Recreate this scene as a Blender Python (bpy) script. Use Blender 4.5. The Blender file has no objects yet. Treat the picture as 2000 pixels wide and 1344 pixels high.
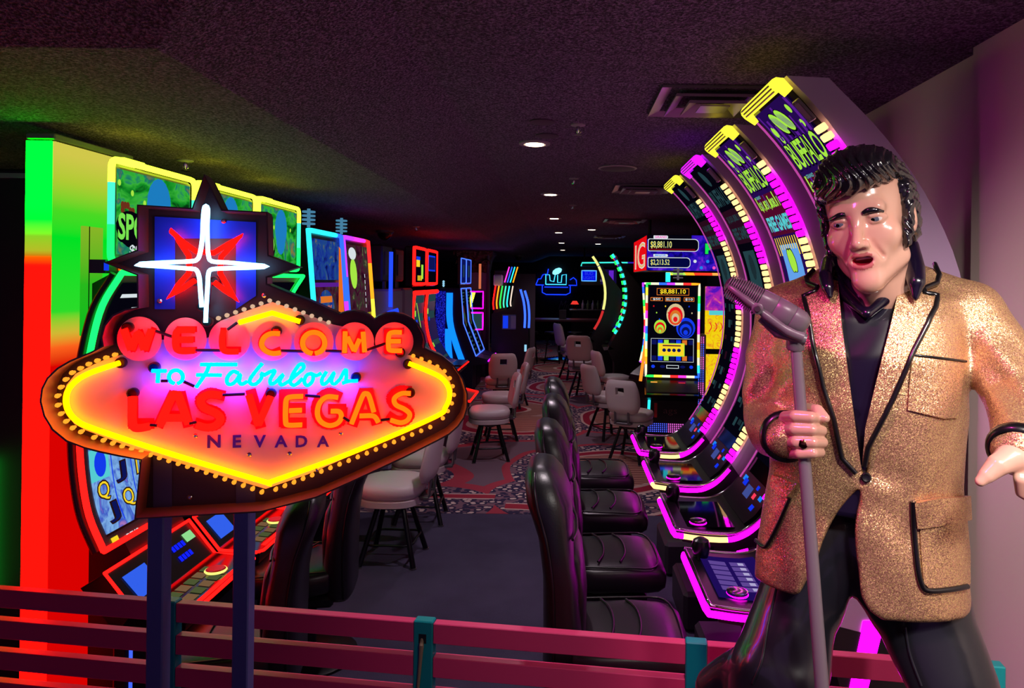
import bpy, math, random
import numpy as np
from mathutils import Vector, Matrix
from mathutils.geometry import tessellate_polygon
random.seed(7)
SC = bpy.context.scene
COL = SC.collection
R = math.radians
CAMH, FPX, PX0, PY0, ROLL = 1.75, 1400.0, 1105.0, 550.0, R(0.7)

# ------------------------------------------------------------------ camera, world, lamps, exposure
cam = bpy.data.cameras.new('camera')
camo = bpy.data.objects.new('camera', cam)
COL.objects.link(camo)
cam.sensor_width = 36.0
cam.lens = FPX / 2000 * 36.0
cam.shift_x = (1000 - PX0) / 2000
cam.shift_y = (PY0 - 672) / 2000
cam.clip_start = 0.05
cam.clip_end = 200
camo.matrix_world = Matrix.Translation((0, 0, CAMH)) @ Matrix.Rotation(R(90), 4, 'X') @ Matrix.Rotation(ROLL, 4, 'Z')
SC.camera = camo
w = bpy.data.worlds.new('world')
SC.world = w
w.use_nodes = True
w.node_tree.nodes['Background'].inputs[0].default_value = (0.30, 0.13, 0.44, 1)
w.node_tree.nodes['Background'].inputs[1].default_value = 0.48
SC.view_settings.view_transform = 'Standard'
SC.view_settings.look = 'None'
SC.view_settings.gamma = 1
SC.view_settings.exposure = 0.0
SC.view_settings.use_curve_mapping = False
try:
    SC.cycles.sample_clamp_indirect = 3.0
    SC.cycles.max_bounces = 6
    SC.cycles.use_denoising = True
    SC.cycles.use_light_tree = True
    SC.cycles.caustics_reflective = False
    SC.cycles.caustics_refractive = False
except Exception:
    pass


def lamp(name, kind, loc, target, energy, color, size=0.2, spot=60, blend=0.6):
    l = bpy.data.lights.new(name, kind)
    l.energy = energy
    l.color = color
    if kind == 'AREA':
        l.shape = 'DISK'
        l.size = size
    else:
        l.shadow_soft_size = size
    if kind == 'SPOT':
        l.spot_size = R(spot)
        l.spot_blend = blend
    o = bpy.data.objects.new(name, l)
    COL.objects.link(o)
    o.location = loc
    o.rotation_euler = (Vector(target) - Vector(loc)).to_track_quat('-Z', 'Y').to_euler()
    return o


# recessed ceiling spots over the photo corner, an added pink spot, and dim ones over the aisle
lamp('ceiling_spot_statue', 'SPOT', (0.95, -0.15, 2.46), (0.78, 1.50, 1.35), 64, (1.0, 0.92, 0.86), 0.06, 58, 0.8)
lamp('ceiling_spot_wall', 'SPOT', (0.55, 0.1, 2.46), (1.27, 1.3, 1.3), 240, (1.0, 0.86, 0.80), 0.10, 70, 0.9)
lamp('added_pink_spot', 'SPOT', (-0.25, 0.75, 2.46), (0.62, 1.50, 1.15), 55, (1.0, 0.07, 0.55), 0.08, 46, 0.9)  # added unseen pink source, tints the statue's left side
lamp('ceiling_spot_fence', 'SPOT', (0.05, 2.22, 2.46), (0.0, 2.0, 0.8), 55, (1.0, 0.84, 0.90), 0.08, 74, 0.8)


# ------------------------------------------------------------------ helpers
def W(px, py, Y):
    """point at depth Y seen at photo pixel (px, py)"""
    dx, dy = px - PX0, py - PY0
    c, s = math.cos(ROLL), math.sin(ROLL)
    ux, uy = dx * c + dy * s, -dx * s + dy * c
    return Vector((ux / FPX * Y, Y, CAMH - uy / FPX * Y))


def proj(x, y, z):
    ux = x / y * FPX
    uy = (CAMH - z) / y * FPX
    c, s = math.cos(ROLL), math.sin(ROLL)
    return PX0 + ux * c - uy * s, PY0 + ux * s + uy * c


def lin(c):
    return tuple((v / 255 / 12.92) if v / 255 <= 0.04045 else ((v / 255 + 0.055) / 1.055) ** 2.4 for v in c)


MATS = {}


def P(name, rgb, rough=0.5, metal=0.0, spec=0.5, coat=0.0, alpha=None):
    if name in MATS:
        return MATS[name]
    m = bpy.data.materials.new(name)
    m.use_nodes = True
    b = m.node_tree.nodes['Principled BSDF']
    b.inputs['Base Color'].default_value = (*lin(rgb), 1)
    b.inputs['Roughness'].default_value = rough
    b.inputs['Metallic'].default_value = metal
    b.inputs['Specular IOR Level'].default_value = spec
    b.inputs['Coat Weight'].default_value = coat
    MATS[name] = m
    return m


def E(name, rgb, strength=1.0, light=True, raw=False):
    """self-lit material; light=False: too small to be sampled as a lamp"""
    if name in MATS:
        return MATS[name]
    m = bpy.data.materials.new(name)
    m.use_nodes = True
    nt = m.node_tree
    nt.nodes.clear()
    e = nt.nodes.new('ShaderNodeEmission')
    o = nt.nodes.new('ShaderNodeOutputMaterial')
    e.inputs[0].default_value = (*(rgb if raw else lin(rgb)), 1)
    e.inputs[1].default_value = strength
    nt.links.new(e.outputs[0], o.inputs[0])
    if not light:
        m.cycles.emission_sampling = 'NONE'
    MATS[name] = m
    return m


class NT:
    """tiny node-tree writer"""
    def __init__(self, mat):
        self.t = mat.node_tree
        self.b = self.t.nodes.get('Principled BSDF')

    def n(self, typ, **kw):
        nd = self.t.nodes.new('ShaderNode' + typ)
        for k, v in kw.items():
            setattr(nd, k, v)
        return nd

    def l(self, a, b):
        self.t.links.new(a, b)

    def coord(self, scale=(1, 1, 1), kind='Object'):
        tc = self.n('TexCoord')
        mp = self.n('Mapping')
        mp.inputs['Scale'].default_value = scale
        self.l(tc.outputs[kind], mp.inputs[0])
        return mp.outputs[0]

    def noise(self, vec, scale, detail=2.0, rough=0.5):
        nd = self.n('TexNoise')
        nd.inputs['Scale'].default_value = scale
        nd.inputs['Detail'].default_value = detail
        nd.inputs['Roughness'].default_value = rough
        if vec is not None:
            self.l(vec, nd.inputs['Vector'])
        return nd

    def voro(self, vec, scale, feature='F1'):
        nd = self.n('TexVoronoi', feature=feature)
        nd.inputs['Scale'].default_value = scale
        if vec is not None:
            self.l(vec, nd.inputs['Vector'])
        return nd

    def ramp(self, fac, stops, const=False):
        nd = self.n('ValToRGB')
        cr = nd.color_ramp
        if const:
            cr.interpolation = 'CONSTANT'
        while len(cr.elements) < len(stops):
            cr.elements.new(0.5)
        for el, (p, c) in zip(cr.elements, stops):
            el.position = p
            el.color = (*lin(c), 1) if max(c) > 1 else (*c, 1)
        self.l(fac, nd.inputs[0])
        return nd.outputs[0]

    def math(self, op, a, b=None, c=None):
        nd = self.n('Math', operation=op)
        for i, x in enumerate((a, b, c)):
            if x is None:
                continue
            if isinstance(x, (int, float)):
                nd.inputs[i].default_value = x
            else:
                self.l(x, nd.inputs[i])
        return nd.outputs[0]

    def mix(self, fac, a, b):
        nd = self.n('Mix', data_type='RGBA')
        for sock, x in ((nd.inputs[0], fac), (nd.inputs[6], a), (nd.inputs[7], b)):
            if isinstance(x, (int, float)):
                sock.default_value = x
            elif isinstance(x, tuple):
                sock.default_value = (*lin(x), 1)
            else:
                self.l(x, sock)
        return nd.outputs[2]

    def bump(self, h, strength=0.3, dist=0.01):
        nd = self.n('Bump')
        nd.inputs['Strength'].default_value = strength
        nd.inputs['Distance'].default_value = dist
        self.l(h, nd.inputs['Height'])
        self.l(nd.outputs[0], self.b.inputs['Normal'])


def smooth(pts, n=6, closed=False):
    """Catmull-Rom through the points"""
    P_ = [Vector(p) for p in pts]
    if len(P_) < 3:
        return P_
    out = []
    m = len(P_)
    rng = m if closed else m - 1
    for i in range(rng):
        p1, p2 = P_[i], P_[(i + 1) % m]
        p0 = P_[i - 1] if (i > 0 or closed) else p1 * 2 - p2
        p3 = P_[(i + 2) % m] if (i + 2 < m or closed) else p2 * 2 - p1
        for k in range(n):
            t = k / n
            out.append(0.5 * ((2 * p1) + (p2 - p0) * t + (2 * p0 - 5 * p1 + 4 * p2 - p3) * t * t + (3 * p1 - p0 - 3 * p2 + p3) * t ** 3))
    if not closed:
        out.append(P_[-1])
    return out


class MB:
    def __init__(self):
        self.v, self.f, self.m = [], [], []

    def add(self, vs, fs, m=0):
        o = len(self.v)
        self.v += [tuple(x) for x in vs]
        for i, q in enumerate(fs):
            self.f.append([j + o for j in q])
            self.m.append(m[i] if isinstance(m, list) else m)
        return self

    def box(self, c, s, m=0, rot=None, bev=0.0):
        x, y, z = s[0] / 2, s[1] / 2, s[2] / 2
        if bev > 0:
            b = min(bev, x * .95, y * .95, z * .95)
            vs, ids = [], {}
            for sx in (-1, 1):
                for sy in (-1, 1):
                    for sz in (-1, 1):
                        for ax in range(3):
                            p = [sx * (x - b), sy * (y - b), sz * (z - b)]
                            p[ax] = (sx * x, sy * y, sz * z)[ax]
                            ids[(sx, sy, sz, ax)] = len(vs)
                            vs.append(Vector(p))
            fs = []
            S = (-1, 1)
            for ax in range(3):
                o1, o2 = [a for a in range(3) if a != ax]
                for sg in S:
                    q = []
                    for a, c2 in ((-1, -1), (1, -1), (1, 1), (-1, 1)):
                        k = [0, 0, 0]
                        k[ax] = sg; k[o1] = a; k[o2] = c2
                        q.append(ids[(*k, ax)])
                    fs.append(q)
            for ax in range(3):  # edges along ax
                o1, o2 = [a for a in range(3) if a != ax]
                for a in S:
                    for c2 in S:
                        k0 = [0, 0, 0]; k1 = [0, 0, 0]
                        k0[o1] = k1[o1] = a; k0[o2] = k1[o2] = c2
                        k0[ax] = -1; k1[ax] = 1
                        fs.append([ids[(*k0, o1)], ids[(*k1, o1)], ids[(*k1, o2)], ids[(*k0, o2)]])
            for a in S:
                for b2 in S:
                    for c2 in S:
                        fs.append([ids[(a, b2, c2, 0)], ids[(a, b2, c2, 1)], ids[(a, b2, c2, 2)]])
        else:
            vs = [Vector((sx * x, sy * y, sz * z)) for sx in (-1, 1) for sy in (-1, 1) for sz in (-1, 1)]
            fs = [(0, 1, 3, 2), (4, 6, 7, 5), (0, 4, 5, 1), (2, 3, 7, 6), (0, 2, 6, 4), (1, 5, 7, 3)]
        if rot is not None:
            vs = [rot @ v for v in vs]
        c = Vector(c)
        return self.add([v + c for v in vs], fs, m)

    def tube(self, path, r, n=8, m=0, caps=True, closed=False, flat=None):
        p = [Vector(q) for q in path]
        k = len(p)
        rs = r if isinstance(r, (list, tuple)) else [r] * k
        vs, fs, ms = [], [], []
        t0 = None
        for i in range(k):
            if closed:
                t = (p[(i + 1) % k] - p[i - 1])
            else:
                t = p[min(i + 1, k - 1)] - p[max(i - 1, 0)]
            t = t.normalized() if t.length > 1e-9 else Vector((0, 0, 1))
            if t0 is None:
                up = Vector((0, 0, 1)) if abs(t.z) < 0.9 else Vector((1, 0, 0))
                a = t.cross(up).normalized()
            else:
                a = (a - t * a.dot(t))
                a = a.normalized() if a.length > 1e-9 else t.orthogonal().normalized()
            b = t.cross(a)
            t0 = t
            for j in range(n):
                ang = 2 * math.pi * j / n
                vs.append(p[i] + a * (math.cos(ang) * rs[i]) + b * (math.sin(ang) * rs[i]))
        segs = k if closed else k - 1
        for i in range(segs):
            i2 = (i + 1) % k
            for j in range(n):
                j2 = (j + 1) % n
                fs.append([i * n + j, i * n + j2, i2 * n + j2, i2 * n + j])
                ms.append(m[i % len(m)] if isinstance(m, list) else m)
        if caps and not closed:
            fs.append(list(range(n))[::-1]); ms.append(ms[0])
            fs.append([(k - 1) * n + j for j in range(n)]); ms.append(ms[-2])
        return self.add(vs, fs, ms)

    def lathe(self, prof, c=(0, 0, 0), n=16, m=0, rot=None, sx=1.0, sy=1.0):
        c = Vector(c)
        vs, fs = [], []
        for (r_, z_) in prof:
            for j in range(n):
                a = 2 * math.pi * j / n
                v = Vector((math.cos(a) * r_ * sx, math.sin(a) * r_ * sy, z_))
                vs.append((rot @ v if rot is not None else v) + c)
        k = len(prof)
        for i in range(k - 1):
            for j in range(n):
                j2 = (j + 1) % n
                fs.append([i * n + j, i * n + j2, (i + 1) * n + j2, (i + 1) * n + j])
        fs.append(list(range(n))[::-1])
        fs.append([(k - 1) * n + j for j in range(n)])
        return self.add(vs, fs, m)

    def poly(self, pts, m=0):
        """flat (possibly concave) polygon from 3-D points"""
        vs = [Vector(p) for p in pts]
        return self.add(vs, [list(t) for t in tessellate_polygon([vs])], m)

    def prism(self, a, b, m=0, mside=None):
        """solid between two matching 3-D outlines"""
        a = [Vector(p) for p in a]; b = [Vector(p) for p in b]
        n = len(a)
        tris = [list(t) for t in tessellate_polygon([a])]
        ms = m if mside is None else mside
        self.add(a, tris, m)
        self.add(b, [t[::-1] for t in tris], m)
        self.add(a + b, [[i, (i + 1) % n, n + (i + 1) % n, n + i] for i in range(n)], ms)
        return self

    def strip(self, A, B, m=0):
        """quad strip between two polylines"""
        n = len(A)
        return self.add(list(A) + list(B), [[i, i + 1, n + i + 1, n + i] for i in range(n - 1)], m)

    def build(self, name, mats, parent=None, sharp=35, world=False, kind=None):
        me = bpy.data.meshes.new(name)
        me.from_pydata([tuple(v) for v in self.v], [], self.f)
        for mt in (mats if isinstance(mats, (list, tuple)) else [mats]):
            me.materials.append(mt)
        me.polygons.foreach_set('material_index', self.m)
        fix_normals(me)
        me.polygons.foreach_set('use_smooth', [True] * len(me.polygons))
        me.set_sharp_from_angle(angle=R(sharp))
        o = bpy.data.objects.new(name, me)
        COL.objects.link(o)
        if parent is not None:
            o.parent = parent
            if world:
                me.transform(root_matrix(parent).inverted())
        if kind:
            o['kind'] = kind
        return o


def fix_normals(me):
    import bmesh
    bm = bmesh.new()
    bm.from_mesh(me)
    bmesh.ops.recalc_face_normals(bm, faces=bm.faces)
    bm.to_mesh(me)
    bm.free()


def root_matrix(o):
    m = Matrix.LocRotScale(o.location, o.rotation_euler, o.scale)
    return root_matrix(o.parent) @ m if o.parent else m


def tag(o, label=None, cat=None, group=None, kind=None):
    if label: o['label'] = label
    if cat: o['category'] = cat
    if group: o['group'] = group
    if kind: o['kind'] = kind
    return o


def thing(name, label, cat, loc=(0, 0, 0), rz=0.0, group=None):
    o = bpy.data.objects.new(name, None)
    o.empty_display_size = 0.05
    COL.objects.link(o)
    o.location = loc
    o.rotation_euler = (0, 0, rz)
    return tag(o, label, cat, group)


def copy_tree(o, parent=None):
    c = o.copy()
    COL.objects.link(c)
    if parent is not None:
        c.parent = parent
    for ch in KIDS(o):
        copy_tree(ch, c)
    return c


def KIDS(o):
    return [x for x in list(COL.objects) if x.parent == o]


def dup(root, loc, rz, label, group=None):
    c = copy_tree(root)
    c.location = loc
    c.rotation_euler = (0, 0, rz)
    c['label'] = label
    if group: c['group'] = group
    return c


def struct(mb, name, mats):
    o = mb.build(name, mats)
    o['kind'] = 'structure'
    return o


TXT = {}


def text2d(s, bold=0.0, shear=0.0):
    key = (s, bold, shear)
    if key in TXT:
        return TXT[key]
    cu = bpy.data.curves.new('txt', 'FONT')
    cu.body = s
    cu.size = 1.0
    cu.offset = bold
    cu.shear = shear
    cu.resolution_u = 3
    ob = bpy.data.objects.new('txt', cu)
    COL.objects.link(ob)
    dg = bpy.context.evaluated_depsgraph_get()
    me = bpy.data.meshes.new_from_object(ob.evaluated_get(dg))
    vs = np.array([v.co[:2] for v in me.vertices])
    fs = [list(p.vertices) for p in me.polygons]
    lo, hi = vs.min(0), vs.max(0)
    vs = (vs - (lo + hi) / 2) / (hi - lo)          # unit box about the centre
    asp = (hi - lo)[0] / (hi - lo)[1]
    bpy.data.objects.remove(ob)
    bpy.data.curves.remove(cu)
    bpy.data.meshes.remove(me)
    TXT[key] = (vs, fs, asp)
    return TXT[key]


BLACK = P('black_plastic', (14, 13, 16), 0.28)
BLACKM = P('black_matte', (16, 15, 18), 0.6)
CHROME = P('chrome', (200, 200, 205), 0.12, 1.0)
GREYM = P('grey_metal', (110, 108, 115), 0.4, 0.7)
# ------------------------------------------------------------------ room shell
CZ, LZ = 2.50, 2.30          # aisle ceiling, lower ceiling on the left
XB, XA = -0.484, -0.995      # top and bottom edge of the sloped bulkhead
YF = 1.73                    # front edge of the lower ceiling
XR, YEND, XL, XO = 1.27, 21.3, -7.0, 4.2   # XO: the hall widens beyond the near wall

pc = P('ceiling_texture', (62, 47, 60), 0.95)
nt = NT(pc)
co = nt.coord()
n1 = nt.noise(co, 125, 2, 0.6)
n2 = nt.noise(co, 1.3, 2)
sp = nt.ramp(n1.outputs[0], [(0.36, (46, 34, 50)), (0.50, (108, 82, 116)), (0.66, (170, 140, 180))])
nt.l(nt.mix(nt.math('MULTIPLY', n2.outputs[0], 0.35), sp, (66, 52, 68)), nt.b.inputs['Base Color'])
nt.bump(n1.outputs[0], 1.0, 0.035)

b = MB()
b.add([(XB, -3, CZ), (XO, -3, CZ), (XO, YEND, CZ), (XB, YEND, CZ)], [(0, 1, 2, 3)])
struct(b, 'ceiling', pc)
b = MB()
YM = YF - (XB - XA)
b.add([(XA, YF, LZ), (XA, YEND, LZ), (XB, YEND, CZ), (XB, YM, CZ)], [(0, 1, 2, 3)])
b.add([(XA, YF, LZ), (XB, YM, CZ), (XL, YM, CZ), (XL, YF, LZ)], [(0, 1, 2, 3)])
b.add([(XL, YM, CZ), (XB, YM, CZ), (XB, -3, CZ), (XL, -3, CZ)], [(0, 1, 2, 3)])
struct(b, 'ceiling_bulkhead', pc)
b = MB()
b.add([(XL, YF, LZ), (XA, YF, LZ), (XA, YEND, LZ), (XL, YEND, LZ)], [(0, 1, 2, 3)])
struct(b, 'ceiling_lower', pc)

pw = P('wall_paint', (216, 202, 190), 0.7)
nt = NT(pw)
nz = nt.noise(nt.coord(), 60, 3)
nt.bump(nz.outputs[0], 0.08, 0.004)
b = MB()
YC = 2.25
b.box((XR + .06, (-3 + YC) / 2, CZ / 2), (.12, YC + 3, CZ))
b.box((XR + .10, (YC + 5.0) / 2, CZ / 2), (.12, 5.0 - YC, CZ))
b.box(((XR + .1 + XO) / 2, 5.0, CZ / 2), (XO - XR - .1, .1, CZ))
b.box((XO + .06, (5 + YEND) / 2, CZ / 2), (.12, YEND - 5, CZ))
struct(b, 'wall_right', pw)
pd = P('wall_dark', (20, 18, 26), 0.7)
b = MB()
b.box((-1.4, YEND + .06, 1.3), (11.6, .12, 2.6))
struct(b, 'wall_far', pd)
b = MB()
b.box((XL - .06, 9, 1.25), (.12, 25, 2.5))
struct(b, 'wall_left', P('wall_left_paint', (52, 42, 58), 0.8))
b = MB()
b.box((XR - .005 + .04, (YC + 4.9) / 2, .05), (.015, 4.9 - YC, .1))
struct(b, 'baseboard_right', BLACKM)

# plain charcoal carpet near, patterned carpet beyond
pf = P('carpet_plain', (62, 58, 72), 0.95, spec=0.1)
nt = NT(pf)
co = nt.coord()
n1 = nt.noise(co, 400, 2)
n2 = nt.noise(co, 2.6, 4, 0.6)
nt.l(nt.mix(nt.math('MULTIPLY', n2.outputs[0], 0.8), nt.ramp(n1.outputs[0], [(.3, (62, 57, 78)), (.7, (100, 92, 122))]), (42, 38, 56)), nt.b.inputs['Base Color'])
nt.bump(n1.outputs[0], 0.4, 0.004)
YB = 5.38
b = MB()
b.box(((XL + XO) / 2, (YB - 3) / 2, -.05), (XO - XL, YB + 3, .1))
struct(b, 'floor', pf)

pp = P('carpet_pattern', (120, 90, 90), 0.95, spec=0.1)
nt = NT(pp)
co = nt.coord((1, 1, 1))
warp = nt.noise(co, 0.9, 1)
va = nt.n('VectorMath', operation='MULTIPLY_ADD')
nt.l(warp.outputs[1], va.inputs[0])
va.inputs[1].default_value = (.35, .35, 0)
nt.l(co, va.inputs[2])
vo = nt.voro(va.outputs[0], 0.62)
rings = nt.ramp(vo.outputs['Distance'], [(0.0, (62, 52, 74)), (0.11, (186, 158, 150)), (0.14, (150, 30, 52)), (0.21, (196, 170, 158)), (0.235, (86, 66, 80)), (0.40, (170, 140, 134)), (0.43, (140, 34, 56)), (0.50, (190, 165, 155)), (0.52, (74, 60, 80)), (0.66, (160, 60, 74)), (0.70, (112, 92, 104))], True)
sub = nt.voro(co, 16)
mosaic = nt.ramp(sub.outputs['Distance'], [(0.0, (200, 178, 168)), (0.33, (52, 46, 72)), (0.62, (120, 92, 104))], True)
wav = nt.n('TexWave', wave_type='BANDS', bands_direction='Y')
wav.inputs['Scale'].default_value = 5.0
wav.inputs['Distortion'].default_value = 1.5
nt.l(co, wav.inputs['Vector'])
stripes = nt.ramp(wav.outputs[0], [(0.0, (112, 62, 62)), (0.5, (178, 132, 116))], True)
sel = nt.ramp(vo.outputs['Distance'], [(0.0, (0, 0, 0)), (0.235, (1.0, 1.0, 1.0)), (0.40, (0, 0, 0))], True)
sel2 = nt.ramp(vo.outputs['Distance'], [(0.0, (0, 0, 0)), (0.52, (1.0, 1.0, 1.0)), (0.66, (0, 0, 0))], True)
c1 = nt.mix(sel, rings, stripes)
c2 = nt.mix(sel2, c1, mosaic)
nt.l(c2, nt.b.inputs['Base Color'])
b = MB()
b.box(((XL + XO) / 2, (YB + YEND) / 2, -.048), (XO - XL, YEND - YB, .1))
struct(b, 'floor_patterned', pp)
b = MB()
for (x0, x1, off, hw) in ((-1.35, -.55, .42, .05), (-.45, .55, .18, .06)):
    pts = [Vector((x0 + (x1 - x0) * t / 8, YB + off - .5 * (t / 8) ** 2 * (1 if x0 > -.5 else 0), .0035)) for t in range(9)]
    b.strip([p + Vector((0, -hw, 0)) for p in pts], [p + Vector((0, hw, 0)) for p in pts], 0)
    b.strip([p + Vector((0, -hw - .02, -.0002)) for p in pts], [p + Vector((0, hw + .02, -.0002)) for p in pts], 1)
struct(b, 'trim_1', [P('carpet_red', (150, 26, 50), .95), P('carpet_cream', (200, 176, 165), .95)])

# ------------------------------------------------------------------ things on the ceiling
WARM = E('downlight_glow', (255, 232, 190), 9.0)
prim = P('white_trim', (150, 140, 145), 0.5)
gl = 'recessed downlights along the aisle ceiling'
names = ['nearest', 'second', 'third', 'fourth', 'fifth', 'sixth']
for i, (x, y) in enumerate([(-.178, 3.89), (-.14, 6.14), (-.145, 8.47), (-.117, 10.9), (-.09, 13.8), (-.08, 16.9)]):
    t = thing('downlight', 'round lit recessed ceiling downlight, %s from the camera in the aisle row' % names[i], 'ceiling light', (x, y, CZ), 0, gl)
    b = MB(); b.lathe([(.085, 0), (.085, -.008), (.06, -.010), (.056, .02)], n=20); b.build('trim_ring', prim, t)
    b = MB(); b.lathe([(.05, -.012), (.05, -.006)], n=16); b.build('lens', WARM, t)
    lamp('downlight_lamp', 'SPOT', (x, y, CZ - .02), (x, y, 0), 75 if i < 2 else 48, (1.0, .78, .92), .05, 130, 1.0)
for i, (x, y, lb) in enumerate([(.36, 10.2, 'small lit downlight right of the aisle beyond the far ceiling vents'), (.62, 14.0, 'dim lit downlight above the far end of the right machine row')]):
    t = thing('downlight', lb, 'ceiling light', (x, y, CZ), 0, gl)
    b = MB(); b.lathe([(.085, 0), (.085, -.008), (.06, -.010), (.056, .02)], n=20); b.build('trim_ring', prim, t)
    b = MB(); b.lathe([(.05, -.012), (.05, -.006)], n=16); b.build('lens', WARM, t)

pv = P('vent_metal', (150, 132, 150), 0.35, 0.5)


def vent(x0, x1, y0, y1, label):
    cx, cy = (x0 + x1) / 2, (y0 + y1) / 2
    t = thing('ceiling_vent', label, 'vent', (cx, cy, CZ), 0, 'square louvred ceiling vents')
    w0, h0 = (x1 - x0) / 2, (y1 - y0) / 2
    for k, (s, zt, zb) in enumerate(((1.0, 0.0, -.014), (.74, -.004, -.030), (.48, -.008, -.040))):
        b = MB()
        a, c = w0 * s, h0 * s
        flare = .07 if k else .0
        wd = .045 if k == 0 else .085
        sx = [(-a, -c), (a, -c), (a, c), (-a, c)]
        inn = [(p[0] * (1 - wd / a), p[1] * (1 - wd / c)) for p in sx]
        outer = [(p[0], p[1], zb) for p in sx]
        inner = [(q[0], q[1], zt + .03 * (k > 0)) for q in inn]
        b.add(outer + inner, [[i, (i + 1) % 4, 4 + (i + 1) % 4, 4 + i] for i in range(4)])
        b.add([(p[0], p[1], zb) for p in sx] + [(p[0] * .985, p[1] * .985, zb + .012) for p in sx], [[i, (i + 1) % 4, 4 + (i + 1) % 4, 4 + i] for i in range(4)])
        b.build('louvre_frame', pv, t, sharp=20)
    b = MB(); b.box((0, 0, -.036), (w0 * .5, h0 * .5, .004)); b.build('centre_plate', pv, t)
    b = MB(); b.box((0, 0, .004), (w0 * 1.9, h0 * 1.9, .004)); b.build('duct_back', BLACKM, t)


vent(.355, .83, 2.70, 3.18, 'large square ceiling vent beside the top of the nearest curved machine')
vent(.37, .83, 5.45, 5.93, 'second square ceiling vent, beyond the round speaker')
vent(.45, .95, 8.4, 8.9, 'third square ceiling vent over the jackpot sign')
vent(.45, .95, 11.4, 12.0, 'farthest small square ceiling vent')
t = thing('ceiling_speaker', 'flat round grey ceiling speaker grille between the two nearest vents', 'speaker', (.33, 4.69, CZ))
b = MB(); b.lathe([(.12, 0), (.12, -.008), (.105, -.013), (.02, -.015)], n=28); b.build('grille', P('speaker_grille', (70, 58, 70), .6), t)
b = MB(); b.lathe([(.124, .0), (.128, -.006), (.12, -.010)], n=28); b.build('rim', prim, t)
for (x, y, r_, lb) in ((-.12, 3.36, .06, 'plain round ceiling cover plate above the nearest downlight'), (-.105, 3.68, .06, 'plain round ceiling cover plate just before the nearest downlight')):
    b = MB(); b.lathe([(r_, 0), (r_, -.006), (r_ * .7, -.008)], (0, 0, 0), 20)
    o = b.build('cover_plate', P('cover_plate_paint', (64, 48, 62), .6)); o.location = (x, y, CZ); tag(o, lb, 'cover plate')


def sprinkler(x, y, z, label):
    t = thing('sprinkler', label, 'sprinkler', (x, y, z), 0, 'ceiling sprinkler heads')
    b = MB(); b.lathe([(.035, 0), (.035, -.005), (.012, -.01)], n=16); b.build('escutcheon', prim, t)
    b = MB(); b.lathe([(.009, -.008), (.009, -.03), (.004, -.045)], n=10)
    b.tube([(-.011, 0, -.022), (-.014, 0, -.036), (0, 0, -.048)], .0025, 6); b.tube([(.011, 0, -.022), (.014, 0, -.036), (0, 0, -.048)], .0025, 6); b.build('nozzle', CHROME, t)
    b = MB(); b.lathe([(.018, -.047), (.02, -.050)], n=14); b.build('deflector', CHROME, t)


sprinkler(.05, 3.42, CZ, 'small pendent sprinkler head right of the nearest downlight')
sprinkler(.05, 5.2, CZ, 'pendent sprinkler head just beyond the round speaker')
sprinkler(.06, 7.0, CZ, 'third pendent sprinkler head down the aisle ceiling')
sprinkler(-1.80, 3.38, LZ, 'sprinkler head lit green on the lower ceiling above the left machines')
sprinkler(-1.55, 7.4, LZ, 'sprinkler head on the lower ceiling beyond the rainbow framed machines')
for (x, y, lb) in ((-2.05, 8.1, 'dark security camera dome hanging on the lower left ceiling'), (-1.02, 15.5, 'far security camera dome beside the ornate column')):
    t = thing('camera_dome', lb, 'security camera', (x, y, LZ), 0, 'security camera domes')
    b = MB(); b.lathe([(.10, 0), (.10, -.02), (.085, -.03)], n=20); b.build('mount', GREYM, t)
    b = MB(); b.lathe([(.08, -.028)] + [(.08 * math.cos(a * .31), -.03 - .08 * math.sin(a * .31)) for a in range(1, 5)] + [(.005, -.112)], n=20); b.build('dome', BLACK, t)
# ------------------------------------------------------------------ the welcome sign
SN = Vector((math.sin(R(14.6)), -math.cos(R(14.6)), 0))      # faces the camera side
SC0 = W(500, 760, 1.75)
CAM = Vector((0, 0, CAMH))


def S(px, py, off=0.0):
    d = W(px, py, 1.0) - CAM
    t = (SC0 + SN * off - CAM).dot(SN) / d.dot(SN)
    return CAM + d * t


def Sl(pts, off=0.0):
    return [S(x, y, off) for x, y in pts]


def z1(x, y): return 200 + x / 4.0725, 330 + y / 4.0725
def z2(x, y): return 80 + x / 2.923, 560 + y / 2.923
def z3(x, y): return 480 + x / 2.923, 560 + y / 2.923
def z4(x, y): return 220 + x / 5.17, 600 + y / 5.17
def z5(x, y): return 500 + x / 5.17, 600 + y / 5.17
def zz(f, *pts): return [f(x, y) for x, y in pts]


sb = S(392, 1400)
sign = thing('welcome_sign', 'large neon diamond shaped welcome sign with star on two posts before the fence', 'sign', (sb.x, sb.y, 0))

outline = [(270, 402), (377, 409), (399, 343), (432, 412), (520, 416), (522, 500), (582, 521), (519, 540), (519, 556), (561, 574), (599, 588), (663, 616)]
outline += [(676, 612), (691, 610), (708, 613), (721, 619), (731, 627), (741, 620), (755, 615), (771, 614), (788, 617), (804, 624), (817, 637), (826, 654), (829, 668), (827, 681)]
outline += [(840, 688), (862, 698), (886, 717), (902, 741), (911, 770), (911, 795), (905, 815), (893, 832), (876, 847), (852, 860), (788, 892), (685, 940), (617, 970), (510, 998), (265, 1012), (277, 897)]
outline += [(234, 889), (196, 881), (165, 873), (131, 860), (104, 838), (88, 812), (81, 784), (84, 760), (94, 740), (114, 721), (138, 707), (179, 690), (203, 677), (200, 659), (206, 637), (221, 618), (245, 607), (271, 602), (270, 536), (206, 513), (270, 490)]
LIP = .075
face_c = P('sign_body_paint', (46, 36, 42), 0.42)
lipmat = P('sign_edge_paint', (74, 52, 48), 0.35)
lip = Sl(outline, LIP)
base = [p - SN * LIP for p in lip]
back = [p - SN * (LIP + .035) for p in lip]
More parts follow.
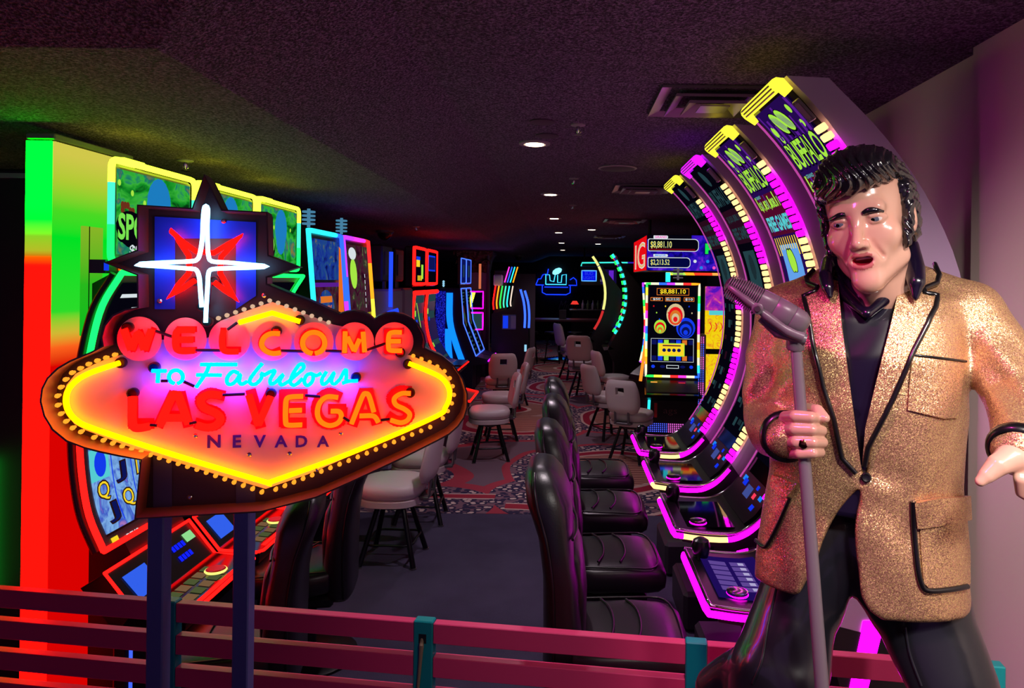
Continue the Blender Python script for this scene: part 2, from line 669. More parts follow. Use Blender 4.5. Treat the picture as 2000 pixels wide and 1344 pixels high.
b = MB()
b.prism(base, back)
b.build('backing_panel', face_c, sign, world=True)
cen = sum(lip, Vector()) / len(lip)
b = MB()
n = len(lip)
ins = []
for i in range(n):
    e1 = (lip[i] - lip[i - 1]).normalized(); e2 = (lip[(i + 1) % n] - lip[i]).normalized()
    nn = (e1.cross(SN) + e2.cross(SN))
    ins.append(lip[i] - nn.normalized() * .004 if nn.length > 1e-6 else lip[i])
cl = lambda L: [[i, (i + 1) % n, n + (i + 1) % n, n + i] for i in range(n)]
inb = [p - SN * (LIP - .0005) for p in ins]
b.add(lip + [p - SN * (LIP + .03) for p in lip], cl(0))
b.add(ins + inb, cl(0))
b.add(lip + ins, cl(0))
b.build('rim_wall', lipmat, sign, world=True, sharp=25)

blue = P('sign_blue_paint', (12, 60, 255), 0.4)
b = MB()
for q in ([(302, 423), (500, 434), (500, 466), (302, 466)], [(302, 466), (342, 466), (342, 604), (302, 604)], [(461, 466), (500, 466), (500, 578), (461, 604)]):
    b.prism(Sl(q, .003), Sl(q, .0003))
b.build('blue_band', blue, sign, world=True)
for q in ([(299, 880), (336, 890), (336, 1001), (299, 1003)], [(461, 935), (499, 947), (499, 992), (461, 995)]):
    b = MB()
    b.prism(Sl(q, .003), Sl(q, .0003))
    b.build('lower_stripe', P('sign_slate_paint', (52, 60, 104), 0.4), sign, world=True)

# white lit face and the seven raised discs
white = P('sign_white_face', (236, 226, 220), 0.5)
wf = [(230, 695), (206, 702), (183, 712), (148, 730), (130, 752), (123, 779), (128, 806), (145, 828), (169, 841), (272, 880), (400, 920), (519, 955), (600, 927), (685, 890), (780, 848), (850, 818), (872, 802), (882, 782), (884, 762), (876, 738), (860, 719), (830, 706), (802, 694)]
wf += [(760, 690), (720, 668), (680, 640), (651, 634), (620, 622), (575, 605), (532, 590), (480, 608), (430, 627), (428, 650), (400, 662), (300, 664), (250, 690)]
b = MB()
b.prism(Sl(wf, .006), Sl(wf, .0003))
b.build('white_face', white, sign, world=True)
discs = [(272, 662, 43.5), (362, 662, 41.6), (448, 664, 40.5), (531, 666, 39), (613, 668, 38.5), (693, 667, 37.5), (770, 667, 37.5)]
for i, (cx, cy, r_) in enumerate(discs):
    o_ = .021 - .0012 * (i % 2)
    q = [(cx + r_ * math.cos(a * math.pi / 20), cy + r_ * math.sin(a * math.pi / 20)) for a in range(40)]
    b = MB()
    b.prism(Sl(q, o_), Sl(q, o_ - .006))
    b.build('letter_disc', white, sign, world=True)

# painted letters under the tubes
redp = P('sign_red_paint', (214, 14, 20), 0.4)


def fat(name, polys, off, wpx, mat):
    """flat painted stroke letter: capsules joined along each stroke"""
    b = MB()
    k = 0
    for st in polys:
        for i in range(len(st) - 1):
            (x0, y0), (x1, y1) = st[i], st[i + 1]
            L = math.hypot(x1 - x0, y1 - y0) or 1
            nx, ny = -(y1 - y0) / L * wpx / 2, (x1 - x0) / L * wpx / 2
            ex, ey = (x1 - x0) / L * wpx * .3, (y1 - y0) / L * wpx * .3
            q = [(x0 - ex + nx, y0 - ey + ny), (x1 + ex + nx, y1 + ey + ny), (x1 + ex - nx, y1 + ey - ny), (x0 - ex - nx, y0 - ey - ny)]
            oo = off + .0001 * k
            k += 1
            b.prism(Sl(q, oo + .0025), Sl(q, oo))
    return b.build(name, mat, sign, world=True)


RED = E('neon_red', (1.0, .0007, .0004), 17, raw=True)
ORA = E('neon_red_orange', (1.0, .016, .0004), 15, raw=True)
CYN = E('neon_cyan_blue', (.0, .036, 1.0), 36, raw=True)
YEL = E('neon_yellow', (1.0, .14, .0), 13, raw=True)
WHT = E('neon_ice_white', (.20, .60, 1.0), 8, raw=True)
CORD = P('neon_blackout_paint', (30, 16, 44), 0.5)


def neon(name, strokes, off, r_, mat, sm=5, cl=False, n=7):
    b = MB()
    for st in strokes:
        pts = [S(x, y, off) for x, y in st]
        pts = smooth(pts, sm) if len(pts) > 2 and sm else pts
        b.tube(pts, r_, n, closed=False)
    return b.build(name, mat, sign, world=True, sharp=60)


Wd = [zz(z4, (112, 222), (190, 432)), zz(z4, (190, 432), (262, 262), (322, 432)), zz(z4, (322, 432), (392, 225))]
Ed = [zz(z4, (828, 232), (720, 228), (655, 245), (640, 300), (640, 380), (660, 430), (720, 442), (825, 438)), zz(z4, (660, 330), (812, 330))]
Ld = [zz(z4, (1122, 232), (1108, 300), (1106, 380), (1122, 430), (1170, 450), (1268, 450))]
Cd = [zz(z5, (240, 268), (150, 268), (82, 308), (58, 380), (98, 440), (170, 468), (250, 460))]
Od = [zz(z5, *[(583 + 112 * math.sin(a), 362 - 108 * math.cos(a)) for a in np.linspace(math.pi + .12, 3 * math.pi - .12, 14)])]
Md = [zz(z5, (900, 245), (893, 462)), zz(z5, (922, 300), (990, 440)), zz(z5, (990, 450), (1048, 322)), zz(z5, (1080, 250), (1096, 455))]
E2 = [zz(z5, (1472, 255), (1380, 255), (1342, 285), (1338, 400), (1360, 436), (1475, 440)), zz(z5, (1342, 345), (1462, 345))]
pW = dict(off=.0215, wpx=11.5, mat=redp)
for nm, st in (('W', [zz(z4, (135, 222), (208, 432)), zz(z4, (208, 432), (280, 245)), zz(z4, (280, 245), (345, 432)), zz(z4, (345, 432), (415, 222))]),
               ('E', [zz(z4, (835, 222), (665, 222)), zz(z4, (665, 222), (665, 432)), zz(z4, (665, 432), (835, 432)), zz(z4, (665, 325), (815, 325))]),
               ('L', [zz(z4, (1118, 225), (1118, 428)), zz(z4, (1118, 428), (1280, 428))]),
               ('C', [smooth([Vector((*p, 0)) for p in zz(z5, (225, 255), (140, 255), (75, 300), (52, 370), (90, 430), (160, 455), (235, 430))], 4)]),
               ('O', [zz(z5, *[(575 + 112 * math.sin(a), 352 - 108 * math.cos(a)) for a in np.linspace(0, 2 * math.pi, 20)])]),
               ('M', [zz(z5, (895, 240), (895, 450)), zz(z5, (895, 250), (985, 440)), zz(z5, (985, 440), (1065, 250)), zz(z5, (1070, 245), (1075, 450))]),
               ('E', [zz(z5, (1470, 245), (1320, 245)), zz(z5, (1320, 245), (1320, 448)), zz(z5, (1320, 448), (1470, 448)), zz(z5, (1320, 340), (1450, 340))])):
    st = [[(p[0], p[1]) for p in s_] for s_ in st]
    o = fat('painted_letter', st, **pW)
for st, m_, r_ in ((Wd, RED, .0082), (Ed, RED, .0080), (Ld, RED, .0072), (Cd, ORA, .0062), (Od, ORA, .0062), (Md, ORA, .0060), (E2, ORA, .0060)):
    neon('neon_letter', st, .037, r_, m_)

LA = [
    ('L', [zz(z4, (205, 870), (205, 1175)), zz(z4, (190, 1175), (390, 1175))], [zz(z4, (205, 905), (198, 1120), (215, 1205), (270, 1222), (375, 1205))], RED, .0095),
    ('A', [zz(z4, (470, 1180), (610, 885)), zz(z4, (690, 885), (760, 1180)), zz(z4, (600, 900), (690, 900)), zz(z4, (560, 1100), (720, 1100))], [zz(z4, (470, 1200), (600, 905), (640, 885), (670, 905), (770, 1180)), zz(z4, (540, 1120), (730, 1120))], RED, .0095),
    ('S', [[(p.x, p.y) for p in smooth([Vector((*q, 0)) for q in zz(z4, (1105, 890), (980, 870), (890, 930), (920, 1010), (1040, 1060), (1090, 1120), (1040, 1185), (950, 1200), (860, 1175))], 3)]], [zz(z4, (1100, 892), (980, 880), (895, 930), (920, 1010), (1040, 1068), (1092, 1130), (1040, 1195), (950, 1215), (845, 1190))], RED, .0095),
    ('V', [zz(z4, (1400, 860), (1490, 1190)), zz(z5, (5, 1170), (150, 860))], [zz(z4, (1375, 885), (1470, 1195)), zz(z5, (25, 1190), (150, 905))], RED, .0085),
    ('E', [zz(z5, (285, 865), (285, 1180)), zz(z5, (285, 880), (490, 880)), zz(z5, (285, 1170), (480, 1170)), zz(z5, (285, 1020), (470, 1020))], [zz(z5, (475, 900), (360, 905), (312, 925), (300, 1000), (300, 1150), (325, 1190), (465, 1188)), zz(z5, (335, 1047), (462, 1042))], ORA, .0062),
    ('G', [[(p.x, p.y) for p in smooth([Vector((*q, 0)) for q in zz(z5, (830, 900), (740, 868), (650, 920), (610, 1030), (650, 1140), (740, 1180), (850, 1150), (870, 1040))], 3)], zz(z5, (760, 1030), (880, 1030))], [zz(z5, (830, 912), (720, 905), (645, 965), (620, 1070), (655, 1155), (740, 1195), (825, 1170), (862, 1110), (840, 1055), (755, 1050))], ORA, .0062),
    ('A', [zz(z5, (980, 1170), (1085, 860)), zz(z5, (1135, 860), (1215, 1155)), zz(z5, (1075, 870), (1140, 870)), zz(z5, (1040, 1090), (1190, 1090))], [zz(z5, (965, 1180), (1075, 905), (1110, 875), (1142, 900), (1190, 1060)), zz(z5, (1045, 1100), (1170, 1098), (1210, 1120), (1235, 1165))], ORA, .0062),
    ('S', [[(p.x, p.y) for p in smooth([Vector((*q, 0)) for q in zz(z5, (1540, 850), (1450, 850), (1375, 910), (1400, 980), (1510, 1030), (1545, 1090), (1500, 1145), (1420, 1150), (1350, 1110))], 3)]], [zz(z5, (1562, 872), (1470, 872), (1398, 920), (1412, 985), (1500, 1030), (1552, 1080), (1530, 1140), (1460, 1166), (1358, 1140))], ORA, .0062),
]
for nm, pst, nst, m_, r_ in LA:
    fat('painted_letter', pst, .0065, 21, redp)
    neon('neon_letter', nst, .024, r_, m_)

T_ = [[(395, 645), (542, 645)], [(462, 655), (455, 765)]]
O_ = [[(640 + 70 * math.sin(a), 705 - 68 * math.cos(a)) for a in np.linspace(math.pi + .2, 3 * math.pi - .2, 12)]]
neon('neon_letter', [zz(z4, *s_) for s_ in T_], .026, .0047, CYN)
neon('neon_letter', [zz(z4, *s_) for s_ in O_], .026, .0047, CYN)
F_ = [[(885, 580), (1258, 580)], [(975, 590), (950, 650), (900, 730), (842, 812)], [(845, 685), (1100, 688)]]
neon('neon_letter', [zz(z4, *s_) for s_ in F_], .026, .0047, CYN)
script = [zz(z4, (1275, 668), (1215, 650), (1160, 710), (1158, 765), (1195, 780), (1245, 745), (1290, 680), (1278, 745), (1305, 778), (1360, 750)),
          zz(z4, (1512, 568), (1450, 640), (1388, 730), (1395, 772), (1440, 778), (1490, 735), (1510, 685), (1495, 668), (1550, 690)),
          zz(z5, (95, 680), (150, 650), (190, 648), (145, 730), (150, 775), (195, 760), (275, 680), (238, 750), (262, 785), (330, 750)),
          zz(z5, (330, 750), (400, 690), (478, 620), (470, 578), (430, 590), (370, 680), (345, 755), (375, 790), (420, 770), (470, 720)),
          zz(z5, (560, 668), (510, 690), (488, 755), (520, 790), (565, 755), (578, 695), (550, 668), (610, 690), (660, 665)),
          zz(z5, (712, 650), (665, 730), (680, 780), (730, 745), (790, 660), (762, 745), (792, 776), (850, 725)),
          zz(z5, (850, 725), (905, 632), (912, 690), (905, 750), (870, 770), (930, 750), (1030, 745))]
for s_ in script:
    neon('neon_letter', [s_], .026, .0047, CYN)

neon('neon_border', [zz(z2, (450, 435), (300, 485), (215, 528), (160, 585), (143, 650), (160, 715), (205, 765), (280, 803), (560, 897)) + zz(z2, (900, 1003), (1286, 1117)) + zz(z3, (125, 1122))], .022, .0062, YEL, 5)
neon('neon_border', [zz(z3, (125, 1122), (600, 950), (1075, 747), (1140, 690), (1165, 620), (1150, 560), (1108, 515), (1020, 474), (930, 438))], .022, .0062, YEL, 5)
neon('neon_border', [zz(z2, (1130, 205)) + zz(z3, (150, 150), (310, 200))], .022, .0062, YEL, 0)

# the eight-pointed star
ice = [[(790, 1100), (778, 950), (770, 860), (745, 802), (690, 792), (480, 776), (268, 760), (460, 746), (700, 735), (752, 722), (775, 680), (795, 560), (802, 400), (815, 300), (840, 320), (835, 450), (838, 600), (845, 690), (872, 735), (1000, 745), (1160, 760), (1315, 776), (1160, 786), (1000, 790), (875, 798), (845, 830), (838, 930), (828, 1080), (822, 1222)]]
neon('neon_star', [zz(z1, *s_) for s_ in ice], .055, .0050, WHT, 3)
redst = [[(690, 830), (688, 690), (610, 570), (540, 488), (640, 580), (745, 655), (885, 668), (1000, 600), (1112, 532), (1030, 610), (945, 700), (938, 830), (1000, 940), (1070, 1050), (980, 970), (890, 900)], [(738, 885), (640, 950), (522, 1020), (600, 930), (690, 830)]]
neon('neon_star', [zz(z1, *s_) for s_ in redst], .03, .0062, RED, 0)

# blacked-out links, electrode caps, bulbs, screws
for a, c in ((z4(430, 240), z4(612, 302)), (z4(835, 434), z4(1090, 436)), (z4(1160, 228), z4(1260, 155)), (z5(250, 440), z5(500, 446)), (z5(700, 440), z5(872, 446)), (z5(1118, 432), z5(1312, 366)),
             (z4(490, 745), z4(560, 745)), (z4(718, 752), z4(825, 800)), (z4(1108, 888), z4(1335, 878)), (z5(495, 892), z5(650, 905)), (z5(880, 1112), z5(945, 1152)), (z5(1258, 1142), z5(1352, 1130)), (z4(375, 1190), z4(450, 1195)), (z4(775, 1175), z4(850, 1160)), (z1(858, 900), z1(845, 1080))):
    b = MB(); b.tube([S(*a, .034), S(*c, .034)], .0038, 6); b.build('blackout_link', CORD, sign, world=True)
for p, off in ((z4(165, 205), .02), (z4(215, 865), .006), (z4(430, 605), .006), (z5(210, 240), .02), (z5(155, 870), .006), (z5(1010, 705), .006), (z5(1555, 860), .006), (z5(1455, 455), .02), (z2(463, 432), .004), (z3(925, 440), .004), (z3(310, 190), .004), (z1(745, 890), .012), (z1(895, 890), .012), (z1(800, 1092), .03), (z1(838, 1215), .03)):
    b = MB()
    c = S(*p, off)
    rot = SN.to_track_quat('Z', 'Y').to_matrix()
    b.lathe([(.0115, -.012), (.0125, 0), (.0125, .012), (.0095, .014), (.0085, .004)], c, 14, rot=rot)
    b.build('electrode_cap', BLACKM, sign, world=True)
BULB = E('marquee_bulb_glow', (1.0, .30, .02), 1.5, raw=True, light=False)
BULBW = E('marquee_bulb_pale', (250, 205, 170), .75, light=False)


def along(pts, step):
    out, acc = [], 0.0
    for i in range(len(pts) - 1):
        (x0, y0), (x1, y1) = pts[i], pts[i + 1]
        L = math.hypot(x1 - x0, y1 - y0)
        d = (step - acc) if out else 0.0
        while d <= L:
            out.append((x0 + (x1 - x0) * d / L, y0 + (y1 - y0) * d / L))
            d += step
        acc = (acc + L) % step if out else acc
        acc = L - (d - step)
    return out


bm_ = MB()
rot = SN.to_track_quat('Z', 'Y').to_matrix()
bm_.lathe([(.0036, 0), (.0036, .006), (.0052, .010), (.0056, .015), (.0042, .0195), (.0015, .0215)], (0, 0, 0), 8, rot=rot)
proto = None
lists = [(along([(429, 621), (531, 586), (650, 632)], 17.5), BULBW),
         (along([(228, 692), (183, 707), (146, 726), (127, 746), (117, 772), (118, 794), (128, 815), (148, 835), (172, 845)], 18), BULB),
         (along([(188, 852), (400, 918), (518, 960)], 19), BULB),
         (along([(540, 953), (685, 896), (850, 828)], 19), BULB),
         (along([(864, 815), (880, 792), (886, 768), (881, 742), (866, 722), (838, 706), (806, 694)], 17), BULB)]
for L, mt in lists:
    for (x, y) in L:
        c = S(x, y, .003)
        if proto is None:
            proto = bm_.build('marquee_bulb', mt, None, sharp=70)
            proto.parent = sign
            o = proto
        else:
            o = proto.copy(); COL.objects.link(o)
            o.material_slots[0].link = 'OBJECT'
            o.material_slots[0].material = mt
        o.location = c - Vector((sb.x, sb.y, 0))
for (x, y) in ((437, 432), (312, 588), (516, 577), (371, 971), (382, 851), (487, 888), (566, 886), (666, 846), (823, 699), (619, 918)):
    b = MB()
    b.lathe([(.0055, 0), (.0055, .002), (.003, .004)], S(x, y, .004), 10, rot=rot)
    b.build('screw', CHROME, sign, world=True)
navy = P('sign_navy_paint', (70, 40, 235), 0.5)
U = Vector((math.cos(R(14.6)), math.sin(R(14.6)), 0))
for ch, x in zip('NEVADA', (418, 463, 507.5, 549, 589, 631)):
    vs, fs, asp = text2d(ch, .03)
    hgt = .0315 * (1 - (x - 418) / 213 * .09 + .0)
    c = S(x, 862, .0062)
    b = MB()
    b.add([c + U * (v[0] * hgt * asp) + Vector((0, 0, v[1] * hgt)) + SN * .0008 for v in vs], fs)
    b.build('flat_letter', navy, sign, world=True)
steel = P('post_blue_steel', (92, 102, 164), 0.35, 0.3)
for (x0, x1, xb) in ((298, 327, 291), (463, 493, 457)):
    a = S((x0 + x1) / 2, 1000, -.055)
    b = MB()
    b.box((a.x, a.y, .60), (.040, .040, 1.20), bev=.003)
    b.build('post', steel, sign, world=True)
    b = MB()
    b.box((a.x, a.y, .006), (.16, .16, .012), bev=.002)
    b.build('foot_plate', steel, sign, world=True)

# ------------------------------------------------------------------ low slatted fence
def fy(x): return 1.957 - .136 * x


FU = Vector((1, -.136, 0)).normalized()
fang = math.atan2(-.136, 1)
fence = thing('slat_fence', 'low fence of crimson slats between teal posts along the whole front', 'fence', (-.383, fy(-.383), 0), fang)
rp = P('fence_rail_paint', (226, 62, 116), 0.4)
tp = P('fence_post_paint', (8, 140, 146), 0.4)
posts = [-1.93, -1.155, -.383, .359, 1.086]
FM = root_matrix(fence)
fl = lambda x: (x + .383) / FU.x
for i, x in enumerate(posts):
    b = MB()
    b.box((fl(x), 0, .40), (.056, .034, .80), bev=.003)
    if i == 2:
        b.box((fl(x) - .001, -.0165, .752), (.022, .002, .026), 1)
    b.build('post', [tp, BLACKM], fence)
    if i == 2:
        b = MB()
        b.tube([(fl(x) - .003, -.014, .752), (fl(x) - .001, -.024, .738), (fl(x) - .004, -.022, .70), (fl(x) - .010, -.022, .62), (fl(x) - .014, -.022, .55)], [.004, .0065, .005, .004, .004], 8)
        b.build('hanging_strap', P('strap_webbing', (140, 118, 96), .7), fence)
for i in range(len(posts) - 1):
    x0, x1 = fl(posts[i]) + .0285, fl(posts[i + 1]) - .0285
    for zt in (.795, .701, .607, .513, .419):
        b = MB()
        b.box(((x0 + x1) / 2, 0, zt - .028), (x1 - x0, .030, .056), bev=.002)
        b.build('slat', rp, fence)
# ------------------------------------------------------------------ slot machines (local: x towards the player, y along the row, z up)
class Surf:
    """curved sheet: profile (x, z) from top to bottom, swept along y"""
    def __init__(self, prof):
        self.p = [Vector((a, 0, c)) for a, c in prof]
        self.L = [0.0]
        for i in range(len(self.p) - 1):
            self.L.append(self.L[-1] + (self.p[i + 1] - self.p[i]).length)
        self.len = self.L[-1]

    def at(self, s, h=0.0):
        s = min(max(s, 0), self.len - 1e-6)
        i = 0
        while i < len(self.L) - 2 and self.L[i + 1] <= s:
            i += 1
        t = (s - self.L[i]) / (self.L[i + 1] - self.L[i])
        p = self.p[i].lerp(self.p[i + 1], t)
        def tg(j):
            a = self.p[min(j + 1, len(self.p) - 1)] - self.p[max(j - 1, 0)]
            return a.normalized()
        d = tg(i).lerp(tg(i + 1), t).normalized()
        nrm = Vector((-d.z, 0, d.x))            # towards the player when s runs downwards
        return p + nrm * h, nrm

    def pt(self, y, s, h=0.0):
        q, _ = self.at(s, h)
        return Vector((q.x, y, q.z))

    def rect(self, b, y0, y1, s0, s1, h, m=0):
        k = max(1, int((s1 - s0) / .05))
        A = [self.pt(y0, s0 + (s1 - s0) * i / k, h) for i in range(k + 1)]
        B = [self.pt(y1, s0 + (s1 - s0) * i / k, h) for i in range(k + 1)]
        b.strip(A, B, m)

    def text(self, b, s_, y, s, wd, ht, h, m=0, bold=.02, slant=0.0):
        vs, fs, asp = text2d(s_, bold)
        b.add([self.pt(y + v[0] * wd + v[1] * slant, s - v[1] * ht, h) for v in vs], fs, m)

    def disc(self, b, y, s, ry, rs, h, m=0, n=18, rot=0.0):
        pts = []
        for k in range(n):
            a = 2 * math.pi * k / n
            u, v = ry * math.cos(a), rs * math.sin(a)
            pts.append(self.pt(y + u * math.cos(rot) - v * math.sin(rot), s - u * math.sin(rot) - v * math.cos(rot), h))
        b.add([self.pt(y, s, h)] + pts, [[0, 1 + k, 1 + (k + 1) % n] for k in range(n)], m)


def arc(cx, cz, r_, a0, a1, n=14):
    return [(cx + r_ * math.cos(R(a0 + (a1 - a0) * i / n)), cz + r_ * math.sin(R(a0 + (a1 - a0) * i / n))) for i in range(n + 1)]


def side_solid(b, prof, y0, y1, m=0):
    b.prism([(x, y0, z) for x, z in prof], [(x, y1, z) for x, z in prof], m)


MAG = E('strip_magenta', (1.0, .0012, .80), 6.5, raw=True)
MAG2 = E('strip_violet', (.50, .003, 1.0), 5, raw=True)
WARMS = E('strip_warm', (1.0, .58, .22), 2.0, raw=True)
LIME = E('cap_yellow', (.86, .80, .04), 1.5, raw=True)
PURP = E('cap_purple', (.55, .005, 1.0), 2.6, raw=True)
GLASS = P('screen_glass', (6, 6, 9), 0.06, spec=0.6)
LILAC = P('cabinet_lilac', (186, 160, 194), 0.32)
A = dict
SCRP = E('screen_deep_purple', (38, 10, 82), .9, light=False)
SCRV = E('screen_violet', (92, 30, 150), .9, light=False)
SCRM = E('screen_maroon', (84, 10, 44), .9, light=False)
SCRG = E('screen_lime', (170, 236, 70), .95, light=False)
SCRY = E('screen_yellow', (250, 214, 40), 1.0, light=False)
SCRB = E('screen_sky', (104, 168, 244), .9)
SCRK = E('screen_ink', (8, 6, 20), .6, light=False)
SCRC = E('screen_cyan', (90, 214, 220), .9, light=False)
SCRO = E('screen_orange', (230, 120, 40), .9, light=False)
SCRW = E('screen_white', (225, 235, 240), .9, light=False)
SCRR = E('screen_red', (235, 20, 30), .95, light=False)
SCRT = E('screen_teal_dim', (48, 84, 92), .55, light=False)
SCRN = E('screen_navy', (14, 22, 96), .8, light=False)
SCRBL = E('screen_blue', (20, 60, 240), .95)
SCRGR = E('screen_green', (20, 190, 60), .9)
RAIN = [E('rainbow_%s' % n, c, 1.9, raw=True) for n, c in (('red', (1, .02, .02)), ('orange', (1, .28, .01)), ('yellow', (.9, .75, .04)), ('green', (.02, .85, .08)), ('cyan', (.02, .7, .8)), ('blue', (.02, .10, 1)), ('violet', (.4, .03, 1)), ('pink', (1, .03, .55)))]


def glow_screen(name, stops, scale=3.0, strength=0.9, seed=0.0):
    """screen picture: soft coloured noise, emitted"""
    if name in MATS:
        return MATS[name]
    m = bpy.data.materials.new(name)
    m.use_nodes = True
    t = NT(m)
    t.t.nodes.remove(t.b)
    out = [x for x in t.t.nodes if x.type == 'OUTPUT_MATERIAL'][0]
    e = t.n('Emission')
    co = t.coord((1, 1, 1))
    nz = t.noise(co, scale, 3, .6)
    nz.inputs['Distortion'].default_value = 1.2 + seed
    t.l(t.ramp(nz.outputs[0], stops), e.inputs[0])
    e.inputs[1].default_value = strength
    t.l(e.outputs[0], out.inputs[0])
    MATS[name] = m
    return m


# ---- the tall curved machines of the right row
CX, CZc, RR = 1.005, 1.53, 1.138       # local x = .9 - X


def rarc(r_, a0, a1, n=16):
    # angle measured in the world frame (from +X), mirrored into local x
    return [(.9 - (-.105 + r_ * math.cos(R(a0 + (a1 - a0) * i / n))), CZc + r_ * math.sin(R(a0 + (a1 - a0) * i / n))) for i in range(n + 1)]


def curved_machine(label, loc, cap, strips, dim=False, deckset=0, group='tall curved slot machines in the right row'):
    t = thing('slot_machine', label, 'slot machine', loc, math.pi, group)
    HW, FE = .225, -.180          # half width of the deck; far edge of the screen body
    inner = rarc(RR + .02, 48, -36, 18)
    outer = [(.9 - x, z) for x, z in ((1.16, .0), (1.16, .30), (1.20, .9), (1.235, 1.35), (1.225, 1.72), (1.13, 1.98), (.98, 2.20), (.80, 2.385))]
    foot = [(.9 - .80, .72), (.9 - .86, .52), (.9 - .84, .24), (.9 - .84, 0)]
    b = MB()
    outer = [(p.x, p.z) for p in smooth([Vector((x, 0, z)) for x, z in outer], 4)]
    side_solid(b, inner + foot + outer, FE, HW)
    b.build('cabinet', LILAC, t)
    b = MB()
    side_solid(b, [(.9 - .795, .715), (.9 - .855, .52), (.9 - .835, .24), (.9 - .835, .002), (.9 - 1.163, .002), (.9 - 1.163, .30), (.9 - 1.18, .62)], FE - .003, HW + .002)
    b.build('pedestal', BLACKM, t)
    # glass and picture between the strips
    sf = Surf(rarc(RR, 46.5, -31, 26))
    b = MB()
    gl_ = rarc(RR + .002, 47, -35, 20)
    side_solid(b, gl_ + rarc(RR + .03, -35, 47, 20), FE - .004, HW - .045)
    b.build('screen', GLASS, t)
    b = MB()
    y0, y1 = FE + .012, HW - .06
    ms = [SCRP, SCRV, SCRM, SCRG, SCRK, SCRB, SCRC, SCRY, SCRO, SCRW, SCRT, SCRBL, E('screen_wine_dim', (56, 18, 40), .5, light=False), E('screen_slate_dim', (40, 62, 70), .5, light=False)]
    h = .002
    yc = (y0 + y1) / 2
    wd = y1 - y0
    if not dim:
        sf.rect(b, y0, y1, .0, .27, h, 0)
        for k in range(9):
            a = y0 + wd * (k + .5) / 9
            sf.rect(b, a - .006 - .004 * (k % 3), a + .006 + .003 * (k % 2), .01 + .03 * (k % 4), .26, h + .0006, 1)
        for (yy, ss, ry) in ((-.125, .09, .018), (.11, .05, .014), (-.115, .125, .014), (.12, .115, .012)):
            sf.disc(b, yy, ss, ry, ry * 1.3, h + .001, 3)
        for k in range(2):   # feathered emblem
            c0 = yc + (-.035 if k == 0 else .025)
            sf.disc(b, c0, .075, .036, .058, h + .0012, 4, rot=.5)
            sf.disc(b, c0, .073, .031, .052, h + .0018, 3, rot=.5)
            for q in range(5):
                sf.disc(b, c0 - .018 + .010 * q, .070 + .003 * q, .0020, .046, h + .0024, 1, n=8, rot=.5)
        sf.rect(b, yc - .008, yc + .008, .10, .14, h + .0022, 4)
        sf.rect(b, y0, y1, .15, .28, h + .0010, 0)
        sf.text(b, 'BUFFALO', yc + .002, .202, .305, .118, h + .0014, 4, .06)
        sf.text(b, 'BUFFALO', yc, .200, .292, .106, h + .0020, 3, .02)
        sf.rect(b, y0, y1, .265, .37, h, 2)
        for k in range(8):
            a = y0 + wd * (k + .5) / 8
            sf.rect(b, a - .008, a + .004, .27 + .02 * (k % 3), .36, h + .0006, 1 if k % 2 else 3)
        sf.rect(b, y0, y1, .34, .475, h + .0008, 2)
        for k in range(8):
            a = y0 + wd * (k + .5) / 8
            sf.rect(b, a - .010, a + .002, .36, .46, h + .0010, 1 if k % 2 else 0)
        sf.text(b, 'GRAND', yc - .10, .285, .07, .015, h + .0012, 6, .0)
        sf.text(b, '$1,031,808.11', yc, .332, .27, .052, h + .0014, 3, .025)
        sf.text(b, 'FREE GAMES', yc, .420, .295, .072, h + .0018, 6, .035)
        sf.rect(b, y0, y1, .475, .86, h, 0)
        for k in range(11):
            a = y0 + wd * (k + .5) / 11
            sf.rect(b, a - .005, a + .005, .485, .57, h + .0004, 7)
        sf.rect(b, yc - .115, yc + .115, .52, .80, h + .0008, 5)
        for k in range(2):
            sf.disc(b, yc - .02 + .03 * k, .595, .034, .060, h + .0013, 4, rot=.2)
            sf.disc(b, yc - .02 + .03 * k, .595, .028, .053, h + .0018, 3, rot=.2)
        for k in range(4):
            sf.disc(b, yc - .085 + .057 * k, .725 + .02 * (k % 2), .019, .024, h + .0013, 3)
        sf.rect(b, y0, y1, .86, sf.len - .02, h, 4)
        for k in range(24):
            yy = y0 + .02 + (k % 5) * wd / 5 + .01 * ((k * 7) % 3)
            ss = .90 + .105 * (k // 5)
            sf.rect(b, yy, yy + .034 + .012 * (k % 3), ss, ss + .03 + .025 * ((k * 3) % 2), h + .0008, (10, 11, 2, 10, 0, 10, 4)[k % 7])
        for k in range(3):
            sf.rect(b, y0 + .015, y0 + .10, 1.22 + .035 * k, 1.242 + .035 * k, h + .0016, 6)
    else:  # dimmer colours stand in for the screen's fall-off when seen aslant
        sf.rect(b, y0, y1, .0, sf.len - .02, h, 4)
        sf.disc(b, yc, .075, .04, .055, h + .0008, 10, rot=.4)
        sf.text(b, 'BUFFALO', yc, .200, .29, .106, h + .0008, 10, .02)
        sf.rect(b, y0, y1, .28, .48, h + .0004, 12)
        sf.text(b, '$1,031,808.11', yc, .332, .26, .052, h + .0008, 10, .02)
        sf.text(b, 'FREE GAMES', yc, .420, .285, .07, h + .0008, 10, .03)
        sf.rect(b, yc - .11, yc + .11, .52, .80, h + .0006, 10)
        sf.disc(b, yc, .61, .05, .07, h + .001, 13)
        for k in range(28):
            yy = y0 + .015 + (k % 4) * wd / 4 + .012 * ((k * 5) % 3)
            ss = .83 + .10 * (k // 4)
            sf.rect(b, yy, yy + .03 + .014 * (k % 3), ss, ss + .028 + .02 * (k % 2), h + .0008, (10, 13, 10, 12, 4)[k % 5])
    b.build('screen_picture', ms, t)
    # glowing cap at the top
    b = MB()
    tp_ = sf.at(0)[0]
    nrm = sf.at(0)[1]
    up = Vector((nrm.z, 0, -nrm.x)) * -1
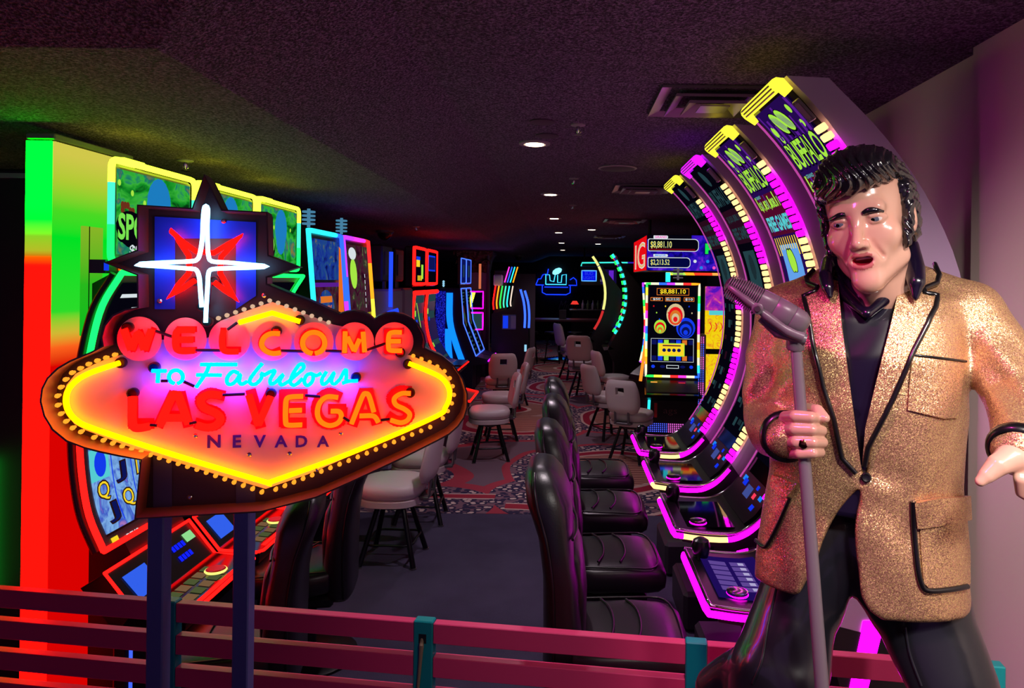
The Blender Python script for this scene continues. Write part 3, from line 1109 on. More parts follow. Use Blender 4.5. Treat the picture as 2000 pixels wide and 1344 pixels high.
    up = Vector((up.x, 0, up.z)) if up.z > 0 else -up
    path = [Vector((tp_.x, y, tp_.z)) + up * .032 + nrm * .012 for y in (FE + .012, 0, HW - .02)]
    b.tube([Vector((tp_.x, FE, tp_.z)) - up * .022 + nrm * .01, Vector((tp_.x, FE, tp_.z)) + up * .02 + nrm * .012] + path + [Vector((tp_.x, HW - .008, tp_.z)) + up * .03 + nrm * .012, Vector((tp_.x, HW - .008, tp_.z)) - up * .012 + nrm * .01], [.010, .017, .022, .022, .022, .021, .018], 10)
    b.build('top_light', cap, t, sharp=50)
    for k in range(3):
        b = MB()
        q = Vector((tp_.x, 0, tp_.z)) + up * (.022 + .012 * k) + nrm * .036
        b.box(q + Vector((0, .035, 0)), (.004, .34, .004)); b.build('light_groove', P('groove', (150, 140, 20), .4), t)
    # plate with screws, then the segmented light strips at both edges
    stp = Surf(rarc(RR - .004, 46, -36, 24))
    pl = P('speaker_plate', (150, 140, 150), 0.35, 0.8)
    for yy in (HW - .030,):
        b = MB()
        q0, nn = stp.at(.075)
        rot = Matrix(((nn.x, 0, nn.z), (0, 1, 0), (nn.z, 0, -nn.x))).transposed()
        rot = Matrix([[nn.x, 0, -nn.z], [0, 1, 0], [nn.z, 0, nn.x]])
        b.box((q0.x, yy, q0.z), (.012, .045, .085), rot=rot, bev=.003)
        for dy in (-.012, .012):
            for dz in (-.035, .035):
                b.box(Vector((q0.x, yy, q0.z)) + rot @ Vector((.008, dy, dz)), (.004, .007, .007), rot=rot)
        b.build('speaker_plate', pl, t)
    seg = None
    nseg = 46
    edge = [stp.pt(FE - .004, stp.len * i / 30, .002) for i in range(31)]
    b = MB(); b.tube(edge, .004, 6); b.build('edge_light', E('edge_pink', (1, .12, .7), .5, raw=True), t, sharp=60)
    for side, yy, wseg in ((1, HW - .017, .062),):
        proto = {}
        for k in range(nseg):
            s = .135 + (stp.len - .14) * (k + .5) / nseg
            q0, nn = stp.at(s)
            mt = strips(k * 34 // nseg)
            if mt not in proto:
                b = MB()
                b.box((0, 0, 0), (.018, wseg, (stp.len - .14) / nseg * .74), bev=.003)
                o = b.build('light_segment', mt, t)
                proto[mt] = o
            else:
                o = proto[mt].copy(); COL.objects.link(o)
            o.location = (q0.x, yy, q0.z)
            o.rotation_euler = (0, -math.atan2(nn.z, nn.x), 0)
    # button deck
    prof = [(.440, .765), (.34, .752), (.23, .748), (.17, .765), (.12, .80), (.07, .855)]
    low = [(x + .002, z - .035) for x, z in prof]
    low[0] = (.425, .735)
    b = MB()
    side_solid(b, prof + [(.03, .80), (.05, .72), (.20, .68)] + [(.42, .715)], -HW - .01, HW + .01)
    b.build('button_deck', BLACK, t)
    rim = smooth([Vector((x + .004, HW + .012, z)) for x, z in reversed(prof)], 3) + smooth([Vector((.449, y, .768)) for y in (HW - .02, 0, -HW + .02)], 2) + smooth([Vector((x + .004, -HW - .012, z)) for x, z in prof], 3)
    b = MB(); b.tube(rim, .0065, 8); b.build('chrome_rim', CHROME, t, sharp=60)
    led = [p + Vector((.006, 0, -.024)) for p in rim]
    ledm = [WARMS if (i // 4 + deckset) % 4 == 1 else MAG for i in range(len(led) - 1)]
    if deckset == 0: ledm = [MAG] * (len(led) - 1)
    if deckset == 1: ledm = [WARMS if (8 < i < 14 or i > 19) else MAG for i in range(len(led) - 1)]
    um = list(dict.fromkeys(ledm))
    b = MB(); b.tube(led, .011, 8, m=[um.index(x) for x in ledm] or 0); b.build('deck_light', um, t, sharp=60)
    ds = Surf([(.16, .772), (.235, .751), (.34, .755), (.437, .768)])
    b = MB()
    if deckset == 0:
        ds.rect(b, -HW + .05, HW - .05, .05, ds.len - .03, .0015, 0)
        for r_ in range(6):
            for c_ in range(2):
                yy = -.13 + r_ * .042
                ss = .09 + c_ * .075
                ds.rect(b, yy, yy + .034, ss, ss + .06, .0025, 1)
                ds.rect(b, yy + .006, yy + .028, ss + .012, ss + .032, .0032, 2)
        b.build('touch_display', [E('deck_violet', (34, 14, 96), .8, light=False), E('deck_key', (104, 76, 160), .8, light=False), E('deck_key2', (190, 180, 226), .8, light=False)], t)
    else:
        b.box((.30, .02, .7575), (.20, HW * 1.5, .003)); b.build('glass_plate', P('mirror_black', (30, 28, 36), .04, .6), t)
    b = MB(); b.lathe([(.030, 0), (.034, .008), (.034, .014), (.024, .017)], (.34, HW - .09, .755), 18); b.build('spin_button', P('spin_chrome', (190, 160, 200), .15, 1), t)
    b = MB(); b.lathe([(.033, .0), (.036, .004), (.033, .008)], (.34, HW - .09, .755), 18); b.build('spin_ring', MAG, t)
    b = MB(); b.lathe([(.025, 0), (.03, .02), (.034, .04), (.028, .062), (.012, .072)], (.40, -HW + .06, .76), 16); b.build('round_knob', BLACK, t)
    ps = Surf([(.055, .90), (.115, .815), (.165, .775)])
    b = MB()
    ps.rect(b, -HW + .02, HW - .02, .0, ps.len, .004, 0)
    ps.rect(b, -.05, .03, .04, .10, .0055, 1)
    ps.rect(b, -.15, -.10, .02, .045, .0055, 2)
    ps.rect(b, -.12, -.07, .03, .06, .0065, 3)
    ps.rect(b, .06, .095, .05, .075, .0055, 4)
    ps.rect(b, .05, .08, .015, .035, .0055, 3)
    ps.rect(b, .11, .15, .09, .115, .0055, 3)
    ps.rect(b, .13, .17, .04, .06, .0055, 2)
    b.build('bill_panel', [BLACK, E('bill_lcd', (70, 84, 160), .8, light=False), E('bill_cyan', (30, 130, 240), 1.0, light=False), E('bill_blue', (20, 50, 230), 1.0, light=False), E('bill_pink', (250, 60, 90), 1.0, light=False)], t)
    # slanted light on the pedestal and footrest
    b = MB()
    for yy in (HW + .004,):
        b.add([(.9 - .925, yy, .72), (.9 - .99, yy, .72), (.9 - .915, yy, .40), (.9 - .86, yy, .40)], [(0, 1, 2, 3)])
        b.add([(.9 - .925, yy - .004, .72), (.9 - .99, yy - .004, .72), (.9 - .915, yy - .004, .40), (.9 - .86, yy - .004, .40)], [(3, 2, 1, 0)])
    b.build('pedestal_light', MAG, t)
    b = MB(); b.box((.18, 0, .10), (.22, HW * 1.8, .20), bev=.02); b.build('footrest', P('footrest_grey', (44, 42, 50), .5), t)
    return t


def pat(off, first=MAG):
    def f(k):
        return WARMS if ((k + off) // 6) % 2 else MAG
    return f


ys = [2.425, 3.105, 3.785, 4.465]
curved_machine('nearest tall curved slot machine, right row, yellow cap beside the vent', (.9, ys[0], 0), LIME, lambda k: WARMS if (k < 1 or 8 < k < 14 or k > 26) else MAG, False, 0)
curved_machine('second nearest tall curved slot machine, yellow cap, bright picture of lime letters', (.9, ys[1], 0), LIME, lambda k: WARMS if (k < 1 or 7 < k < 12 or 18 < k < 23 or 27 < k < 32) else MAG, False, 1)
curved_machine('third tall curved slot machine in the right row, the one with a purple cap', (.9, ys[2], 0), PURP, lambda k: WARMS if (k < 5 or 9 < k < 15 or 18 < k < 24 or 27 < k < 32) else MAG, True, 2)
curved_machine('farthest of the four magenta lit curved machines, small yellow cap, dark screen', (.9, ys[3], 0), LIME, lambda k: WARMS if (k < 1 or 5 < k < 12 or 15 < k < 21 or 25 < k < 30) else MAG, True, 3)
# ------------------------------------------------------------------ black casino chairs (front = +x)
LEA = P('black_leather', (20, 18, 22), 0.36, spec=0.6)
nt = NT(LEA)
nz = nt.noise(nt.coord(), 180, 2)
nt.bump(nz.outputs[0], 0.08, 0.003)
PIPE = P('leather_piping', (12, 11, 14), 0.3)


def loftbox(b, rings, m=0, n=28, p=3.2):
    """rings: list of (centre, half a, half b, axis u, axis v) super-ellipses"""
    vs, fs = [], []
    for (c, a, h, u, v) in rings:
        for k in range(n):
            t = 2 * math.pi * k / n
            ct, st = math.cos(t), math.sin(t)
            x = math.copysign(abs(ct) ** (2 / p), ct) * a
            y = math.copysign(abs(st) ** (2 / p), st) * h
            vs.append(Vector(c) + Vector(u) * x + Vector(v) * y)
    k = len(rings)
    for i in range(k - 1):
        for j in range(n):
            j2 = (j + 1) % n
            fs.append([i * n + j, i * n + j2, (i + 1) * n + j2, (i + 1) * n + j])
    fs.append(list(range(n))[::-1]); fs.append([(k - 1) * n + j for j in range(n)])
    b.add(vs, fs, m)


def slot_chair(label, loc, rz, top=1.155, seat=.62, group='black leather casino chairs'):
    t = thing('casino_chair', label, 'chair', loc, rz, group)
    X, Y, Z = Vector((1, 0, 0)), Vector((0, 1, 0)), Vector((0, 0, 1))
    b = MB()      # seat cushion: rings run from the back to the rounded front
    loftbox(b, [((x, 0, seat - d / 2 - dr), a, d / 2, Y, Z) for x, a, d, dr in ((-.12, .18, .11, 0), (-.11, .19, .125, 0), (-.03, .205, .13, .006), (.10, .21, .13, .0), (.19, .205, .13, .004), (.235, .195, .12, .012), (.262, .175, .09, .03), (.27, .15, .05, .05))], p=4)
    s_ = b.build('seat', LEA, t, sharp=80)
    for k, xx in enumerate((.01, .10)):
        b = MB()
        pts = smooth([(xx - .022, -.16, seat - .002), (xx + .004, -.09, seat + .002), (xx + .012, 0, seat + .003), (xx + .004, .09, seat + .002), (xx - .022, .16, seat - .002)], 3)
        b.tube(pts, .0045, 6); b.build('seam', PIPE, s_, sharp=80)
    b = MB()
    rr = [(-.10, -.185), (.1, -.2), (.22, -.185), (.245, 0), (.22, .185), (.1, .2), (-.10, .185)]
    b.tube(smooth([(x, y, seat - .012 - .03 * max(0, x - .15)) for x, y in rr], 4), .004, 6); b.build('piping', PIPE, s_, sharp=80)
    b = MB(); b.box((0.03, 0, seat - .155), (.32, .34, .05), bev=.012); b.build('seat_pan', BLACK, t)
    H = top - seat + .16
    rings = []
    tab = ((0, .155, .050), (.03, .175, .062), (.25, .19, .066), (.5, .205, .060), (.68, .20, .058), (.76, .19, .066), (.84, .185, .074), (.93, .165, .064), (.98, .13, .045), (1.0, .085, .02))
    for f, a, d in tab:
        z = seat - .16 + H * f
        x = -.150 - .075 * f - .035 * math.sin(f * math.pi) * (-1)
        rings.append(((x, 0, z), d, a, X, Y))
    b = MB(); loftbox(b, rings, p=3.4); bk = b.build('backrest', LEA, t, sharp=80)
    b = MB()
    rings = []
    for f, a, d in ((.18, .105, .012), (.2, .13, .022), (.42, .15, .028), (.58, .15, .026), (.66, .12, .012)):
        z = seat - .16 + H * f
        x = -.150 - .075 * f + .035 * math.sin(f * math.pi) + .052
        rings.append(((x, 0, z), d, a, X, Y))
    loftbox(b, rings, p=3); b.build('back_pad', LEA, bk, sharp=80)
    for sy in (-1, 1):
        pts = []
        for f, a, d in tab[1:9]:
            z = seat - .16 + H * f
            x = -.150 - .075 * f + .035 * math.sin(f * math.pi)
            pts.append((x - d * .45, sy * (a * .985), z))
        b = MB(); b.tube(smooth(pts, 3), .0055, 6); b.build('piping', PIPE, bk, sharp=80)
    b = MB()
    z = seat - .16 + H * .70; x = -.150 - .052 + .035 * math.sin(.7 * math.pi)
    b.tube(smooth([(x + .055, -.17, z), (x + .068, -.08, z - .004), (x + .07, 0, z - .005), (x + .068, .08, z - .004), (x + .055, .17, z)], 3), .005, 6); b.build('headrest_seam', PIPE, bk, sharp=80)
    b = MB(); b.lathe([(.035, .03), (.035, seat - .17)], n=14); b.build('pedestal', BLACK, t)
    b = MB(); b.lathe([(.22, 0), (.22, .012), (.19, .025), (.05, .04)], n=28); b.build('base_plate', BLACK, t)
    return t


cx = .15
slot_chair('nearest black leather chair of the right row, just behind the fence', (cx, 2.40, 0), 0)
slot_chair('second black leather chair from the fence, right row', (cx, 3.06, 0), R(2))
slot_chair('third black leather chair from the fence, right row', (cx + .01, 3.75, 0), R(-1))
slot_chair('farthest black leather chair of the right row', (cx + .0, 4.42, 0), R(1))
slot_chair('black leather chair turned away at the nearest red lit left machine', (-1.16, 2.62, 0), R(192), .97, .47)
slot_chair('second black leather chair on the left, under the right half of the sign', (-1.17, 3.32, 0), R(189), .97, .47)

# ------------------------------------------------------------------ low white swivel stools (front = +x)
VIN = P('white_vinyl', (196, 182, 184), 0.45)
nt = NT(VIN)
nt.bump(nt.noise(nt.coord(), 220, 2).outputs[0], 0.06, 0.003)
LEGM = P('stool_leg_black', (26, 25, 32), 0.3, 0.5)


def stool(label, loc, rz, hole=True, sc=1.0, tone=None):
    t = thing('swivel_stool', label, 'stool', loc, rz, 'white vinyl swivel stools')
    t.scale = (sc, sc, sc)
    v = tone or VIN
    X, Y, Z = Vector((1, 0, 0)), Vector((0, 1, 0)), Vector((0, 0, 1))
    b = MB(); loftbox(b, [((.01, 0, z), a, c, X, Y) for z, a, c in ((.415, .165, .175), (.42, .195, .20), (.45, .205, .21), (.475, .205, .21), (.495, .195, .20), (.505, .165, .175), (.51, .10, .11))], p=2.7); s_ = b.build('seat', v, t, sharp=80)
    b = MB(); loftbox(b, [((.01, 0, z), a, c, X, Y) for z, a, c in ((.365, .18, .185), (.372, .197, .203), (.408, .199, .205), (.414, .18, .19))], p=2.7); b.build('seat_skirt', v, t, sharp=60)
    # back shell, curved, with a hand slot
    b = MB()
    n1, n2 = 16, 14
    def bp(u, w_, side):
        y = .185 * u * (1 - .10 * w_ ** 3 - .06 * (1 - w_) ** 3)
        e = 1 - max(0, abs(u) - .6) / .4
        zt = .505 + .33 * w_
        corner = 1 if abs(u) < .62 else math.sqrt(max(0.0, 1 - ((abs(u) - .62) / .38) ** 2))
        zc = .67
        z = zc + (zt - zc) * (.62 + .38 * corner) - .0
        x = -.235 - .055 * w_ + .035 * u * u
        th = .030 * math.sqrt(max(.05, 1 - abs(u) ** 6)) * math.sqrt(max(.08, 1 - abs(2 * w_ - 1) ** 6))
        return Vector((x + side * th, y, z))
    for sd in (-1, 1):
        vs = [bp(-1 + 2 * i / n1, j / n2, sd) for j in range(n2 + 1) for i in range(n1 + 1)]
        fs = []
        for j in range(n2):
            for i in range(n1):
                if hole and 6 <= i < 10 and 8 <= j < 11:
                    continue
                q = [j * (n1 + 1) + i, j * (n1 + 1) + i + 1, (j + 1) * (n1 + 1) + i + 1, (j + 1) * (n1 + 1) + i]
                fs.append(q)
        b.add(vs, fs)
    N = (n1 + 1) * (n2 + 1)
    ring = [(i, 0) for i in range(n1 + 1)] + [(n1, j) for j in range(1, n2 + 1)] + [(i, n2) for i in range(n1 - 1, -1, -1)] + [(0, j) for j in range(n2 - 1, 0, -1)]
    loops = [ring]
    if hole:
        loops.append([(i, 8) for i in range(6, 11)] + [(10, j) for j in range(9, 12)] + [(i, 11) for i in range(9, 5, -1)] + [(6, j) for j in range(10, 8, -1)])
    for lp in loops:
        id_ = [j * (n1 + 1) + i for i, j in lp]
        for k in range(len(id_)):
            a, c = id_[k], id_[(k + 1) % len(id_)]
            b.f.append([a, c, c + N, a + N]); b.m.append(0)
    bk = b.build('backrest', v, t, sharp=50)
    b = MB()
    for sy in (-.07, .07):
        b.tube([(-.16, sy, .40), (-.235, sy, .42), (-.245, sy, .56)], .012, 8)
    b.box((-.205, 0, .405), (.06, .18, .02), bev=.004)
    b.build('back_bracket', GREYM, t)
    b = MB(); b.lathe([(.06, .32), (.10, .345), (.10, .368)], n=16); b.build('swivel', BLACK, t)
    legs = [(sx, sy) for sx in (-1, 1) for sy in (-1, 1)]
    for sx, sy in legs:
        b = MB(); b.tube([(.075 * sx, .075 * sy, .362), (.165 * sx, .165 * sy, .006)], [.015, .0165], 10)
        b.lathe([(.020, .0), (.020, .008)], (.166 * sx, .166 * sy, 0), 10, m=1); b.build('leg', [LEGM, GREYM], t)
    b = MB()
    k = .133
    b.tube(smooth([(k, k, .13), (0, k * 1.06, .13), (-k, k, .13), (-k * 1.06, 0, .13), (-k, -k, .13), (0, -k * 1.06, .13), (k, -k, .13), (k * 1.06, 0, .13)], 3, True), .0075, 8, closed=True); b.build('foot_ring', LEGM, t, sharp=70)
    return t


stool('white swivel stool behind the lower right edge of the sign, nearest of the left ones', (-1.06, 4.50, 0), R(178), False)
stool('white stool directly beyond the nearest left stool, green light on its seat', (-1.04, 5.25, 0), R(183), False)
stool('white stool with red light on its seat at the machine right of the sign', (-.73, 7.05, 0), R(192))
stool('white stool just behind the red lit stool, facing the same machine', (-.70, 7.95, 0), R(190))
stool('pinkish white stool seen from behind, with a dark hand slot, before the black cabinet', (-.82, 9.3, 0), R(100))
stool('white stool half hidden behind the slotted stool by the black cabinet', (-.72, 9.95, 0), R(165))
stool('white stool with dark hand slot facing the rainbow edged machine', (.66, 7.05, 0), R(62), sc=.98)
stool('pale stool just beyond the stool at the rainbow edged machine', (.49, 8.05, 0), R(30), False)
stool('white stool farther along the right row, third beyond the black chairs', (.66, 9.6, 0), R(20), False)
stool('white stool with hand slot at the far yellow strip machine', (.30, 10.8, 0), R(70), sc=1.15)
stool('farthest white stool, beside the dark dining table', (.16, 12.9, 0), R(20), False, sc=1.2)
# ------------------------------------------------------------------ left machines with red and green light
def grad_E(name, stops, z0, z1, strength, ribs=False):
    """light panel whose LED rows change colour with height"""
    m = bpy.data.materials.new(name)
    m.use_nodes = True
    t = NT(m)
    t.t.nodes.remove(t.b)
    out = [x for x in t.t.nodes if x.type == 'OUTPUT_MATERIAL'][0]
    e = t.n('Emission')
    co = t.coord()
    sx = t.n('SeparateXYZ'); t.l(co, sx.inputs[0])
    mr = t.n('MapRange'); mr.inputs[1].default_value = z0; mr.inputs[2].default_value = z1
    t.l(sx.outputs[2], mr.inputs[0])
    t.l(t.ramp(mr.outputs[0], stops), e.inputs[0])
    e.inputs[1].default_value = strength
    t.l(e.outputs[0], out.inputs[0])
    return m


GRN = (0.0, .72, .0028)
REDL = (.6, .0004, .0002)
YLW = (.62, .62, .05)
t = thing('light_column', 'tall slim glowing end column, green above and red below, at the far left', 'light column', (-1.901, 2.82, 0))
colm = grad_E('column_led', [(0.0, REDL), (.812, REDL), (.825, (.033, .006, .0)), (.835, (.024, .025, .001)), (.86, (.013, .033, .001)), (.885, (0, .14, .002)), (.91, GRN), (1, GRN)], 0, 2.2, 20)
colr = grad_E('column_led_side', [(0.0, REDL), (.645, REDL), (.675, (.85, .10, .01)), (.70, (.55, .42, .03)), (.735, (.02, .62, .02)), (.86, (.0, .66, .015)), (.905, (.06, .60, .015)), (.955, (.38, .52, .03)), (1, (.55, .50, .06))], 0, 2.2, 1.15)
b = MB(); b.box((-.005, -.232, 1.12), (.092, .008, 2.23)); b.build('front_light_panel', colm, t)
b = MB()
nr = 34
for k in range(nr):
    y = -.23 + .462 * (k + .5) / nr
    b.lathe([(.0060, .02), (.0060, 2.235)], (.044, y, 0), 6)
b.build('ribbed_light_panel', colr, t, kind='stuff')
b = MB(); b.box((0, 0, 1.12), (.080, .458, 2.23)); b.build('core', BLACKM, t)
b = MB(); b.box((0, 0, 2.252), (.106, .472, .022), bev=.004); b.build('top_cap', P('clear_cap', (120, 128, 110), .3), t)
b = MB(); b.box((.055, -.03, 1.73), (.012, .12, .42), bev=.003); b.build('cover_panel', grad_E('cover_led', [(0, (.0, .52, .012)), (.5, (.02, .48, .012)), (1, (.24, .46, .02))], 1.5, 1.93, 1.0), t)
b = MB(); b.box((.062, -.055, 1.73), (.002, .003, .42)); b.build('panel_joint', BLACKM, t)
b = MB(); b.box((0, 0, .01), (.12, .30, .02)); b.build('foot', BLACKM, t)

NG = E('neon_green_strip', (.003, .85, .05), 5, raw=True)
NGY = E('neon_lime_strip', (.52, .74, .016), 8, raw=True)
NR = E('neon_red_strip', (1.0, .004, .003), 5, raw=True)
NC = E('neon_mint_strip', (.05, .8, .45), 1.6, raw=True)
POP = glow_screen('topper_picture', [(.30, (4, 60, 20)), (.42, (20, 150, 40)), (.52, (60, 190, 60)), (.60, (24, 120, 110)), (.70, (150, 130, 50))], 7, .85)
REEL = glow_screen('reel_picture', [(.30, (70, 110, 190)), (.5, (130, 180, 235)), (.62, (60, 90, 200)), (.7, (170, 120, 190))], 8, .95)


def left_machine(label, y, full=True):
    t = thing('slot_machine', label, 'slot machine', (-1.62, y, 0), 0, 'slot machines with green and red neon on the left')
    HW = .29
    # local x = X + 1.62
    prof = smooth([Vector((a, 0, c)) for a, c in ((.0, 1.77), (-.075, 1.64), (-.116, 1.47), (-.144, 1.28), (-.15, 1.15), (-.137, 1.0), (-.11, .87), (-.055, .745))], 4)
    prof = [(p.x, p.z) for p in prof]
    back = [(-.04, .66), (-.06, .45), (-.02, 0), (-.21, 0), (-.21, 1.72), (-.10, 1.78)]
    b = MB(); side_solid(b, [(x - .03, z) for x, z in prof] + back, -HW + .18, HW - .01); b.build('cabinet', P('cabinet_black', (30, 22, 26), .4), t)
    sf = Surf(prof)
    b = MB(); side_solid(b, [(x + .004, z) for x, z in prof] + [(x - .02, z) for x, z in reversed(prof)], -HW + .035, HW - .035); b.build('screen_bezel', P('bezel_grey', (70, 68, 76), .35), t)
    b = MB()
    y0, y1 = -HW + .065, HW - .065
    h = .006
    sf.rect(b, y0, y1, .05, .33, h, 0)
    for k in range(7):
        sf.rect(b, y0 + .04 + .05 * (k % 3), y0 + .15 + .05 * (k % 4), .10 + .03 * k, .118 + .03 * k, h + .0006, 5 if k % 2 else 3)
    sf.rect(b, y0, y1, .33, 1.02, h, 1)
    sf.text(b, 'FREE GAMES', -.06, .655, .26, .045, h + .001, 3, .03)
    sf.rect(b, y0, y0 + .11, .70, .82, h + .0006, 6)
    sf.disc(b, y0 + .06, .76, .034, .05, h + .001, 7)
    sf.text(b, '5000', -.04, .725, .10, .05, h + .001, 5, .03); sf.text(b, '2500', .09, .725, .10, .05, h + .001, 5, .03)
    for k, (ch, yy, ss) in enumerate((('Q', -.165, .865), ('J', -.05, .82), ('Q', -.035, .93), ('J', -.145, .955), ('10', .08, .82), ('K', .09, .93))):
        sf.text(b, ch, yy, ss, .075, .085, h + .001, 8, .05)
        sf.text(b, ch, yy, ss, .062, .073, h + .0016, 4 if ch == 'J' else 5, .0)
    for yy in (-.10, .02, .13):
        sf.rect(b, yy - .003, yy + .003, .70, 1.0, h + .0008, 7)
    sf.rect(b, y0, y1, 1.02, sf.len - .04, h, 2)
    sf.text(b, 'DEMO', -.09, 1.065, .08, .022, h + .001, 3, .03)
    sf.rect(b, y0 + .01, y0 + .05, 1.04, 1.08, h + .001, 5)
    b.build('screen_picture', [SCRK, REEL, E('screen_base_dark', (40, 12, 14), .7, light=False), SCRW, SCRN, SCRY, SCRC, SCRBL, P('symbol_rim', (60, 30, 20), .5)], t)
    # neon round the curved screen: lime at the top, green, then red
    for yy in (-HW + .012, HW - .012):
        pts = [sf.pt(yy, sf.len * i / 30, .012) for i in range(31)]
        ms = [0 if i < 12 else (1 if i < 15 else 2) for i in range(30)]
        b = MB(); b.tube(pts, .011, 8, m=ms); b.build('edge_neon', [NG, NGY, NR], t, sharp=60)
        b = MB(); b.tube([p + Vector((-.03, 0, -.005)) for p in pts], .014, 8); b.build('edge_trim', P('cabinet_black', (30, 22, 26), .4), t, sharp=60)
    b = MB(); b.tube([sf.pt(-HW + .012, 0, .012), sf.pt(HW - .012, 0, .012)], .011, 8); b.build('top_neon', NG, t, sharp=60)
    b = MB(); b.tube([sf.pt(-HW + .012, sf.len, .012), sf.pt(HW - .012, sf.len, .012)], .011, 8); b.build('bottom_neon', NR, t, sharp=60)
    # topper
    tx, z0, z1 = -.03, 1.80, 2.175
    ty0, ty1 = -.29, .29
    b = MB(); b.box((tx - .022, .02, (z0 + z1) / 2), (.036, ty1 - ty0 - .06, z1 - z0 - .02), bev=.012); b.build('topper_case', P('topper_grey', (110, 104, 116), .4), t)
    b = MB()
    ts = Surf([(tx, z1 - .03), (tx, z0 + .03)])
    ts.rect(b, ty0 + .035, ty1 - .035, 0, ts.len, .001, 0)
    ts.disc(b, .02, .11, .085, .11, .0022, 1)
    ts.disc(b, .02, .17, .065, .09, .0020, 1)
    for k in range(9):
        ts.disc(b, ty0 + .07 + .016 * (k % 5), .13 + .018 * (k // 3), .012, .014, .0024, 2, n=10)
    for k in range(6):
        ts.disc(b, ty0 + .05 + .08 * k, .05 + .03 * (k % 3), .010, .012, .0018, 5, n=10)
    ts.disc(b, ty0 + .13, .22, .10, .07, .0026, 3, rot=-.2)
    ts.text(b, 'SPO', ty0 + .135, .215, .19, .11, .0030, 3, .09)
    ts.text(b, 'SPO', ty0 + .13, .21, .175, .10, .0036, 4, .03)
    ts.text(b, '$8', ty0 + .15, .298, .07, .045, .0030, 6, .03)
    b.build('topper_picture', [POP, E('pic_blue', (30, 130, 200), .9, light=False), E('pic_brown', (120, 52, 30), .8, light=False), SCRK, E('pic_green', (120, 226, 80), 1.0, light=False), SCRG, SCRW], t)
    fr = [Vector((tx + .004, ty0, z0)), Vector((tx + .004, ty0, z1)), Vector((tx + .004, ty1, z1)), Vector((tx + .004, ty1, z0))]
    rc = []
    for i in range(4):
        p, a, c = fr[i], fr[i - 1], fr[(i + 1) % 4]
        d1, d2 = (a - p).normalized() * .035, (c - p).normalized() * .035
        for k in range(5):
            s_ = k / 4
            rc.append(p + d1 * (1 - s_) ** 2 + d2 * s_ ** 2)
    def fm(i):
        z = (rc[i].z + rc[(i + 1) % 20].z) / 2
        return 1 if z > 2.12 else (2 if z > 2.0 else 0)
    rc2 = []
    for i in range(20):
        q, r2 = rc[i], rc[(i + 1) % 20]
        k = max(1, int((r2 - q).length / .05))
        rc2 += [q.lerp(r2, j / k) for j in range(k)]
    ms = []
    for i in range(len(rc2)):
        z = (rc2[i].z + rc2[(i + 1) % len(rc2)].z) / 2
        ms.append(1 if z > 2.08 else (2 if z > 1.93 else 0))
    b = MB(); b.tube(rc2, .012, 8, m=ms, closed=True); b.build('topper_neon', [NG, NGY, NC], t, sharp=60)
    b = MB(); b.box((tx - .05, -.10, 2.19), (.05, .14, .02), bev=.004); b.build('top_beacon', NGY, t)
    b = MB(); b.box((tx - .07, 0, 1.785), (.06, .50, .05)); b.box((tx - .036, -.14, 1.785), (.006, .07, .03), 1); b.box((tx - .036, -.25, 1.785), (.006, .02, .03), 2); b.build('neck', [BLACK, E('neck_amber', (250, 110, 20), 1., light=False), SCRBL], t)
    # inclined player panel and deck
    pn = Surf([(-.035, .665), (.08, .535)])
    b = MB(); side_solid(b, [(-.04, .67), (.08, .531), (.0, .47), (-.12, .62)], -HW, HW); b.build('panel_case', BLACK, t)
    b = MB(); pn.rect(b, -.23, -.09, .04, .145, .002); b.build('panel_screen', E('panel_lcd', (50, 96, 235), 1.0), t)
    b = MB(); pn.rect(b, -.02, .045, .05, .085, .002); b.build('panel_key', E('panel_red', (250, 30, 50), 1.1, light=False), t)
    for k in range(8):
        b = MB(); pn.rect(b, .08 + .025 * (k % 4), .10 + .025 * (k % 4), .05 + .05 * (k // 4), .075 + .05 * (k // 4), .002); b.build('panel_key', E('panel_blue', (16, 30, 235), 1.2, light=False), t)
    b = MB(); pn.rect(b, .19, .26, .03, .07, .002); b.build('panel_key', E('panel_mint', (150, 230, 150), .9, light=False), t)
    o_ = [Vector((-.033, -HW, .675)), Vector((.085, -HW, .528)), Vector((.25, -HW, .52)), Vector((.27, -HW + .03, .52)), Vector((.27, HW - .03, .52)), Vector((.25, HW, .52)), Vector((.085, HW, .528)), Vector((-.033, HW, .675))]
    b = MB(); b.tube(o_, .007, 8, closed=True); b.build('deck_neon', NR, t, sharp=60)
    b = MB(); side_solid(b, [(.07, .535), (.265, .515), (.26, .47), (-.0, .44)], -HW, HW); b.build('deck', P('deck_gloss', (10, 9, 11), .08, spec=.6), t)
    dk = Surf([(.085, .534), (.262, .516)])
    b = MB()
    for r_ in range(2):
        for k in range(5):
            dk.rect(b, -.16 + .062 * k, -.11 + .062 * k, .03 + .06 * r_, .075 + .06 * r_, .002, (k + r_) % 2)
    dk.rect(b, -.20, .20, .148, .168, .002, 2)
    b.build('deck_buttons', [E('deck_olive', (104, 116, 70), .5, light=False), E('deck_tan', (160, 120, 84), .5, light=False), NR], t)
    b = MB(); b.lathe([(.038, 0), (.042, .008), (.034, .014)], (.18, .10, .528), 20); b.build('spin_button', P('spin_red', (230, 60, 40), .2), t)
    b = MB(); b.lathe([(.041, 0), (.045, .005), (.041, .010)], (.18, .10, .528), 20); b.build('spin_ring', E('spin_lime', (.75, .7, .15), 1.6, raw=True), t)
    b = MB(); b.box((-.0, 0, .22), (.06, .5, .42), bev=.01); b.build('lower_door', P('door_black', (22, 20, 26), .35), t)
    b = MB(); b.tube([(.035, -.24, .40), (.035, -.24, .06)], .006, 6); b.build('door_light', E('door_blue', (.05, .12, 1), 1.2, raw=True), t)
    return t


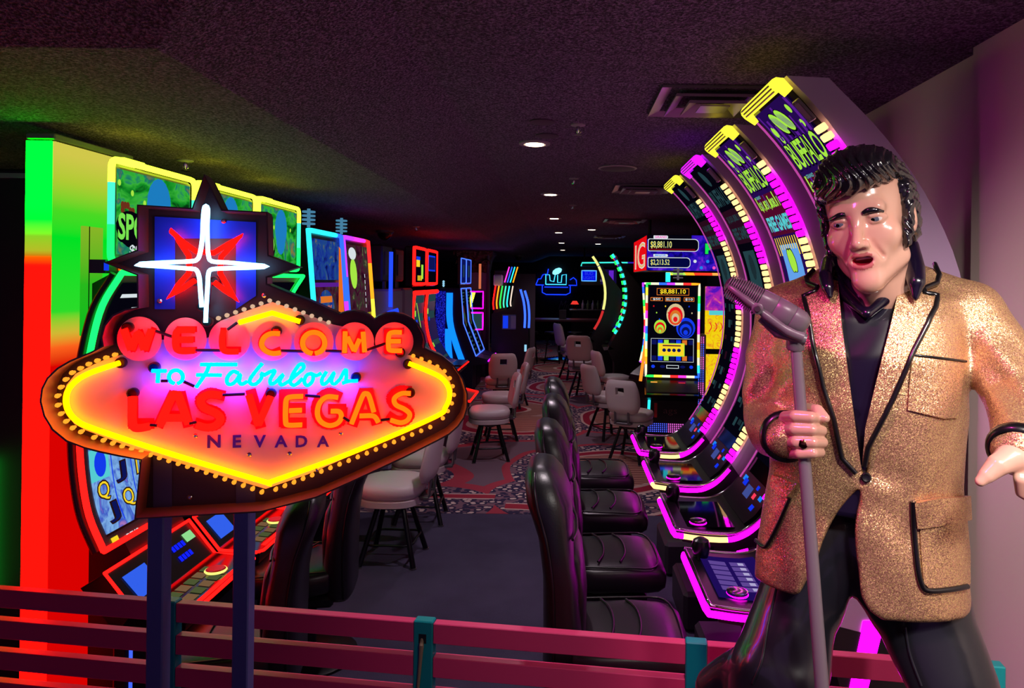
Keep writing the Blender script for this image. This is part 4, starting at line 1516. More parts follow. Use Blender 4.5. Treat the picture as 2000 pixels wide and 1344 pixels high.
left_machine('nearest left slot machine, lime framed topper, red neon panel partly behind the sign', 2.88)
left_machine('second left slot machine, its lime framed topper right of the star spike', 3.50)
left_machine('third left slot machine, mostly hidden behind the welcome sign', 4.12)

# dark unit and lit scraps at the very left edge
t = thing('slot_machine', 'dark slot machine at the left edge beyond the green column, yellow top strip', 'slot machine', (-2.30, 3.05, 0))
b = MB(); b.box((0, 0, 1.09), (.30, .30, 2.18), bev=.01); b.build('cabinet', BLACKM, t)
b = MB(); b.box((0, -.155, 2.15), (.28, .012, .02)); b.build('top_trim', P('edge_silver', (150, 160, 150), .3, .6), t)
b = MB(); b.tube([(-.02, -.165, 1.0), (-.02, -.165, .45)], .02, 8); b.build('side_light', NG, t)
t = thing('slot_machine', 'slot machine cut by the left picture edge, green lit screen box', 'slot machine', (-2.86, 3.3, 0))
b = MB(); b.box((0, 0, .9), (.45, .35, 1.8), bev=.01); b.build('cabinet', BLACKM, t)
b = MB(); b.box((.05, -.18, 1.79), (.42, .02, .20), bev=.008); b.build('screen_box', E('box_green', (10, 120, 60), .8), t)
b = MB(); b.box((.05, -.192, 1.80), (.34, .01, .12)); b.build('screen', E('box_green2', (14, 150, 80), .9), t)
b = MB(); b.box((.12, -.192, 1.70), (.10, .008, .03)); b.build('credit_meter', SCRBL, t)
b = MB(); b.tube([(-.2, -.18, 2.13), (.25, -.18, 2.13)], .025, 8); b.build('top_light', LIME, t)
b = MB(); b.box((0, 0, 1.96), (.06, .06, .36)); b.build('mast', BLACKM, t)
# ------------------------------------------------------------------ upright machines: one builder, several looks
def rb(i, n=8): return RAIN[i % n]


def frame_tube(b, pts, r_, cols, per=.06):
    """closed light tube whose colour runs along it; returns material list"""
    out = []
    for i in range(len(pts)):
        p, q = Vector(pts[i]), Vector(pts[(i + 1) % len(pts)])
        k = max(1, int((q - p).length / per))
        out += [p.lerp(q, j / k) for j in range(k)]
    um = list(dict.fromkeys(cols))
    ms = [um.index(cols[int(i * len(cols) / len(out))]) for i in range(len(out))]
    b.tube(out, r_, 7, m=ms, closed=True)
    return um


def candle(b, x, y, z, m=0, n=4, r_=.045):
    for k in range(n):
        b.lathe([(r_, 0), (r_, .012)], (x, y, z + .028 * k), 14, m=m)
    b.lathe([(.012, -.02), (.012, .028 * n)], (x, y, z), 8, m=m)


# rainbow framed pair behind the sign
SEA = glow_screen('pair_picture_blue', [(.3, (10, 20, 90)), (.45, (30, 60, 170)), (.6, (40, 90, 150)), (.7, (150, 130, 70))], 9, .7)
DUSK = glow_screen('pair_picture_dusk', [(.3, (40, 10, 30)), (.48, (90, 34, 60)), (.6, (60, 60, 50)), (.7, (130, 140, 90))], 8, .6)


def rainbow_machine(label, y, cols, pic, alt):
    t = thing('slot_machine', label, 'slot machine', (-1.70, y, 0), 0, 'rainbow framed upright slot machines')
    HW = .36
    b = MB(); side_solid(b, [(-.02, 2.09), (.06, 1.15), (.16, .95), (.42, .80), (.42, .72), (.22, .66), (.12, .45), (.12, 0), (-.5, 0), (-.5, 1.9), (-.30, 2.09)], -HW + .01, HW - .01); b.build('cabinet', BLACK, t)
    sf = Surf([(-.015, 2.07), (.065, 1.15)])
    b = MB()
    y0, y1 = -HW + .05, HW - .05
    h = .006
    if alt == 0:
        sf.rect(b, y0, y1, .05, .33, h, 0)
        sf.rect(b, y0, y1, .35, .38, h, 1)
        sf.rect(b, y0, y1, .38, .64, h, 5)
        sf.disc(b, -.08, .52, .16, .12, h + .001, 0)
        sf.rect(b, -.20, .04, .445, .49, h + .002, 2)
        sf.text(b, 'LINK', -.08, .555, .22, .09, h + .002, 2, .03)
        sf.add = None
        b.add([sf.pt(y1 - .16, .62, h + .002), sf.pt(y1 - .02, .62, h + .002), sf.pt(y1 + .01, .10, h + .002), sf.pt(y1 - .03, .08, h + .002)], [(0, 1, 2, 3)], 3)
        sf.disc(b, y1 - .11, .67, .09, .09, h + .003, 4)
    else:
        sf.rect(b, y0, y1, .05, .60, h, 5)
        sf.disc(b, -.13, .28, .09, .12, h + .001, 7)
        sf.disc(b, -.13, .12, .10, .05, h + .001, 6)
        for k in range(6):
            sf.rect(b, .17 - .004 * k, .185 - .004 * k, .28 + .05 * k, .31 + .05 * k, h + .001, 6)
    for k in range(2):
        yy = -.15 + .28 * k
        sf.rect(b, yy - .13, yy + .13, .66, .78, h, 6 if alt == 0 else 4)
        sf.rect(b, yy - .115, yy + .115, .68, .76, h + .001, 8)
        sf.text(b, '$1,131.20' if k == 0 else '$552.77', yy, .72, .20, .055, h + .002, 4 if alt else 2, .02)
        sf.rect(b, yy - .06, yy + .06, .82, .89, h + .001, 6)
        sf.rect(b, yy - .05, yy + .05, .83, .88, h + .002, 8)
    b.build('screen_picture', [SEA, SCRV, SCRO, E('pic_flame', (236, 110, 30), .95, light=False), SCRY, DUSK, SCRW, SCRG, SCRK], t)
    b = MB()
    um = frame_tube(b, [sf.pt(-HW + .012, sf.len, .01), sf.pt(-HW + .012, 0, .01), sf.pt(HW - .012, 0, .01), sf.pt(HW - .012, sf.len, .01)], .017, cols)
    b.build('frame_light', um, t, sharp=60)
    dk = Surf([(.10, 1.08), (.16, .96), (.42, .81)])
    b = MB(); dk.rect(b, -HW + .04, HW - .04, .12, .40, .003, 0); b.build('button_panel', [P('deck_gloss', (10, 9, 11), .08, spec=.6)], t)
    b = MB(); b.tube([(.425, -HW + .01, .80), (.425, HW - .01, .80)], .008, 6); b.build('deck_light', [NG if alt == 0 else RAIN[5]], t, sharp=60)
    b = MB(); candle(b, -.12, -.02, 2.13); b.build('signal_candle', E('candle_glow', (90, 160, 200), .6, light=False), t)
    return t


rr_ = RAIN
rainbow_machine('upright slot machine framed in mint, cyan and blue light right of the star', 5.08, [rr_[3], rr_[4], rr_[4], rr_[4], rr_[4], rr_[5], rr_[5], rr_[6], rr_[6], rr_[6], rr_[6]], SEA, 0)
rainbow_machine('upright slot machine framed in violet, pink and yellow light beyond the mint framed one', 5.82, [rr_[5], rr_[5], rr_[6], rr_[6], rr_[7], rr_[0], rr_[1], rr_[2], rr_[2], rr_[2], rr_[3]], DUSK, 1)
t = thing('slot_machine', 'dark slot machine left of the mint framed one, thin lit candle on top', 'slot machine', (-1.78, 4.57, 0))
b = MB(); side_solid(b, [(-.02, 1.92), (.02, 1.1), (.3, .82), (.3, .7), (.1, .5), (.1, 0), (-.5, 0), (-.5, 1.92)], -.13, .13); b.build('cabinet', P('cabinet_dusk', (44, 40, 62), .4), t)
b = MB(); candle(b, -.1, .05, 1.96); b.build('signal_candle', E('candle_white', (150, 210, 240), 1.0, light=False), t)
b = MB(); b.box((-.005, 0, 1.55), (.012, .20, .62)); b.build('screen', P('screen_off', (34, 30, 46), .12), t)

# machines with their grey backs to the picture, a blue strip on the nearest
for i, (y, lb) in enumerate(((6.75, 'grey backed slot machine with a blue light strip, right of the rainbow pair'), (7.55, 'second grey backed slot machine, left of the red framed one'))):
    t = thing('slot_machine', lb, 'slot machine', (-1.62 - .07 * i, y, 0), 0)
    b = MB(); b.box((-.09, 0, .83), (.26, .42, 1.66), bev=.02); b.build('cabinet', P('cabinet_slate', (150, 148, 176), .5), t)
    b = MB(); b.box((-.14, 0, 1.90), (.16, .38, .34), bev=.015); b.build('topper_back', P('topper_dusk', (40, 36, 60), .5), t)
    b = MB(); b.box((-.055, 0, 1.90), (.008, .22, .22)); b.build('rear_grille', P('rear_grille', (66, 66, 92), .5), t)
    b = MB(); b.tube([(-.10, 0, 1.65), (-.10, 0, 1.74)], .03, 8); b.build('topper_neck', BLACK, t)
    if i == 0:
        b = MB(); b.tube([(.03, -.235, 2.0), (.03, -.235, 1.55), (.03, -.235, 1.50)], .018, 8); b.build('upper_strip', E('strip_blue', (.01, .04, 1), 2.0, raw=True), t, sharp=60)
        b = MB(); b.tube([(.10, -.235, 1.47), (.02, -.235, 1.45), (.0, -.235, 1.2), (.01, -.235, .9)], .022, 8); b.build('lower_strip', E('strip_blue', (.01, .04, 1), 2.0, raw=True), t, sharp=60)

# red framed pair
for i, (y, lb) in enumerate(((8.45, 'red framed slot machine with small yellow picture, right of the sign'), (9.20, 'red framed slot machine with blue picture, beyond its red neighbour'))):
    t = thing('slot_machine', lb, 'slot machine', (-1.72, y, 0), 0, 'red framed slot machines')
    HW = .34
    b = MB(); side_solid(b, [(.0, 1.62), (-.02, 1.3), (.05, .95), (.20, .72), (.42, .66), (.42, .6), (.2, .5), (.12, 0), (-.4, 0), (-.4, 1.62)], -HW + .02, HW - .02); b.build('cabinet', BLACK, t)
    b = MB(); b.box((-.06, 0, 1.90), (.10, HW * 2 - .03, .46), bev=.012); b.build('topper_case', BLACK, t)
    sf = Surf([(.0, 2.12), (.0, 1.70)])
    b = MB()
    sf.rect(b, -HW + .03, HW - .03, .02, .40, .002, 0)
    if i == 0:
        sf.rect(b, -.22, .0, .10, .14, .003, 1); sf.rect(b, -.22, -.02, .14, .22, .003, 2); sf.rect(b, .06, .18, .19, .36, .003, 3)
        for k in range(3): sf.rect(b, -.14 + .09 * k, -.08 + .09 * k, .32, .38, .003, 2)
    else:
        sf.rect(b, -.24, .22, .06, .26, .003, 1); sf.rect(b, -.22, .20, .08, .24, .004, 4)
    b.build('topper_picture', [SCRK, SCRBL, SCRY, SCRG, SCRN], t)
    b = MB(); frame_tube(b, [sf.pt(-HW + .01, .42, .0), sf.pt(-HW + .01, -.02, .0), sf.pt(HW - .01, -.02, .0), sf.pt(HW - .01, .42, .0)], .018, [NR]); b.build('topper_neon', NR, t, sharp=60)
    cs = Surf([(p.x, p.z) for p in smooth([Vector((a, 0, c)) for a, c in ((.0, 1.60), (-.02, 1.3), (.05, .95), (.20, .72))], 4)])
    b = MB()
    cs.rect(b, -HW + .06, HW - .05, .04, cs.len - .04, .004, 0)
    for k in range(7):
        cs.rect(b, -.25 + .06 * (k % 4), -.2 + .07 * (k % 4), .10 + .11 * k, .17 + .11 * k, .006, 1 + k % 4)
    if i == 0:
        b.add([cs.pt(-.16, .12, .008), cs.pt(-.13, .12, .008), cs.pt(.06, .62, .008), cs.pt(.03, .62, .008)], [(0, 1, 2, 3)], 2)
    b.build('screen_picture', [SCRT, SCRO, SCRG, SCRBL, SCRM], t)
    b = MB(); b.tube([cs.pt(-HW + .01, cs.len * k / 14, .01) for k in range(15)], .017, 7); b.build('left_strip', NR, t, sharp=60)
    b = MB(); b.tube([cs.pt(-HW + .01, 0, .01), cs.pt(HW - .01, 0, .01)], .026, 8); b.build('head_light', NR, t, sharp=60)
    b = MB()
    b.box((.36, 0, .685), (.16, HW * 1.7, .02)); b.tube([(.44, -HW + .02, .67), (.44, HW - .02, .67)], .01, 6, m=1); b.build('button_deck', [BLACK, NR], t)

# the red deck seen right of the sign edge
t = thing('slot_machine', 'low slot machine deck with red light line in front of the red lit stool', 'slot machine', (-1.26, 7.10, 0))
b = MB(); b.box((-.10, 0, .30), (.36, .56, .60), bev=.02); b.build('cabinet', P('cabinet_navy', (20, 22, 60), .45), t)
b = MB(); side_solid(b, [(-.1, .78), (.1, .66), (.36, .60), (.36, .55), (.05, .55), (-.1, .6)], -.30, .30); b.build('button_deck', BLACK, t)
b = MB(); b.tube([(.1, -.30, .665), (.365, -.30, .60), (.365, .30, .60), (.1, .30, .665)], .011, 7); b.build('deck_light', NR, t, sharp=60)
b = MB(); b.lathe([(.03, 0), (.035, .03), (.02, .10), (.03, .12)], (.22, .1, .62), 12); b.build('round_knob', BLACK, t)
b = MB(); b.box((.15, -.12, .668), (.05, .12, .01)); b.build('red_key', E('panel_red', (250, 30, 50), 1.1, light=False), t)

# blue framed pair with broad blue light bars
BAR = E('bar_azure', (.004, .20, 1.0), 1.5, raw=True)
SPK = glow_screen('blue_sparkle', [(.42, (4, 4, 40)), (.5, (14, 16, 150)), (.6, (30, 40, 230)), (.72, (90, 110, 255))], 60, .8)
for i, (y, lb) in enumerate(((11.6, 'blue framed curved slot machine with broad azure light bars on its side'), (12.2, 'second blue framed curved slot machine, beside the ornate column'))):
    t = thing('slot_machine', lb, 'slot machine', (-1.66, y, 0), 0, 'blue framed curved slot machines')
    HW = .29
    curve = smooth([Vector((a, 0, c)) for a, c in ((.0, 1.62), (.0, 1.35), (.05, 1.05), (.14, .78), (.25, .55))], 4)
    b = MB(); side_solid(b, [(p.x - .005, p.z) for p in curve] + [(.45, .50), (.45, .44), (.2, .40), (.2, 0), (-.4, 0), (-.4, 1.62)], -HW + .02, HW - .02); b.build('cabinet', P('cabinet_navy', (20, 22, 60), .45), t)
    cs = Surf([(p.x, p.z) for p in curve])
    b = MB()
    cs.rect(b, -HW + .04, HW - .04, .03, cs.len - .03, .004, 0)
    for k in range(4): cs.rect(b, -.12, .12, .06 + .05 * k, .085 + .05 * k, .006, 1)
    cs.disc(b, 0, .45, .10, .18, .006, 2); cs.disc(b, 0, .50, .07, .12, .007, 3)
    for k in range(5): cs.rect(b, -.14, .14, .72 + .07 * k, .75 + .07 * k, .006, 1)
    b.build('screen_picture', [SCRK, SCRT, E('pic_wine', (96, 50, 56), .6, light=False), E('pic_moss', (40, 110, 70), .6, light=False)], t)
    b = MB(); frame_tube(b, [cs.pt(-HW + .01, cs.len, .008), cs.pt(-HW + .01, cs.len * .5, .008), cs.pt(-HW + .01, 0, .008), cs.pt(HW - .01, 0, .008), cs.pt(HW - .01, cs.len * .5, .008), cs.pt(HW - .01, cs.len, .008)], .009, [RAIN[5]]); b.build('frame_light', E('frame_periwinkle', (.06, .16, 1), 1.6, raw=True), t, sharp=60)
    b = MB(); b.box((-.03, 0, 1.90), (.06, HW * 2 - .02, .44), bev=.01); b.build('topper_case', BLACK, t)
    sf = Surf([(.002, 2.10), (.002, 1.70)])
    b = MB(); sf.rect(b, -HW + .04, HW - .04, .02, .38, .003, 0); sf.rect(b, -.05, .08, .10, .30, .004, 1); b.build('topper_picture', [SCRN, SCRT], t)
    b = MB(); frame_tube(b, [sf.pt(-HW + .01, .40, .004), sf.pt(-HW + .01, 0, .004), sf.pt(HW - .01, 0, .004), sf.pt(HW - .01, .40, .004)], .008, [RAIN[5]]); b.build('topper_neon', E('frame_periwinkle', (.06, .16, 1), 1.6, raw=True), t, sharp=60)
    if i == 0:
        for nm, pts in (('light_bar', ((-.17, 1.55), (-.16, 1.1), (-.06, .74), (.03, .50))), ('lower_light_bar', ((-.20, .98), (-.17, .6), (-.12, .22)))):
            q = smooth([Vector((a, -HW - .005, c)) for a, c in pts], 4)
            b = MB(); b.strip([p + Vector((-.05, 0, 0)) for p in q], [p + Vector((.05, 0, 0)) for p in q]); b.strip([p + Vector((-.05, .012, 0)) for p in q], [p + Vector((.05, .012, 0)) for p in q]); b.build(nm, BAR, t)
        b = MB(); b.box((-.31, -HW - .002, .95), (.15, .012, 1.25)); b.build('sparkle_panel', SPK, t)
        b = MB(); candle(b, -.30, -.1, 1.66, n=3, r_=.02); b.build('signal_candle', E('candle_white', (150, 210, 240), 1.0, light=False), t)
    b = MB(); b.tube([(.455, -HW, .48), (.455, HW, .48)], .012, 6); b.build('deck_light', MAG2, t, sharp=60)

# ornate column, machines round it
t = thing('ornate_column', 'square lilac column with carved gilded capital under the lower ceiling', 'column', (-1.72, 13.6, 0))
b = MB(); b.box((0, 0, .96), (.52, .52, 1.92), bev=.01); b.build('shaft', P('column_lilac', (150, 126, 152), .6), t)
gold = P('capital_bronze', (112, 78, 62), .5, .3)
nt = NT(gold)
vv = nt.voro(nt.coord(), 14); nt.bump(vv.outputs[0], 1.0, .05)
b = MB(); b.box((0, 0, 2.26), (.74, .74, .08), bev=.01); b.build('abacus', gold, t)
b = MB()
rings = [((0, 0, 1.90), .27, .27, (1, 0, 0), (0, 1, 0)), ((0, 0, 1.98), .29, .29, (1, 0, 0), (0, 1, 0)), ((0, 0, 2.12), .31, .31, (1, 0, 0), (0, 1, 0)), ((0, 0, 2.22), .36, .36, (1, 0, 0), (0, 1, 0))]
loftbox(b, rings, p=6); b.build('bell', gold, t)
for sx in (-1, 1):
    b = MB()
    sp_ = [(sx * (.22 + .10 * math.exp(-.16 * k) * math.cos(k * .55)), -.36, 2.06 + .10 * math.exp(-.16 * k) * math.sin(k * .55)) for k in range(22)]
    b.tube(sp_, .022, 6); b.build('scroll', gold, t, sharp=70)
for k in range(5):
    b = MB()
    xx = -.22 + .11 * k
    b.tube(smooth([(xx, -.30, 1.90), (xx * 1.05, -.34, 2.0), (xx * 1.1, -.38, 2.05), (xx * 1.1, -.36, 2.03)], 3), [.03] * 3 + [.026] * 3 + [.02] * 3 + [.012], 6); b.build('carved_leaf', gold, t, sharp=70)
b = MB(); b.tube([(.28, -.32, 0), (.28, -.32, 2.24)], .03, 8); b.build('corner_pipe', P('pipe_mauve', (112, 94, 110), .4, .3), t)

t = thing('slot_machine', 'pink framed slot machine with two small screens in front of the ornate column', 'slot machine', (-1.74, 12.85, 0), R(-80))
b = MB(); b.box((-.14, 0, .60), (.22, .50, 1.20), bev=.01); b.build('cabinet', P('cabinet_wine', (40, 16, 44), .4), t)
for k, (zc, hh, nm) in enumerate(((1.40, .30, 'upper_screen'), (1.02, .30, 'lower_screen'))):
    b = MB(); b.box((-.02, 0, zc), (.03, .54, hh + .04), bev=.01); b.build(nm + '_case', BLACK, t)
    sf = Surf([(.0, zc + hh / 2), (.0, zc - hh / 2)])
    b = MB(); sf.rect(b, -.25, .25, .01, hh - .01, .002, 0)
    if k == 0: b.add([sf.pt(-.02, hh - .02, .004), sf.pt(.05, hh - .02, .004), sf.pt(.12, .02, .004), sf.pt(.05, .02, .004)], [(0, 1, 2, 3)], 1)
    else: sf.rect(b, -.16, -.08, .08, .16, .004, 2)
    b.build(nm, [SCRK if k == 0 else SCRT, NGY, P('note_paper', (200, 190, 180), .7)], t)
    b = MB(); frame_tube(b, [sf.pt(-.26, hh, .003), sf.pt(-.26, 0, .003), sf.pt(.26, 0, .003), sf.pt(.26, hh, .003)], .011, [RAIN[7]]); b.build('frame_light', MAG, t, sharp=60)
b = MB(); b.tube([(.0, .20, 2.05), (.0, .20, 1.60)], .022, 6, m=0); b.build('signal_pole', E('pole_copper', (230, 120, 80), .8, light=False), t)

# black cabinet island with curved strips in front of a mauve wall piece
t = thing('machine_island', 'tall black cabinet island with red, green and teal curved strips beside the aisle', 'cabinet', (-.97, 12.98, 0))
b = MB(); b.prism([(-.34, -.25, 0), (.30, -.25, 0), (.32, -.25, .70), (.30, -.25, 1.40), (.12, -.25, 1.62), (-.02, -.25, 1.26), (-.34, -.25, 1.16)], [(-.34, .35, 0), (.30, .35, 0), (.32, .35, .70), (.30, .35, 1.40), (.12, .35, 1.62), (-.02, .35, 1.26), (-.34, .35, 1.16)]); b.build('cabinet', P('island_black', (13, 12, 18), .4), t)
b = MB(); b.box((-.20, .10, 1.55), (.26, .3, .80), bev=.02); b.build('tower', P('island_black', (13, 12, 18), .4), t)
for k, m_ in enumerate((NR, RAIN[1], RAIN[3], NC, RAIN[4], E('strip_cream', (1, .8, .65), 1.0, raw=True))):
    x0 = -.30 + .062 * k
    q = smooth([Vector((x0 + a, -.30 - .01 * k, c)) for a, c in ((.03, 1.66), (.005, 1.5), (-.01, 1.36), (.0, 1.24 + .012 * k))], 3)
    b = MB(); b.tube(q, .013, 6); b.build('curved_strip', m_, t, sharp=60)
for k, m_ in enumerate((RAIN[7], RAIN[5], RAIN[4], RAIN[1])):
    x0 = -.14 + .05 * k
    b = MB(); b.tube(smooth([Vector((x0 + .10, -.2, 2.0)), Vector((x0 + .06, -.2, 1.86)), Vector((x0 + .02, -.2, 1.72))], 3), .012, 6); b.build('upper_strip', m_, t, sharp=60)
b = MB(); b.box((-.24, -.10, 1.76), (.16, .2, .20), bev=.02); b.build('white_emblem', P('emblem_white', (220, 214, 216), .5), t)
b = MB(); b.box((-.03, -.262, 1.02), (.24, .02, .26)); b.box((-.09, -.274, 1.02), (.09, .006, .22), 1); b.box((.05, -.274, 1.02), (.09, .006, .22), 2); b.build('notice_board', [P('notice_lilac', (118, 122, 166), .5), SCRBL, P('notice_white', (176, 170, 190), .6)], t)
for k in range(2):
    q = smooth([Vector((.17 + .075 * k + a, -.27, c)) for a, c in ((-.0, 1.60 - .02 * k), (.06, 1.38), (.085, 1.15), (.08, .92))], 3)
    b = MB(); b.tube(q, .022, 6); b.build('blue_strip', E('strip_blue_bright', (.03, .10, 1), 2.2, raw=True), t, sharp=60)
b = MB(); b.box((.27, -.26, .56), (.04, .02, .12)); b.build('side_lamp', E('side_lamp', (150, 210, 240), 1., light=False), t)
b = MB(); b.box((-.86, 14.9, .95), (.46, .10, 1.9)); struct(b, 'wall_mauve', P('wall_mauve_paint', (96, 80, 94), .7))
# ------------------------------------------------------------------ jackpot sign, rainbow framed machine and what lies beyond
t = thing('jackpot_sign', 'hanging jackpot display with two dollar meters and a red side panel', 'display', (1.30, 8.1, 0))
b = MB(); b.box((0, .55, 2.08), (.82, 1.5, .40), bev=.01); b.build('case', BLACK, t)
BLU2 = glow_screen('jackpot_picture', [(.32, (8, 4, 90)), (.46, (30, 12, 180)), (.56, (60, 20, 200)), (.66, (130, 40, 210)), (.74, (20, 60, 240))], 6, .9)
jx0, jx1, jz0, jz1 = -.41, .41, 1.885, 2.275


def fp(x, z, d=0.0): return Vector((x, -.205 - d, z))


def frect(b, x0, x1, z0, z1, d, m=0): b.add([fp(x0, z0, d), fp(x1, z0, d), fp(x1, z1, d), fp(x0, z1, d)], [(0, 1, 2, 3)], m)


def frr(b, x0, x1, z0, z1, r_, d, m=0):
    pts = []
    for cx_, cz_, a0 in ((x1 - r_, z1 - r_, 0), (x0 + r_ * .4, z1 - r_ * .4, 90), (x0 + r_ * .4, z0 + r_ * .4, 180), (x1 - r_, z0 + r_, 270)):
        rr = r_ if a0 in (0, 270) else r_ * .4
        for k in range(6):
            a = R(a0 + 18 * k)
            pts.append(fp(cx_ + rr * math.cos(a), cz_ + rr * math.sin(a), d))
    b.poly(pts, m)


def ftext(b, s_, x, z, wd, ht, d, m=0, bold=.02, depth=None):
    vs, fs, asp = text2d(s_, bold)
    b.add([fp(x + v[0] * wd, z + v[1] * ht, d) for v in vs], fs, m)


b = MB()
frect(b, jx0, jx1, jz0, jz1, .002, 0)
frect(b, jx0, .08, 2.225, jz1, .003, 3)
frr(b, -.40, .16, 2.095, 2.235, .045, .004, 1); frr(b, -.393, .153, 2.102, 2.228, .042, .006, 3)
frect(b, -.38, .12, 2.108, 2.125, .0065, 4)
frr(b, -.40, .07, 1.915, 2.03, .04, .004, 1); frr(b, -.393, .063, 1.922, 2.023, .037, .006, 5)
ftext(b, '$8,881.10', -.255, 2.165, .235, .085, .008, 2, .02); ftext(b, '$8,881.10', -.255, 2.165, .232, .082, .009, 6, .0)
ftext(b, '$2,213.52', -.265, 1.972, .21, .070, .008, 2, .02); ftext(b, '$2,213.52', -.265, 1.972, .207, .067, .009, 6, .0)
frr(b, -.34, -.18, 2.235, 2.27, .015, .005, 1); ftext(b, 'GRAND', -.26, 2.253, .13, .028, .007, 7, .02)
frr(b, -.34, -.18, 2.035, 2.065, .012, .005, 1); ftext(b, 'MAJOR', -.26, 2.05, .12, .024, .007, 8, .02)
ftext(b, 'P', .27, 2.13, .095, .13, .004, 5, .12); ftext(b, 'P', .27, 2.13, .08, .115, .006, 9, .08)
b.add([fp(.32, 2.10, .006), fp(.37, 2.05, .006), fp(.34, 2.14, .006)], [(0, 1, 2)], 10)
for k in range(4):
    b.lathe([(.018, 0), (.018, .002)], fp(.12 + .07 * k, 1.99 - .07 * (k % 2), .003), 12, m=(1, 8, 8, 7)[k], rot=Matrix.Rotation(R(90), 3, 'X'))
b.build('front_display', [BLU2, SCRW, SCRC, SCRK, E('meter_maroon', (120, 8, 24), .8, light=False), E('meter_navy', (4, 10, 70), .8, light=False), SCRY, E('tag_pink', (250, 80, 190), 1, light=False), E('tag_blue', (30, 130, 240), 1, light=False), E('letter_green', (20, 220, 80), 1.1, light=False), SCRR], t)
b = MB()
sp_ = lambda y, z, d=0.0: Vector((-.412 - d, y, z))
def srect(y0, y1, z0, z1, d, m): b.add([sp_(y0, z0, d), sp_(y1, z0, d), sp_(y1, z1, d), sp_(y0, z1, d)], [(0, 1, 2, 3)], m)
srect(-.19, 1.28, 1.885, 2.27, .002, 0)
vs, fs, _ = text2d('IG', .01)
b.add([sp_(.50 - v[0] * 1.15, 2.065 + v[1] * .31, .004) for v in vs], fs, 1)
vs, fs, _ = text2d('IG', -.01)
b.add([sp_(.50 - v[0] * 1.08, 2.065 + v[1] * .29, .005) for v in vs], fs, 2)
b.build('side_display', [E('panel_scarlet', (236, 12, 20), .95), SCRW, E('letter_cream', (240, 190, 120), .9, light=False)], t)
b = MB()
q = [(-.20 + .61 * k / 12) for k in range(13)]
b.strip([fp(x, 1.865, .01) for x in q], [fp(x, 1.835, .01) for x in [(-.17 + .58 * k / 12) for k in range(13)]])
b.m = [0, 1, 1, 1, 2, 2, 3, 3, 3, 3, 4, 4]
b.build('under_bar', [RAIN[2], E('bar_lime', (.45, .9, .12), 1.0, raw=True), RAIN[1], E('bar_red', (1, .05, .02), 1.0, raw=True), E('bar_amber', (1, .45, .08), 1.0, raw=True)], t)
for sx in (-.3, .3):
    b = MB(); b.tube([(sx, .5, 2.27), (sx, .5, CZ)], .02, 8); b.build('hanger', BLACKM, t)


